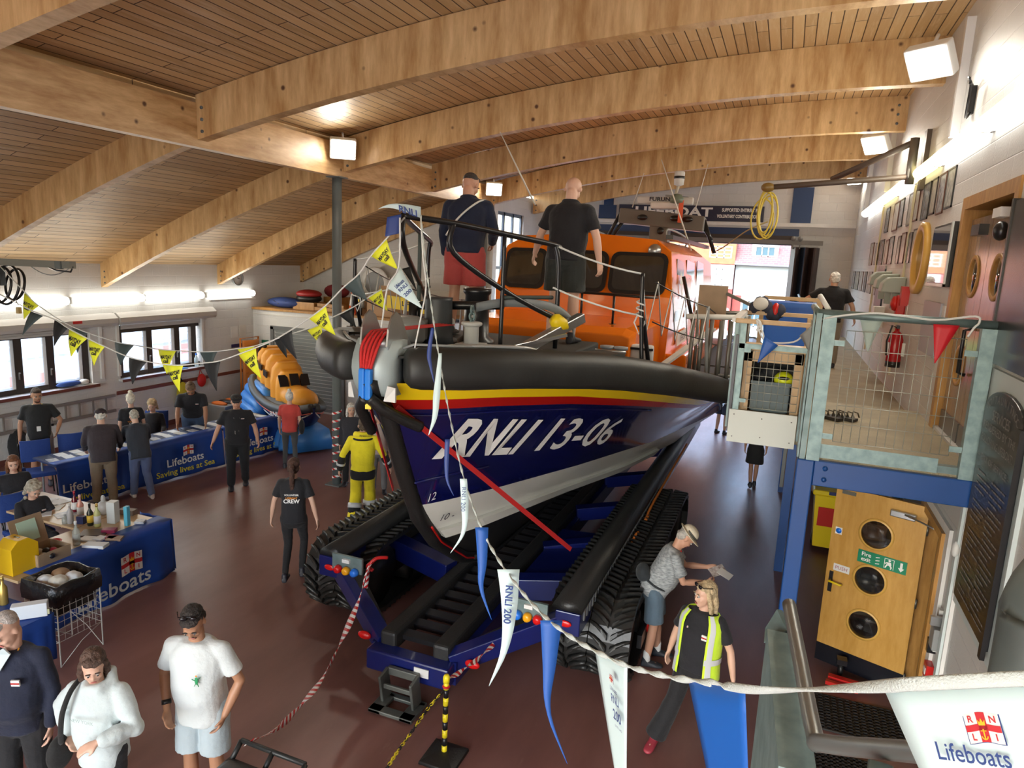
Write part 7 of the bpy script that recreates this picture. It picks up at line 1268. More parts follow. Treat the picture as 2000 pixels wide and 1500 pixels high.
# -- foreground left
WT = cloth('white_tee', (.62, .66, .66), .04)
q = atop(388, 1168, 1.80); t, I = person(q, 1.80, 196, 'dark haired bearded man in a white T-shirt and pale shorts, hands in pockets', WT, cloth('pale_shorts', (.42, .49, .52), .05), 'short', 'shorts', lean=6, head=(40, 14), hair='short', hcol=(.025, .018, .015), skin=SKIN3, near=True, bulk=.55, hem=.80, shoe=(.3, .3, .3), arms={'R': ((.11, -.05, -.27), (-.07, .10, -.22)), 'L': ((-.11, -.05, -.27), (.07, .10, -.22))})
shades(t, I, .128, .0); b_ = Blob(); hd = I['hd']; b_.ell(hd((0, .060, -.092)), (.040, .034, .026), 12, 8, I['HM']); b_.ell(hd((0, .094, -.050)), (.024, .008, .005), 10, 6, I['HM']); b_.make('beard', mat('hair_beard', (.03, .02, .016), .8), t, .006, 2)
m = MB(); U = I['U']; c = U((.085, .166, 1.25)); m.ell(c, (.013, .004, .03)).tube([c+Vector((-.01, 0, .0)), c+Vector((-.035, 0, .01))], .003, 4).tube([c+Vector((.01, 0, .01)), c+Vector((.03, 0, .03))], .003, 4).tube([c+Vector((-.005, 0, -.02)), c+Vector((-.018, 0, -.045))], .003, 4).tube([c+Vector((.005, 0, -.02)), c+Vector((.018, 0, -.045))], .003, 4)
gm = mat('print_green', (.02, .28, .10), .6); m.v = [Vector((-(p.x-c.x)+c.x, p.y, p.z)) for p in m.v]; g_ = m.build('chest_motif', gm, t, world=False); MB().ell(c+Vector((0, 0, .038)), (.008, .004, .006)).build('motif_top', ORL, g_, world=False); g_.location = (-.17, 0.01, 0)
w_ = I['J']['R'][2]; e_ = I['J']['R'][1]; MB().tube([w_.lerp(e_, .12), w_.lerp(e_, .25)], .036, 14).build('watch', BLKM, t, world=False)
HW = cloth('white_hoodie', (.56, .63, .63), .04)
q = atop(190, 1258, 1.64); t, I = person(q, 1.64, 190, 'woman with brown hair in a white hoodie pointing, black bag on her shoulder', HW, BTR, 'puffy', 'slim', lean=4, twist=10, head=(24, 30), hair='long', hcol=(.09, .05, .035), skin=SKIN2, female=True, near=True, bulk=.6, hem=.80, extras=('hood',), arms={'R': ((.20, -.08, -.22), (-.14, .10, -.16)), 'L': ((-.13, .03, -.25), (.10, .22, .02))}, hands={'L': {'dir': (.7, .6, -.25), 'palm': (.3, -.2, -1), 'curl': .35}})
U = I['U']; m = MB(); text_on(m, 'NEW YORK', U((.0, .195, 1.29)), (-1, 0, 0), (0, 0, 1), .035, off=.012); o = m.build('chest_print', mat('print_grey', (.25, .33, .31), .7), t, world=False)
MB().tube(smooth_path([U(p) for p in ((.12, -.05, 1.49), (.13, .09, 1.46), (.155, .17, 1.34), (.19, .17, 1.18), (.24, .12, 1.02))], 5), .017, 8).build('bag_strap', cloth('strap_black', (.012, .012, .012)), t, world=False)
b_ = Blob(); b_.ell(U((.27, .10, .92)), (.06, .11, .13), 14, 9); o = b_.make('black_handbag', cloth('strap_black', (0, 0, 0)), None, .012, 2, label='black handbag at the hip of the woman in the white hoodie', cat='bag'); o.location = t.location; o.rotation_euler = t.rotation_euler
q = atop(24, 1180, 1.80); t, I = person(q, 1.80, 205, 'balding man in a navy jumper with an orange lanyard at the left frame edge', NVT, BTR, 'long', 'trousers', lean=6, head=(34, -20), hair='thin', hcol=(.5, .45, .42), skin=SKIN2, near=True, bulk=1.2, hem=.84)
lanyard(t, I, mat('lanyard_orange', (.8, .33, .02), .5), mat('card_blue', (.03, .10, .40), .4), .36); badge(t, I, -.11, 1.30, .055, .045, .168)
m = MB(); U = I['U']; m.prism([U((-.06, .09, 1.475)), U((0, .16, 1.36)), U((.06, .09, 1.475)), U((0, .06, 1.50))], Vector((0, .012, 0))); m.build('shirt_collar', mat('collar_pale', (.55, .66, .70), .6), t, world=False)
# -- stall staff and customers
LT = cloth('leo_tee', (.012, .013, .014))
t, I = person(atop(70, 757, 1.78), 1.78, 235, 'tattooed bearded man in a black T-shirt with a yellow lanyard by the left windows', LT, cloth('beige_shorts', (.30, .27, .23)), 'short', 'shorts', head=(14, 12), hair='short', hcol=(.05, .03, .02), skin=SKIN3, arms={'L': ((-.14, -.02, -.24), (.06, .12, -.18)), 'R': ((.08, .0, -.27), (.02, .05, -.25))}, bulk=.3); lanyard(t, I, YELM, WHITE, .36)
MB().ell(I['hd']((0, .055, -.085)), (.046, .040, .034)).build('beard', mat('hair_beard2', (.10, .05, .025), .8), t, world=False)
t, I = person(atop(254, 768, 1.60), 1.60, 60, 'white haired stall helper in a black printed shirt seen from behind the table', BT, BTR, 'short', 'trousers', hair='bun', hcol=(.70, .66, .55), skin=SKIN2, female=True, bulk=.7, head=(8, 0)); back_text(t, I, [('RNLI', .05, TXTW), ('VOLUNTEER', .035, ORL), ('CREW', .05, TXTW)], 1.26, -.158)
SITL = {'R': ((.12, .42, .48), (.13, .44, .08)), 'L': ((-.12, .42, .48), (-.13, .44, .08))}
t, I = person(atop(297, 782, 1.24), 1.66, 215, 'curly blonde woman in black seated behind the leaflet table', BT, BTR, 'long', 'trousers', hair='curly', hcol=(.45, .32, .17), skin=SKIN2, female=True, drop=.42, stance=SITL, head=(16, 0), arms={'R': ((.07, .10, -.24), (.02, .24, -.04)), 'L': ((-.07, .10, -.24), (-.02, .24, -.04))})
t, I = person((atop(366, 760, 1.60)[0]-.45, atop(366, 760, 1.60)[1]+.55, 0), 1.78, 222, 'man in a black polo and jeans leaning forward over the far end of the table', BT, cloth('jeans', (.05, .09, .17)), 'short', 'trousers', lean=30, head=(52, 0), hair='bun', hcol=(.16, .10, .06), skin=SKIN3, arms={'R': ((.04, .10, -.27), (.0, .10, -.23)), 'L': ((-.04, .10, -.27), (.0, .10, -.23))}, extras=('collar',)); badge(t, I, -.09, 1.33, .05, .015)
t, I = person(foot(207, 985), 1.64, 52, 'elderly man in a dark quilted jacket and tan trousers, back to us at the table', cloth('plum_jacket', (.040, .030, .036)), cloth('tan_trousers', (.23, .17, .11)), 'long', 'trousers', lean=14, head=(22, 0), hair='short', hcol=(.7, .68, .62), skin=SKIN2, bulk=1.2, hem=.80, hat=beanie(mat('flat_cap', (.03, .02, .025), .8)), shoe=(.02, .02, .02), near=True, arms={'R': ((.06, .05, -.26), (.0, .18, -.17)), 'L': ((-.06, .05, -.26), (.0, .18, -.17))})
t, I = person((foot(278, 972)[0], foot(278, 972)[1], 0), 1.58, 62, 'grey haired person in a slate coat and blue jeans stooping over the leaflets', cloth('slate_coat', (.030, .036, .050)), cloth('blue_jeans', (.10, .13, .24)), 'long', 'trousers', lean=26, head=(40, 0), hair='short', hcol=(.42, .40, .34), skin=SKIN2, bulk=.8, hem=.78, shoe=(.55, .48, .46), near=True, stance={'R': ((.10, .0, .50), (.14, -.14, .08)), 'L': ((-.10, .04, .5), (-.12, .10, .08))}, arms={'R': ((.04, .12, -.24), (-.02, .18, -.14)), 'L': ((-.04, .12, -.24), (.0, .2, -.12))})
c = foot(266, 960); MB().tube([(c[0]+.0, c[1]-.05, .01), (c[0]-.08, c[1]-.02, .86), (c[0]-.14, c[1]+.02, .90)], .012, 8).build('walking_stick', mat('stick_pale', (.45, .42, .38), .5), label='pale walking stick held by the stooping grey haired person', cat='stick')
t, I = person(atop(24, 892, 1.22), 1.64, 250, 'woman with long auburn hair in black seated at the left frame edge', BT, BTR, 'short', 'trousers', hair='long', hcol=(.20, .08, .035), skin=SKIN2, female=True, drop=.42, stance=SITL, head=(14, -12))
t, I = person(atop(48, 932, 1.22), 1.64, 262, 'grey haired woman in a black polo seated leaning over the raffle table', BT, BTR, 'short', 'trousers', lean=18, hair='curly', hcol=(.42, .38, .30), skin=SKIN2, female=True, bulk=.7, drop=.42, stance=SITL, head=(30, 0), near=True, arms={'R': ((.06, .12, -.23), (-.02, .24, -.03)), 'L': ((-.06, .12, -.23), (.04, .24, -.03))}); badge(t, I, -.09, 1.33, .05, .015)

for o in list(bpy.data.objects):
    l = o.get('label') or ''
    if o.name.startswith('person') and any(k in l for k in ('man in a navy jumper and red', 'bald man in a black polo', 'man in a black cap', 'elderly man', 'leaning forward', 'along the raised walkway')): o.scale = (1.13, 1.10, 1)
# ================================================================ STALLS
BAN = mat('banner_blue', (.008, .055, .30), .55, var=.12, bump=.15, bscale=6); GOLD = mat('emblem_gold', (.85, .50, .02), .5); FLR = mat('emblem_red', (.55, .02, .03), .5); FLW = mat('emblem_white', (.78, .78, .76), .5); FLN = mat('emblem_navy', (.02, .05, .22), .5)
def flag(name, par, org, ux, uy, w, off=.004, world=True):
    """the house flag: white panels, red cross, initials in the corners, crown over anchor"""
    org = Vector(org); ux = Vector(ux).normalized(); uy = Vector(uy).normalized(); n = ux.cross(uy).normalized(); m = MB(); h = w*.82
    def q(x0, x1, y0, y1, o, wave=True):
        g = lambda u, v: org+ux*(x0+(x1-x0)*u)*w+uy*((y0+(y1-y0)*v)*h+.035*w*sin(2*pi*(x0+(x1-x0)*u+.25)))+n*(off+o); m.grid(g, 8, 1, False)
    m.k = 0; q(-.53, .53, -.53, .53, 0); m.k = 1; q(-.5, .5, -.5, .5, .0006); m.k = 2; q(-.5, .5, -.11, .11, .0012); q(-.13, .13, -.5, .5, .0012)
    for ch, x, y in (('R', -.32, .30), ('N', .32, .30), ('L', -.32, -.30), ('I', .32, -.30)): text_on(m, ch, org+ux*x*w+uy*(y*h+.035*w*sin(2*pi*(x+.25))), ux, uy, w*.26, off=off+.0014, bold=.02)
    m.k = 3; z = off+.002
    def pt(x, y): return org+ux*x*w+uy*y*h+n*z
    m.add([pt(-.02, -.38), pt(.02, -.38), pt(.02, -.02), pt(-.02, -.02)], [(0, 1, 2, 3)], False); m.add([pt(-.08, -.10), pt(.08, -.10), pt(.08, -.07), pt(-.08, -.07)], [(0, 1, 2, 3)], False)
    arc = [pt(.10*cos(a), -.26+.13*sin(a)) for a in [pi+pi*i/8 for i in range(9)]]+[pt(.065*cos(a), -.26+.085*sin(a)) for a in [2*pi-pi*i/8 for i in range(9)]]; m.add(arc, [(i, i+1, 16-i, 17-i) for i in range(8)], False)
    m.add([pt(-.09, .10), pt(.09, .10), pt(.11, .30), pt(.05, .20), pt(0, .34), pt(-.05, .20), pt(-.11, .30)], [(0, 1, 2, 3), (0, 3, 5), (3, 4, 5), (0, 5, 6)], False)
    return m.build(name, [FLN, FLW, FLR, GOLD], par, world=world)
def stall_table(a, b, depth, lab, par_name='stall_table', top=None):
    """a,b front corners on the floor plan; depth to the left"""
    a = Vector((*a, 0)); b = Vector((*b, 0)); d = (b-a).normalized(); n = Vector((-d.y, d.x, 0)); t = thing(par_name, lab, 'table', a.lerp(b, .5), 'stall tables'); c = (a+b)/2+n*depth/2
    rz = math.atan2(d.y, d.x); MB().box(c+Vector((0, 0, .722)), ((b-a).length, depth, .03), rz=rz).build('tabletop', top or PLY, t)
    for s in (.08, .92):
        for q in (.06, .94): p = a.lerp(b, s)+n*depth*q; MB().cyl(p, p+Vector((0, 0, .707)), .016, 8).build('leg', GREY, t)
    return t
def drape(a, b, z0, lab, text2=True, flag_px=None, wob=.025, dz=.0, ends=(0, 0)):
    a = Vector((*a, 0)); b = Vector((*b, 0)); d = (b-a).normalized(); n = Vector((d.y, -d.x, 0)); L_ = (b-a).length; t = thing('blue_banner', lab, 'banner', a.lerp(b, .5), 'blue banners on the stall tables')
    def f(u, v): return a+d*L_*u+Vector((0, 0, .745-(.745-z0)*v))+n*(.012+v*(.05+wob*sin(u*L_*9)+.01*sin(u*31)))
    MB().grid(f, 40, 8, solid=0 if False else None) if False else None
    g = MB().grid(f, 44, 8); g.build('cloth', BAN, t, solid=.004)
    g2 = MB().grid(lambda u, v: a+d*L_*u-n*(.25*v-.012)+Vector((0, 0, .745+.002)), 10, 1); g2.build('top_fold', BAN, t, solid=.003)
    return t, a, d, n
TA = [((-10.45, 8.95), (-10.25, 10.55)), ((-10.25, 10.58), (-10.05, 11.95)), ((-10.72, 7.45), (-10.47, 8.90))]
names = ['long stall table with leaflets behind the gold lettered banner', 'far stall table behind the man in the black cap', 'near stall table where the elderly couple stand']
for (a, b), l in zip(TA, names): stall_table(a, b, .75, l, top=mat('table_cloth_navy', (.012, .03, .11), .6))
def put(t, a, d, n, y, z, s, h, mt, fit=None, nm='lettering', o=.085):
    u = (y-a.y)/d.y; p = a+d*u+Vector((0, 0, z))+n*(o-(z-.0)*.055); m = MB(); text_on(m, s, p, d, Vector((0, 0, 1))-n*.06, h, fit=fit, bold=.012); m.build(nm, mt, t)
GT = mat('lettering_gold', (.72, .62, .03), .5)
t, a, d, n = drape(*TA[0], .03, 'blue banner with flag, Lifeboats and gold Saving lives at Sea on the long stall table'); yc = P(362, 900, x=-10.3).y
p = a+d*((yc+.05-a.y)/d.y)+n*.10+Vector((0, 0, .53)); flag('flag_emblem', t, p, d, (0, 0, 1), .22); put(t, a, d, n, yc, .34, 'Lifeboats', .20, TXTW, .78, o=.10); put(t, a, d, n, yc, .17, 'Saving lives at Sea', .15, GT, 1.25, o=.11)
t, a, d, n = drape(*TA[1], .03, 'blue banner half hidden behind the man in the black cap'); yc = P(498, 850, x=-10.15).y
p = a+d*((yc+.12-a.y)/d.y)+n*.10+Vector((0, 0, .53)); flag('flag_emblem', t, p, d, (0, 0, 1), .20); put(t, a, d, n, yc, .34, 'Lifeboats', .20, TXTW, .78, o=.10); put(t, a, d, n, yc, .17, 'Saving lives at Sea', .15, GT, 1.2, o=.11)
t, a, d, n = drape(*TA[2], .03, 'dark blue banner on the near stall table behind the elderly man’s legs'); yc = P(172, 962, x=-10.6).y
put(t, a, d, n, yc, .34, 'Lifeboats', .20, TXTW, .8, o=.10); put(t, a, d, n, yc, .15, 'Saving lives at Sea', .14, GT, 1.2, o=.11)
PP = [mat('paper_white', (.74, .77, .78), .5), mat('paper_cream', (.66, .64, .56), .5), mat('paper_dark', (.04, .05, .09), .4), mat('paper_photo', (.35, .36, .40), .4, col2=(.65, .66, .66), vscale=18)]
random.seed(11); cnt = 0; rows = ['front', 'middle', 'back']; tn = {0: 'long stall table', 1: 'far stall table', 2: 'near stall table'}; num = ['first', 'second', 'third', 'fourth', 'fifth', 'sixth', 'seventh', 'eighth', 'ninth']
for k, (a, b) in enumerate(TA):
    a = Vector((*a, 0)); b = Vector((*b, 0)); d = (b-a).normalized(); n = Vector((-d.y, d.x, 0)); L_ = (b-a).length; N = int(L_/.24)
    for r in range(3):
        for i in range(N):
            u = (i+.5)/N*L_; p = a+d*u+n*(.13+.22*r)+Vector((random.uniform(-.01, .01), random.uniform(-.01, .01), .7425)); w = (.15, .21)
            MB().box(p, (w[0], w[1], .006), rz=math.atan2(d.y, d.x)+random.uniform(-.18, .18)).build('leaflet', PP[(0, 0, 2, 1, 0, 3)[(i*2+r*3+k) % 6]], label='%s leaflet on the %s, %s row, %s from the near end' % (['white', 'white', 'dark', 'cream', 'white', 'photo printed'][(i*2+r*3+k) % 6], tn[k], rows[r], num[i]), cat='leaflet', group='leaflets on the stall tables')
# raffle corner
stall_table((-7.35, 4.6), (-7.35, 6.56), .78, 'pine topped raffle table with bottles, nearest of the stalls', top=mat('beech_top', (.56, .40, .23), .3, var=.06)); stall_table((-8.16, 5.85), (-8.16, 6.56), 1.9, 'pine table of papers between raffle table and seated women', top=mat('beech_top', (0, 0, 0)))
t, a, d, n = drape((-7.35, 4.75), (-7.35, 6.62), .02, 'bright blue Lifeboats banner hanging to the floor from the raffle table', wob=.03)
p = P(255, 1098, x=-7.27); fl_ = flag('flag_emblem', t, p+Vector((.02, 0, 0)), (0, 1, 0), (0, 0, 1), .30); m = MB(); q = P(222, 1140, x=-7.25); text_on(m, 'Lifeboats', Vector((-7.235, p.y-.25, .20)), (0, 1, 0), (.03, 0, 1), .26, fit=1.0, bold=.012); m.build('lettering', mat('lettering_pale', (.62, .68, .70), .5), t)
MB().grid(lambda u, v: (-7.33-.6*u, 6.62+.03*v+.015*sin(u*20), .745-.72*v), 12, 6).build('side_fall', BAN, t, solid=.004)
TZ = .738
def bottle(px, py, h, r, mt, lab, capm=BLKM, labelm=None, z=TZ):
    p = P(px, py, z=z); p.z = z; t = thing('bottle', lab, 'bottle', p, 'raffle bottles'); MB().lathe([(r*.9, 0), (r, .01), (r, h*.58), (r*.35, h*.75), (r*.33, h*.93), (.001, h*.93)], p, 14).build('glass', mt, t); MB().lathe([(r*.40, h*.86), (r*.40, h), (.001, h)], p, 12).build('cap', capm, t)
    if labelm: MB().lathe([(r*1.02, h*.15), (r*1.02, h*.48), (r, h*.48)], p, 14).build('label', labelm, t)
CL = mat('glass_clear', (.55, .60, .55), .08, alpha=.55); ROS = mat('glass_rose', (.75, .35, .28), .1); DGR = mat('glass_dark', (.012, .018, .012), .08); YGR = mat('glass_yellow', (.60, .62, .25), .1); FOIL = mat('foil_red', (.35, .02, .04), .3); GFO = mat('foil_gold', (.65, .45, .12), .25, .6)
bottle(147, 1000, .30, .035, mat('glass_burg', (.15, .01, .02), .1), 'dark red foiled bottle at the back of the raffle table', FOIL, WHITE); bottle(158, 1010, .31, .04, ROS, 'rosé bottle with pink foil on the raffle table', mat('foil_pink', (.7, .4, .35), .3), PP[0]); bottle(177, 1026, .30, .038, DGR, 'dark wine bottle with a gold label on the raffle table', BLKM, mat('label_gold', (.75, .5, .05), .5)); bottle(191, 1028, .31, .040, YGR, 'pale green wine bottle with a white label beside the dark one', GFO, PP[0]); bottle(150, 1064, .30, .042, CL, 'clear glass bottle standing alone at the front of the raffle table', WHITE, mat('label_pale', (.6, .66, .62), .5)); bottle(138, 1022, .27, .038, mat('bottle_grey', (.42, .42, .44), .3), 'grey metal flask bottle at the table corner', WHITE); bottle(128, 1022, .12, .04, mat('jar_grey', (.4, .42, .38), .2, alpha=.8), 'short clear candle jar left of the grey flask', GREY)
def bxo(name, px, py, sx, sy, sz, mt, lab, cat='box', rz=0, grp='raffle prizes', z=TZ, bev=.003):
    p = P(px, py, z=z); p.z = z; t = MB().box(p+Vector((0, 0, sz/2+.0005)), (sx, sy, sz), rz=rz).build(name, mt, label=lab, cat=cat, group=grp, bevel=bev); return p
bxo('gift_box', 222, 1020, .11, .11, .29, mat('box_white', (.66, .69, .68), .4), 'tall white gift box on the raffle table', rz=.3); bxo('gift_box', 249, 1026, .05, .06, .26, mat('box_blue', (.12, .50, .66), .4), 'slim turquoise box right of the tall white box', rz=.2); bxo('gift_box', 250, 1004, .22, .10, .07, mat('box_brown', (.18, .12, .09), .5), 'low brown box behind the turquoise box', rz=.2); bxo('playing_card_box', 274, 1022, .12, .10, .04, PP[3], 'small flat blue and white box near the table corner', rz=.5); bxo('gift_box', 160, 1022, .10, .07, .10, mat('box_navy', (.02, .03, .10), .4), 'small navy box under the rosé bottle', rz=.2)
bxo('picture_frame', 184, 1042, .30, .22, .02, mat('frame_dk', (.10, .07, .06), .4), 'dark framed picture lying flat on the raffle table', 'picture', .6); bxo('sweet_packet', 214, 1040, .16, .10, .05, mat('pack_maroon', (.30, .02, .07), .4), 'maroon sweet packet, upper of two', 'packet', .5); bxo('sweet_packet', 218, 1052, .12, .12, .03, mat('pack_maroon', (0, 0, 0)), 'maroon sweet packet, lower of two', 'packet', .2); bxo('white_plate', 176, 1054, .22, .13, .02, PP[0], 'white china plate set beside the clear bottle', 'plate', .3); bxo('saucer', 196, 1054, .12, .12, .03, PP[0], 'small white saucer stacked in the middle of the prizes', 'saucer', .1); bxo('book', 187, 1068, .26, .13, .04, PP[0], 'thick white boxed book at the front edge of the raffle table', 'book', .35); bxo('soap_tray', 224, 1054, .18, .12, .03, mat('tray_brown', (.35, .22, .14), .5), 'little brown tray of soaps and pens', 'tray', .5); bxo('green_card', 243, 1036, .15, .10, .005, PP[1], 'cream card under the turquoise box', 'card', .3)
p = P(203, 1004, z=TZ); m = MB(); m.ell(p+Vector((0, 0, .09)), (.09, .08, .10)).ell(p+Vector((0, 0, .21)), (.03, .03, .06)); m.build('cellophane_hamper', mat('cellophane', (.62, .62, .60), .15, alpha=.8), label='cellophane wrapped gift tied at the top behind the bottles', cat='gift', group='raffle prizes')
t = thing('collection_box', 'yellow house shaped charity collection box on the raffle table', 'box', P(35, 1100, z=TZ)); p = P(28, 1108, z=TZ); YB = mat('collect_yellow', (.78, .48, .01), .4); MB().prism([p+Vector(v) for v in ((-.02, -.16, 0), (-.02, .14, 0), (-.02, .14, .30), (-.02, .04, .38), (-.02, -.08, .38), (-.02, -.16, .30))], (.24, .0, 0)).build('body', YB, t, bevel=.005); MB().box(p+Vector((.1, -.01, .381)), (.08, .02, .004)).build('coin_slot', BLKM, t)
t = thing('raffle_box', 'open brown cardboard box with a green notice inside its lid on the raffle table', 'box', P(90, 1095, z=TZ)); p = P(88, 1092, z=TZ); p.z = TZ; CBD = mat('card_box', (.34, .24, .15), .7); c = p
for q_, s_ in (((0, -.19, .075), (.34, .01, .15)), ((0, .19, .075), (.34, .01, .15)), ((-.17, 0, .075), (.01, .38, .15)), ((.17, 0, .075), (.01, .38, .15)), ((0, 0, .006), (.34, .38, .01))): MB().box(c+Vector(q_), s_).build('box_wall', CBD, t)
rl = Matrix.Rotation(R(-18), 3, 'Y'); MB().box(c+Vector((-.22, -.02, .31)), (.012, .38, .34), rl).build('lid', CBD, t); MB().box(c+Vector((-.208, -.03, .32)), (.006, .22, .24), rl).build('green_notice', mat('notice_green', (.50, .70, .56), .6), t)
for i in range(6): MB().ell(c+Vector((-.1+.05*i, -.08+.05*(i % 4), .09)), (.05, .045, .04), 10, 6).build('tombola_prize', [FOIL, mat('prize_cream', (.5, .45, .38), .6), BLKM][i % 3], label='%s wrapped prize inside the open cardboard box, %s from the viewer' % (['red', 'cream', 'black'][i % 3], num[i]), cat='prize', group='prizes in the cardboard box')
p = P(106, 1064, z=TZ); p.z = TZ; MB().lathe([(.04, 0), (.085, .05), (.08, .05), (.035, .01), (.001, .008)], p, 20).build('red_bowl', REDM, label='red bowl behind the open cardboard box', cat='bowl'); 
for i, (px, py, w) in enumerate(((60, 985, .3), (85, 978, .3), (100, 992, .28), (75, 1005, .3), (130, 1005, .26), (112, 982, .25))): bxo('paper_stack', px, py, w, .21, .008, PP[(0, 0, 1, 0, 3, 0)[i]], 'loose papers on the pine table, %s of six from the left' % num[i], 'paper', .3*i, 'papers on the pine table', bev=0)
bxo('card_reader_box', 72, 990, .16, .12, .06, PP[1], 'small cream card box among the papers in front of the seated woman', rz=.4, z=.75)
# blue padded chairs
CHB = mat('chair_blue', (.012, .045, .22), .8, bump=.2)
def chair(x, y, rz, lab):
    t = thing('padded_chair', lab, 'chair', (x, y, 0), 'blue padded chairs', rz); MB().box((0, 0, .45), (.46, .46, .07)).build('seat', CHB, t, world=False, bevel=.025); m = MB().grid(lambda u, v: (-.22+.44*u, -.24-.04*sin(pi*u)*-1-.05*v, .58+.36*v), 8, 6, thick=(0, -.05, 0)); m.build('backrest', CHB, t, world=False, bevel=.01)
    for sx in (-.2, .2):
        for sy in (-.2, .2): MB().tube([(sx, sy, .43), (sx*1.1, sy*1.15, 0)], .012, 8).build('leg', BLKM, t, world=False)
        MB().tube([(sx, -.22, .42), (sx, -.27, .62)], .012, 8).build('back_bracket', BLKM, t, world=False)
q = P(82, 868, z=.95); chair(q.x-.12, q.y, -75, 'blue padded chair behind the near stall table, left of two'); q = P(150, 855, z=.95); chair(q.x-.12, q.y+.05, -75, 'blue padded chair behind the near stall table, right of two'); 
for o in (bpy.data.objects['padded_chair'], bpy.data.objects['padded_chair.001']): o.rotation_euler.z = R(-118)
for nm_, px, py, l in (('c', 297, 782, 'blue chair under the curly haired woman'), ('d', 24, 892, 'blue chair under the auburn haired woman'), ('e', 48, 932, 'blue chair under the grey haired woman in black')):
    q = atop(px, py, 1.22); chair(q[0], q[1], 0, l); bpy.data.objects[[o.name for o in bpy.data.objects if o.get('label') == l][0]].rotation_euler.z = R({'c': 215, 'd': 250, 'e': 262}[nm_])
t = thing('camera_backpack', 'black backpack on the floor behind the tattooed man', 'bag', (-12.9, 8.2, 0)); q = P(22, 850, z=.5)+Vector((.35, -.1, 0)); m = Blob(); m.ell(q+Vector((0, 0, -.1)), (.2, .2, .34)); MB().ell(q+Vector((0, 0, -.15)), (.2, .18, .34)).build('pack', cloth('bagblk', (.012, .012, .014)), t); MB().tube([q+Vector((.15, -.1, .1)), q+Vector((.2, -.15, -.1)), q+Vector((.17, -.1, -.3))], .015, 6).build('strap', BLKM, t)
# wire bin
t = thing('wire_basket_bin', 'white wire basket with black liner full of rubbish before the raffle table', 'bin', (-6.85, 4.75, 0)); c = Vector((-6.83, 4.72, 0)); hw = .24; MW = mat('wire_white', (.58, .58, .55), .4)
def wq(z): return [c+Vector((a*hw, b*hw, z)) for a, b in ((-1, -1), (1, -1), (1, 1), (-1, 1))]
for k in range(4):
    m = MB(); a0, b0 = wq(.28)[k], wq(.28)[(k+1) % 4]
    for i in range(8): p = a0.lerp(b0, i/7); m.tube([p, p+Vector((0, 0, .58))], .003, 5)
    for i in range(9): m.tube([a0+Vector((0, 0, .0725*i)), b0+Vector((0, 0, .0725*i))], .003, 5)
    m.build('wire_side', MW, t)
for p in wq(0): MB().tube([p, p+Vector((0, 0, .87))], .007, 8).build('corner_leg', MW, t)
for k in (0, 1, 2, 3): a0, b0 = wq(0)[k], wq(.28)[(k+1) % 4]; MB().tube([a0, a0.lerp(b0, .5)+Vector((0, 0, .04)), wq(.28)[(k+1) % 4]], .004, 5).build('leg_brace', MW, t)
LN = mat('bin_liner', (.012, .012, .014), .25, bump=.8, bscale=18); m = MB(); m.rings([[c+Vector((a*(hw+e)+.01*sin(k*9), b_*(hw+e), z+.012*sin(k*3.3))) for k, (a, b_) in enumerate([(-1, -1), (-.3, -1), (.3, -1), (1, -1), (1, -.3), (1, .3), (1, 1), (.3, 1), (-.3, 1), (-1, 1), (-1, .3), (-1, -.3)])] for z, e in ((.68, .02), (.78, .025), (.89, .012), (.89, -.01), (.72, -.02), (.55, -.03))], True); m.build('liner', LN, t)
for i, (dx, dy, r, mt_) in enumerate(((-.08, .05, .11, mat('paper_brown', (.32, .20, .11), .8)), (.08, .08, .10, PP[0]), (.06, -.08, .11, PP[1]), (-.1, -.1, .09, PP[0]))): m = Blob(); m.ell(c+Vector((dx, dy, .83)), (r, r*.9, r*.7), 12, 8); m.make('crumpled_rubbish', mt_, None, .012, 1, .05, label=['crumpled brown paper bag', 'crumpled white cup', 'crumpled cream wrapper', 'crumpled white tissue'][i]+' on top of the wire bin', cat='rubbish', group='rubbish in the wire bin')
t = thing('side_table', 'small blue clothed table at the left frame edge behind the balding man', 'table', (-6.75, 4.0, 0)); MB().bx((-7.3, 3.62, .71), (-6.42, 4.3, .735)).build('tabletop', PLY, t); MB().grid(lambda u, v: (-6.40+.02*sin(u*25)*v, 3.6+.72*u, .745-.5*v), 16, 4).build('cloth_fall', BAN, t, solid=.004); MB().bx((-7.3, 3.6, .736), (-6.40, 4.32, .744)).build('cloth_top', BAN, t)
for x in (-7.2, -6.5):
    for y in (3.7, 4.2): MB().cyl((x, y, 0), (x, y, .71), .016, 8).build('leg', GREY, t)
p = P(62, 1205, z=.75); t = thing('white_gift_set', 'white gift set box with little windows on the small blue table', 'box', p); rz_ = .35; MB().box(p+Vector((-.02, 0, .07)), (.10, .30, .14), rz=-.75).build('carton', mat('carton_white', (.66, .72, .78), .4), t, bevel=.008)
for i in range(5): MB().box(p+Vector((.035, -.0, .045))+Matrix.Rotation(-.75, 3, 'Z')@Vector((.0, -.11+.055*i, 0)), (.012, .035, .05), rz=-.75).build('window', mat('carton_win', (.5, .5, .3), .4), t)
bottle(8, 1180, .3, .04, GFO, 'gold foiled bottle at the left frame edge on the blue table', GFO, None, z=.745)
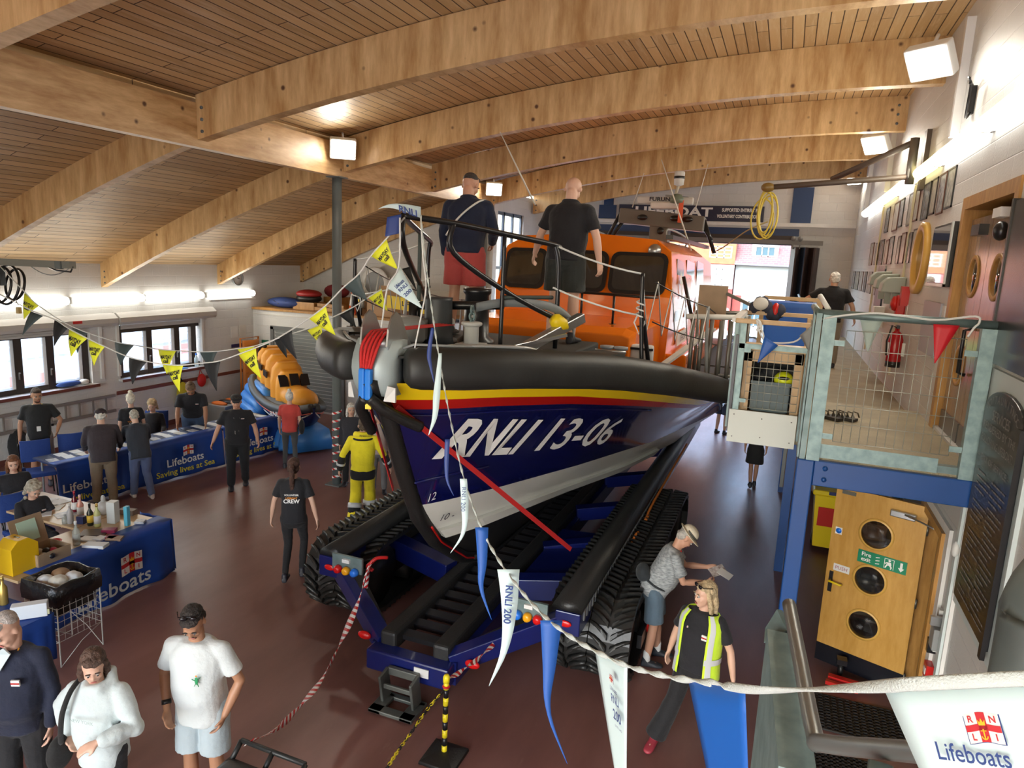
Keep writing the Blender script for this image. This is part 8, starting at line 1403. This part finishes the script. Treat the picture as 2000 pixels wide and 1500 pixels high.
# ================================================================ INFLATABLE LIFEBOAT
ib = thing('inflatable_lifeboat', 'inflatable toy lifeboat with orange cabin and navy hull on a blue cushion', 'inflatable', (-10.3, 13.0, 0))
ST, BW_ = Vector((-11.75, 13.75, 0)), Vector((-9.15, 12.05, 0)); e1 = (BW_-ST).normalized(); e2 = Vector((e1.y, -e1.x, 0)); LL = (BW_-ST).length
if e2.y > 0: e2 = -e2
def ip(u, w, z): return ST+e1*LL*u+e2*w+Vector((0, 0, z))
us = [0, .08, .2, .35, .5, .65, .78, .88, .95, 1.0]; hw_ = [.40, .50, .56, .58, .57, .52, .43, .30, .17, .04]; sz = [1.22, 1.12, 1.02, .94, .90, .88, .90, .94, .99, 1.04]; kz = [.85, .70, .55, .45, .40, .40, .45, .55, .68, .85]
INV = mat('inflatable_navy', (.012, .02, .11), .45, var=.1); IGR = mat('inflatable_grey', (.05, .055, .06), .5); IOR = mat('inflatable_orange', (.80, .34, .03), .5, bump=.3, bscale=9); IBL = mat('inflatable_blue', (.04, .22, .62), .4, bump=.3, bscale=6)
m = MB().rings([[ip(u, h*cos(a), z+(k-z)*max(0, -sin(a))**.8) for a in [0, -.4, -.8, -1.2, -pi/2, -1.94, -2.34, -2.74, -pi]] for u, h, z, k in zip(us, hw_, sz, kz)], True); m.build('hull', INV, ib)
for sd in (1, -1):
    MB().tube(smooth_path([ip(u, sd*h*1.02, z) for u, h, z in zip(us, hw_, sz)], 3), .095, 12).build('side_tube', IGR, ib); MB().tube(smooth_path([ip(u, sd*(h*1.0+.03), z-.12) for u, h, z in zip(us, hw_, sz)], 3), .014, 6).build('stripe', mat('inflatable_red', (.7, .15, .08), .5), ib); MB().tube(smooth_path([ip(u, sd*h*.86, z+(k-z)*.55) for u, h, z, k in zip(us, hw_, sz, kz)], 3), .016, 6).build('stripe', WHITE, ib)
MB().rings([[ip(u, s*h*.9, z+.05) for s in (-1, 0, 1)]+[ip(u, s*h*.9, z-.05) for s in (1, 0, -1)] for u, h, z in zip(us, hw_, sz)]).build('deck', IGR, ib)
cb_ = Blob()
for u, h, z0, z1 in ((.05, .36, 1.1, 2.0), (.18, .40, 1.0, 1.98), (.30, .40, .95, 1.90), (.42, .38, .92, 1.78), (.52, .36, .9, 1.62)): cb_.loft([(ip(u, 0, z0), h, .20), (ip(u, 0, (z0+z1)/2), h, .20), (ip(u, 0, z1-.15), h*.9, .2), (ip(u, 0, z1), h*.6, .16)], Matrix((e2, e1, Vector((0, 0, 1)))).transposed())
for u in (.62, .70, .78): cb_.ell(ip(u, 0, 1.08), (.36, .30, .26), 16, 9)
cb = cb_.make('cabin', IOR, ib, .025, 4, world=True)
for u, du, z, dz_ in ((.06, .07, 1.72, .13), (.17, .07, 1.66, .13), (.29, .08, 1.56, .14)): MB().add([ip(u, .425, z), ip(u+du, .425, z-.03), ip(u+du, .43, z-.03-dz_), ip(u, .43, z-dz_)], [(0, 1, 2, 3)], False).build('cabin_window', BLKM, cb, solid=.03)
for w in (-.24, 0, .24): MB().add([ip(.565, w-.10, 1.55), ip(.565, w+.10, 1.55), ip(.62, w+.10, 1.32), ip(.62, w-.10, 1.32)], [(0, 1, 2, 3)], False).build('cabin_window', BLKM, cb, solid=.04)
for w in (-.25, .25): MB().tube([ip(.03, w*1.2, 1.75), ip(.05, w, 2.02), ip(.16, w, 2.04)], .045, 8).build('roof_strake', BLKM, ib)
m = MB(); text_on(m, 'RNLI 13 -07', ip(.80, .47, .80), e1+Vector((0, 0, .04))-e2*.55, (0, 0, 1), .14, off=.035, bold=.02); m.build('bow_lettering', TXTW, ib)
m = MB(); text_on(m, 'RNLI', ip(.42, .43, 1.22), e1, (0, 0, 1), .07, off=.03); m.build('side_lettering', REDM, ib)
for k in range(7):
    z = .14+.16*k; m = MB(); w = .95-.09*k; MB().tube(smooth_path([ip(-.10, .25, z), ip(-.02, w, z), ip(.25+.02*k, w*.98, z*.9), ip(.5-.05*k, w*.8, z*.5+.07)], 5), .115, 10).build('cushion_lobe', IBL, ib)
for k in range(6): MB().tube(smooth_path([ip(.42+.09*k, .55-.02*k, .42), ip(.44+.09*k, .68-.03*k, .22), ip(.46+.09*k, .70-.03*k, .10)], 4), .125, 10).build('cushion_lobe', IBL, ib)
MB().rings([[ip(u, s*.5, .04) for s in (-1, 1)]+[ip(u, s*.4, .5) for s in (1, -1)] for u in (-.05, .3, .7, .95)]).build('cushion_core', IBL, ib)
# ================================================================ BUNTING
def ttri(par, a, b, tip, mt, tx=None, tmat=None, bend=.0, name='pennant', thick=.001):
    a, b, tip = Vector(a), Vector(b), Vector(tip); n = (b-a).cross(tip-a).normalized()
    if n.dot(CAM-a) < 0: n = -n
    f = lambda u, v: a.lerp(b, v)*(1-u)+tip*u*.97+a.lerp(b, v)*u*.03+n*bend*sin(pi*u*1.2)*(b-a).length
    o = MB().grid(f, 8, 3).build(name, mt, par, solid=thick)
    if tx:
        c = (a+b)/2; ux = (b-a).normalized(); dn = (tip-c).normalized(); uy = -dn; ux = (ux-uy*ux.dot(uy)).normalized()
        if ux.cross(uy).dot(n) < 0: ux = -ux
        w = (b-a).length; h = (tip-c).length; m = MB()
        for s_, fy, fw in tx: text_on(m, s_, c+dn*h*fy+n*bend*sin(pi*fy*1.2)*w, ux, uy, w*.2, off=.004, fit=w*fw*(1-fy), bold=.03)
        m.build('pennant_print', tmat or TXTK, o)
    return o
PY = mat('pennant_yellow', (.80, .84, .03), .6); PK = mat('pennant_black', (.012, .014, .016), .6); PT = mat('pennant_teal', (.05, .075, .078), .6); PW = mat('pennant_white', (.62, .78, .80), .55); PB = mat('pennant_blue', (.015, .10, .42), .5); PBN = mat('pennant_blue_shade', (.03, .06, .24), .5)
MD = [('MAYDAY', .30, .85), ('call', .46, .5)]; WT2 = [('Lifeboats', .22, .55), ('RNLI', .34, .62), ('200', .50, .72)]
def dB(px): return 5.5+(760-px)/760*3.0
def dA(px): return 7.2+(760-px)/760*2.8
def string(lab, pts, dep, pens, loc):
    t = thing('bunting', lab, 'bunting', loc, 'strings of bunting'); path = [PD(x, y, dep(x)) for x, y in pts]; MB().tube(smooth_path(path, 4), .007, 6).build('tape', WROPE, t)
    for (x0, y0, x1, y1, x2, y2, mt, tx) in pens: ttri(t, PD(x0, y0, dep(x0)), PD(x1, y1, dep(x1)), PD(x2, y2, dep((x0+x1)/2)), mt, tx, bend=.04)
    return t
s1 = string('nearer string of yellow and black pennants from left edge up to bow rail', [(0, 575), (65, 608), (107, 624), (133, 641), (171, 661), (205, 677), (248, 696), (288, 706), (323, 712), (357, 713), (397, 709), (432, 704), (500, 679), (535, 664), (568, 645), (600, 624), (636, 597), (670, 562), (702, 534), (724, 500), (755, 466), (790, 425)], dB,
  [(60, 608, 84, 617, 42, 655, PT, None), (107, 623, 133, 641, 104, 677, PK, None), (135, 643, 171, 661, 137, 697, PY, MD), (173, 663, 205, 677, 182, 715, PY, MD), (252, 697, 287, 706, 257, 752, PK, None), (323, 712, 358, 713, 350, 767, PY, MD), (397, 709, 431, 704, 422, 765, PK, None), (465, 692, 500, 680, 510, 742, PY, MD), (545, 659, 570, 644, 579, 703, PK, None), (603, 622, 636, 597, 655, 656, PY, MD), (670, 560, 702, 534, 717, 588, PT, None), (724, 500, 755, 467, 777, 527, PY, MD)], P(400, 707, y=6.5))
s2 = string('farther string of pennants from the left edge past the column to the bow', [(0, 520), (48, 570), (77, 598), (141, 638), (224, 667), (262, 674), (309, 682), (344, 685), (390, 687), (425, 686), (463, 681), (500, 675), (560, 655), (600, 642), (645, 622), (688, 601), (718, 582), (745, 565)], dA,
  [(48, 572, 77, 597, 45, 624, PY, MD), (141, 638, 172, 650, 150, 690, PT, None), (224, 667, 262, 674, 234, 714, PT, None), (309, 682, 344, 685, 325, 732, PY, MD), (390, 687, 425, 686, 412, 722, PT, None), (463, 681, 497, 676, 490, 712, PY, MD), (535, 664, 560, 656, 560, 700, PK, None), (600, 645, 628, 634, 634, 679, PY, MD), (663, 616, 688, 602, 695, 640, PK, None), (718, 581, 745, 563, 757, 608, PY, MD)], P(400, 687, y=9))
s3 = thing('bunting', 'white tape of lifeboat pennants draped over the pulpit rail at the bow', 'bunting', PD(790, 420, 5.3), 'strings of bunting')
ttri(s3, PD(755, 562, 5.6), PD(781, 520, 5.6), PD(826, 604, 5.6), PW, WT2, TXTN, .05); ttri(s3, PD(785, 525, 5.7), PD(800, 521, 5.7), PD(815, 570, 5.7), PK)
g = MB().grid(lambda u, v: PD(822-84*u-6*sin(pi*u), 420-18*sin(u*2.2)+(-16+22*v)*(1-u)*(1)+3*u, 5.25), 12, 3); g.build('draped_pennant', PW, s3, solid=.001)
m = MB(); text_on(m, 'RNLI', PD(797, 413, 5.22), PD(840, 425, 5.22)-PD(797, 412, 5.22), PD(795, 392, 5.22)-PD(797, 412, 5.22), .07, bold=.03); m.build('pennant_print', TXTN, s3)
g = MB().grid(lambda u, v: PD(784-4*u+(-26+22*u*0)*v*(1)-2*v, 418+38*u+6*v, 5.3), 8, 3); g.build('pennant', PBN, s3, solid=.001)
MB().tube(smooth_path([PD(x, y, d_) for x, y, d_ in ((781, 425, 5.2), (779, 520, 5.3), (757, 560, 5.5), (745, 640, 5.4))], 4), .007, 6).build('hanging_tape', WROPE, s3); MB().tube(smooth_path([PD(x, y, 5.15) for x, y in ((822, 425), (826, 500), (832, 560), (822, 620), (810, 680))], 4), .006, 6).build('hanging_tape', WROPE, s3)
s4 = thing('bunting', 'long twisted white bunting tape swooping from bow to lower right corner', 'bunting', PD(1000, 1130, 2.7), 'strings of bunting')
fp = [(822, 420, 5.1), (830, 500, 4.9), (843, 600, 4.7), (858, 700, 4.4), (880, 820, 4.0), (905, 930, 3.6), (940, 1030, 3.2), (975, 1095, 2.9), (1015, 1150, 2.6), (1060, 1200, 2.35), (1110, 1240, 2.1), (1160, 1270, 1.9), (1225, 1300, 1.7), (1310, 1322, 1.45), (1380, 1332, 1.3), (1460, 1346, 1.15), (1560, 1347, 1.0), (1690, 1342, .85), (1800, 1335, .76), (2010, 1325, .68), (2150, 1322, .64)]
path = smooth_path([PD(*p) for p in fp], 10)
def bandr(path, w, tw, name, mt, par, sub=3):
    vs = []; s = 0
    for i, p in enumerate(path):
        d = (path[min(i+1, len(path)-1)]-path[max(i-1, 0)]).normalized(); s += (p-path[i-1]).length if i else 0
        a = d.cross((CAM-p).normalized()).normalized(); b = d.cross(a); t_ = tw(s, i/len(path)); q = (a*cos(t_)+b*sin(t_)); r = a*-sin(t_)+b*cos(t_)
        vs.append([p+q*w*.5*cos(k)+r*w*.20*sin(k) for k in [2*pi*j/8 for j in range(8)]])
    return MB().rings(vs).build(name, mt, par)
bandr(path, .0155, lambda s, f: s*(26 if f < .72 else 7 if f < .88 else 0)+(.25 if f > .88 else 0), 'tape', mat('tape_white', (.66, .74, .73), .75, bump=.4, bscale=300), s4)
def strip_p(pts, wds, dep, mt, tx=None):
    g = lambda u, v: (lambda x, y, w: PD(x+(v-.5)*w, y, dep))(interp([i/(len(pts)-1) for i in range(len(pts))], [p[0] for p in pts], u), interp([i/(len(pts)-1) for i in range(len(pts))], [p[1] for p in pts], u), interp([i/(len(pts)-1) for i in range(len(pts))], wds, u))
    o = MB().grid(g, 16, 2).build('pennant', mt, s4, solid=.0008); return o
def sm2(pts): q = smooth_path([Vector((x, y, 0)) for x, y in pts], 4); return [(p.x, p.y) for p in q]
def sw(w, n): return [interp([i/(len(w)-1) for i in range(len(w))], w, j/(n-1)) for j in range(n)]
for pts, w, dd, mt_ in (([(860, 690), (853, 770), (849, 815), (837, 850)], [6, 14, 10, 1], 4.2, PW), ([(845, 640), (838, 690), (841, 715), (848, 748)], [6, 9, 6, 1], 4.6, PBN), ([(874, 858), (872, 905), (874, 940), (886, 968)], [10, 9, 5, 1], 3.85, PBN), ([(905, 935), (908, 985), (905, 1040), (880, 1080)], [14, 15, 8, 1], 3.5, PW), ([(941, 1030), (942, 1100), (940, 1150), (960, 1210)], [26, 18, 8, 1], 3.1, PB), ([(993, 1112), (995, 1190), (985, 1270), (955, 1340)], [44, 30, 14, 1], 2.75, PW), ([(1077, 1212), (1073, 1300), (1071, 1390), (1108, 1492)], [44, 26, 8, 1], 2.25, PB)):
    q = sm2(pts); strip_p(q, sw(w, len(q)), dd, mt_)
m = MB(); text_on(m, 'RNLI 200', PD(905, 975, 3.48), PD(903, 1020, 3.48)-PD(906, 950, 3.48), PD(920, 975, 3.48)-PD(905, 975, 3.48), .03, fit=.12); text_on(m, 'RNLI 200', PD(992, 1180, 2.73), PD(988, 1230, 2.73)-PD(994, 1140, 2.73), PD(1010, 1182, 2.73)-PD(992, 1180, 2.73), .04, fit=.15, bold=.03); m.build('pennant_print', TXTN, s4)
def bigpen(tl, tr, tip, dl, dr, mt, nm='pennant', bow=0):
    a, b = PD(*tl, dl), PD(*tr, dr); c = PD(*tip, (dl+dr)/2); n = (CAM-a).normalized(); o = MB().grid(lambda u, v: a.lerp(b, v)*(1-u)+c*u+n*.006*sin(v*pi)*(1-u)+n*bow*sin(pi*u), 14, 8).build(nm, mt, s4, solid=.0008); return a, b, c, o
a, b, c, o = bigpen((1162, 1270), (1225, 1300), (1222, 1640), 1.9, 1.7, PW); mid = a.lerp(b, .5)
dn = (PD(1206, 1500, 1.8)-PD(1190, 1290, 1.8)).normalized(); uy = -dn; ux = (b-a).normalized(); ux = (ux-uy*ux.dot(uy)).normalized(); oo = (CAM-mid).normalized()*.010
m = MB(); text_on(m, 'Lifeboats', PD(1200, 1347, 1.765)+oo, ux, uy, .016, fit=.040); text_on(m, 'RNLI', PD(1203, 1368, 1.765)+oo, ux, uy, .030, fit=.045, bold=.02); text_on(m, '200', PD(1207, 1400, 1.765)+oo, ux, uy, .036, fit=.046, bold=.02); text_on(m, 'SAVES LIVES', PD(1210, 1422, 1.765)+oo, ux, uy, .008, fit=.040); m.build('pennant_print', TXTN, o); flag('flag_emblem', o, PD(1197, 1325, 1.765)+oo, ux, uy, .022)
bigpen((1345, 1330), (1456, 1348), (1478, 1980), 1.38, 1.16, mat('pennant_royal', (.01, .12, .50), .5))
a, b, c, o = bigpen((1728, 1350), (2110, 1336), (2010, 1990), .82, .66, PW, bow=0); oo = (CAM-a).normalized()*.006; dd = .722
ux = (PD(1990, 1345, .69)-PD(1800, 1350, .77)).normalized(); nn = (CAM-PD(1900, 1420, dd)).normalized(); uy = nn.cross(ux).normalized(); uy = uy if uy.z > 0 else -uy
pq = lambda x, y: a.lerp(b, .45)*.0+PD(x, y, .815-(x-1728)/382*.15)+nn*.010
uyr = (pq(1915, 1400)-pq(1935, 1470)).normalized()
flag('flag_emblem', o, pq(1922, 1421), ux, uyr, .036, off=.001); m = MB(); text_on(m, 'Lifeboats', pq(1900, 1474), (pq(1965, 1482)-pq(1835, 1466)), uyr, .026, off=.002, fit=.072, bold=.008); m.build('pennant_print', TXTN, o)
# small pennants tied on the bay and landing rail
s5 = thing('bunting', 'white tape with a blue pennant tied round the boarding bay and the landing rail', 'bunting', (0, 7.5, 3.8), 'strings of bunting')
rp = [P(1478, 625, y=7.5), P(1484, 650, y=7.5), P(1500, 668, y=7.5), P(1550, 668, y=7.45), P(1572, 650, y=7.3), P(1584, 640, y=6.9), P(1612, 622, y=6.35), P(1700, 612, y=6.32), P(1760, 617, y=6.3), P(1830, 625, y=6.32), P(1905, 618, y=6.32), P(1913, 630, y=6.3), P(1903, 640, y=6.3), P(1890, 658, y=6.3)]
MB().tube(smooth_path(rp, 5), .009, 6).build('tape', WROPE, s5)
ttri(s5, P(1493, 657, y=7.48), P(1520, 675, y=7.48), P(1479, 710, y=7.48), PB); ttri(s5, P(1562, 655, y=7.3), P(1590, 632, y=6.8), P(1583, 692, y=7.1), mat('pennant_grey', (.45, .50, .50), .6)); ttri(s5, P(1823, 633, y=6.34), P(1875, 636, y=6.34), P(1825, 712, y=6.34), mat('pennant_red', (.55, .01, .02), .5)); ttri(s5, P(1680, 625, y=6.42), P(1726, 622, y=6.42), P(1694, 690, y=6.42), mat('pennant_pale', (.42, .52, .47), .6, alpha=.7))
t = thing('rolled_poster', 'white rolled poster with red tape standing on the landing corner post', 'roll', P(1608, 600, y=6.6)); MB().tube([P(1602, 578, y=6.7), P(1618, 604, y=6.5)], .022, 12).build('roll', WHITE, t); MB().tube([P(1609, 590, y=6.65), P(1613, 597, y=6.58)], .024, 12).build('red_band', REDM, t)
t = thing('knotted_rope', 'white rope knotted on the timber rail of the boarding bay', 'rope', P(1480, 632, y=7.5)); MB().tube(smooth_path([P(x, y, y=7.5) for x, y in ((1478, 622), (1486, 632), (1478, 645), (1488, 640), (1482, 628), (1490, 650), (1494, 672))], 4), .010, 6).build('rope', WROPE, t)
# ================================================================ BARRIER, BOLLARD, WHEELIE BIN
A = P(724, 1100, y=6.15); B = P(486, 1450, z=1.06)
ribbon('barrier_tape', [p for p in catenary(A, B, .42, 60)], .085, lambda s: .9+.5*sin(s*6), TAPE, .075, slant=.8, label='thick red and white barrier tape hanging from the trailer to the black bin', cat='tape')
ribbon('barrier_tape_tail', smooth_path([A, A+Vector((-.03, -.03, -.15)), A+Vector((-.06, -.04, -.40))], 10), .06, lambda s: 1+s, TAPE, .075, slant=.8, label='loose tail of red and white tape hanging at the trailer corner', cat='tape')
MB().tube(smooth_path([A+Vector((.12, .15, .03)), A+Vector((.05, .05, .05)), A, A+Vector((-.04, -.0, -.05)), A+Vector((.03, 0, -.08))], 5), .02, 8).build('tape_knot', TAPE, label='knotted red and white tape on the left trailer strut', cat='tape')
A2 = P(985, 1236, y=6.1); BLx = Vector((-2.39, 4.96, 0)); B2 = BLx+Vector((0, 0, .76)); ribbon('barrier_tape_thin', catenary(A2, B2, .05, 50), .045, lambda s: s*9, TAPE, .085, slant=.5, label='thin twisted red and white tape from trailer to striped bollard', cat='tape')
t = thing('striped_bollard', 'black and yellow striped post on a black rubber base in the foreground', 'bollard', BLx); YK = mat('post_yellow', (.85, .70, .02), .4); n_ = 9
for i in range(n_): z0 = .05+i*.078; MB().cyl(BLx+Vector((0, 0, z0)), BLx+Vector((0, 0, z0+.078)), .024, 14).build('band', YK if i % 2 == 0 else BLKM, t)
MB().lathe([(.03, 0), (.03, .05), (.02, .07), (.001, .07)], BLx+Vector((0, 0, .74)), 12).build('cap', YK, t); MB().rings([[BLx+Vector((a*w, b_*w, z)) for a, b_ in ((-1, -1), (1, -1), (1, 1), (-1, 1))] for z, w in ((0, .17), (.03, .165), (.07, .07))]).build('base', BLACK, t, bevel=.005); MB().tube([BLx+Vector((.024*cos(a), .024*sin(a), .70)) for a in [i*.6 for i in range(12)]], .012, 6).build('tape_wrap', TAPE, t)
t = thing('yellow_plastic_chain', 'yellow and black plastic chain drooping from the bollard to the floor', 'chain', BLx); ch = smooth_path([BLx+Vector((-.02, -.02, .66)), P(835, 1385, y=4.72), P(800, 1435, y=4.35), P(775, 1470, y=4.1), P(750, 1510, y=3.85)], 12)
tot = sum((ch[i+1]-ch[i]).length for i in range(len(ch)-1)); nl = int(tot/.032); s = 0; i = 0
def atlen(L_):
    s = 0
    for j in range(len(ch)-1):
        l = (ch[j+1]-ch[j]).length
        if s+l >= L_: return ch[j].lerp(ch[j+1], (L_-s)/l), (ch[j+1]-ch[j]).normalized()
        s += l
    return ch[-1], (ch[-1]-ch[-2]).normalized()
for k_ in range(min(nl, 70)):
    p, d = atlen(k_*.032); sdv = d.cross(Vector((0, 0, 1))).normalized(); u_ = sdv if k_ % 2 else sdv.cross(d); MB().tube([p+d*.023*cos(a)+u_*.012*sin(a) for a in [2*pi*j/8 for j in range(8)]], .004, 5, closed=True).build('link', BLKM if k_ % 8 < 2 or k_ < 22 and k_ % 3 == 0 else YK, t)
HB1, HB2 = P(490, 1450, z=1.06), P(577, 1483, z=1.06)
t = thing('wheelie_bin', 'black wheelie bin with a bar handle at the bottom frame edge', 'bin', (-2.95, 3.1, 0)); BB = mat('bin_black', (.018, .02, .02), .45); rz_ = math.atan2(HB2.y-HB1.y, HB2.x-HB1.x); c = (HB1+HB2)/2+Matrix.Rotation(rz_, 3, 'Z')@Vector((0, -.37, 0)); c.z = 0; RM = Matrix.Rotation(rz_, 3, 'Z')
def bp(x, y, z): return c+RM@Vector((x, y, z))
MB().rings([[bp(a*w, b_*d_, z) for a, b_ in ((-1, -1), (1, -1), (1, 1), (-1, 1))] for z, w, d_ in ((.06, .20, .24), (.95, .27, .30))]).build('body', BB, t, bevel=.02); m = MB().grid(lambda u, v: bp(-.29+.58*u, -.34+.62*v, .98+.07*sin(pi*u)**.5*sin(pi*min(1, v*1.0))**.4), 12, 12); m.build('lid', BB, t, solid=.02); MB().bx((0, 0, 0), (0, 0, 0)) if 0 else None
MB().tube([bp(-.27, .37, 1.05), bp(.27, .37, 1.05)], .017, 10).build('handle_bar', BB, t)
for x in (-.27, 0, .27): MB().tube([bp(x, .37, 1.05), bp(x, .27, .96)], .018, 8).build('handle_bracket', BB, t)
for x in (-.2, .2): MB().cyl(bp(x-.03, .26, .1), bp(x+.03, .26, .1), .1, 18).build('wheel', BLACK, t)
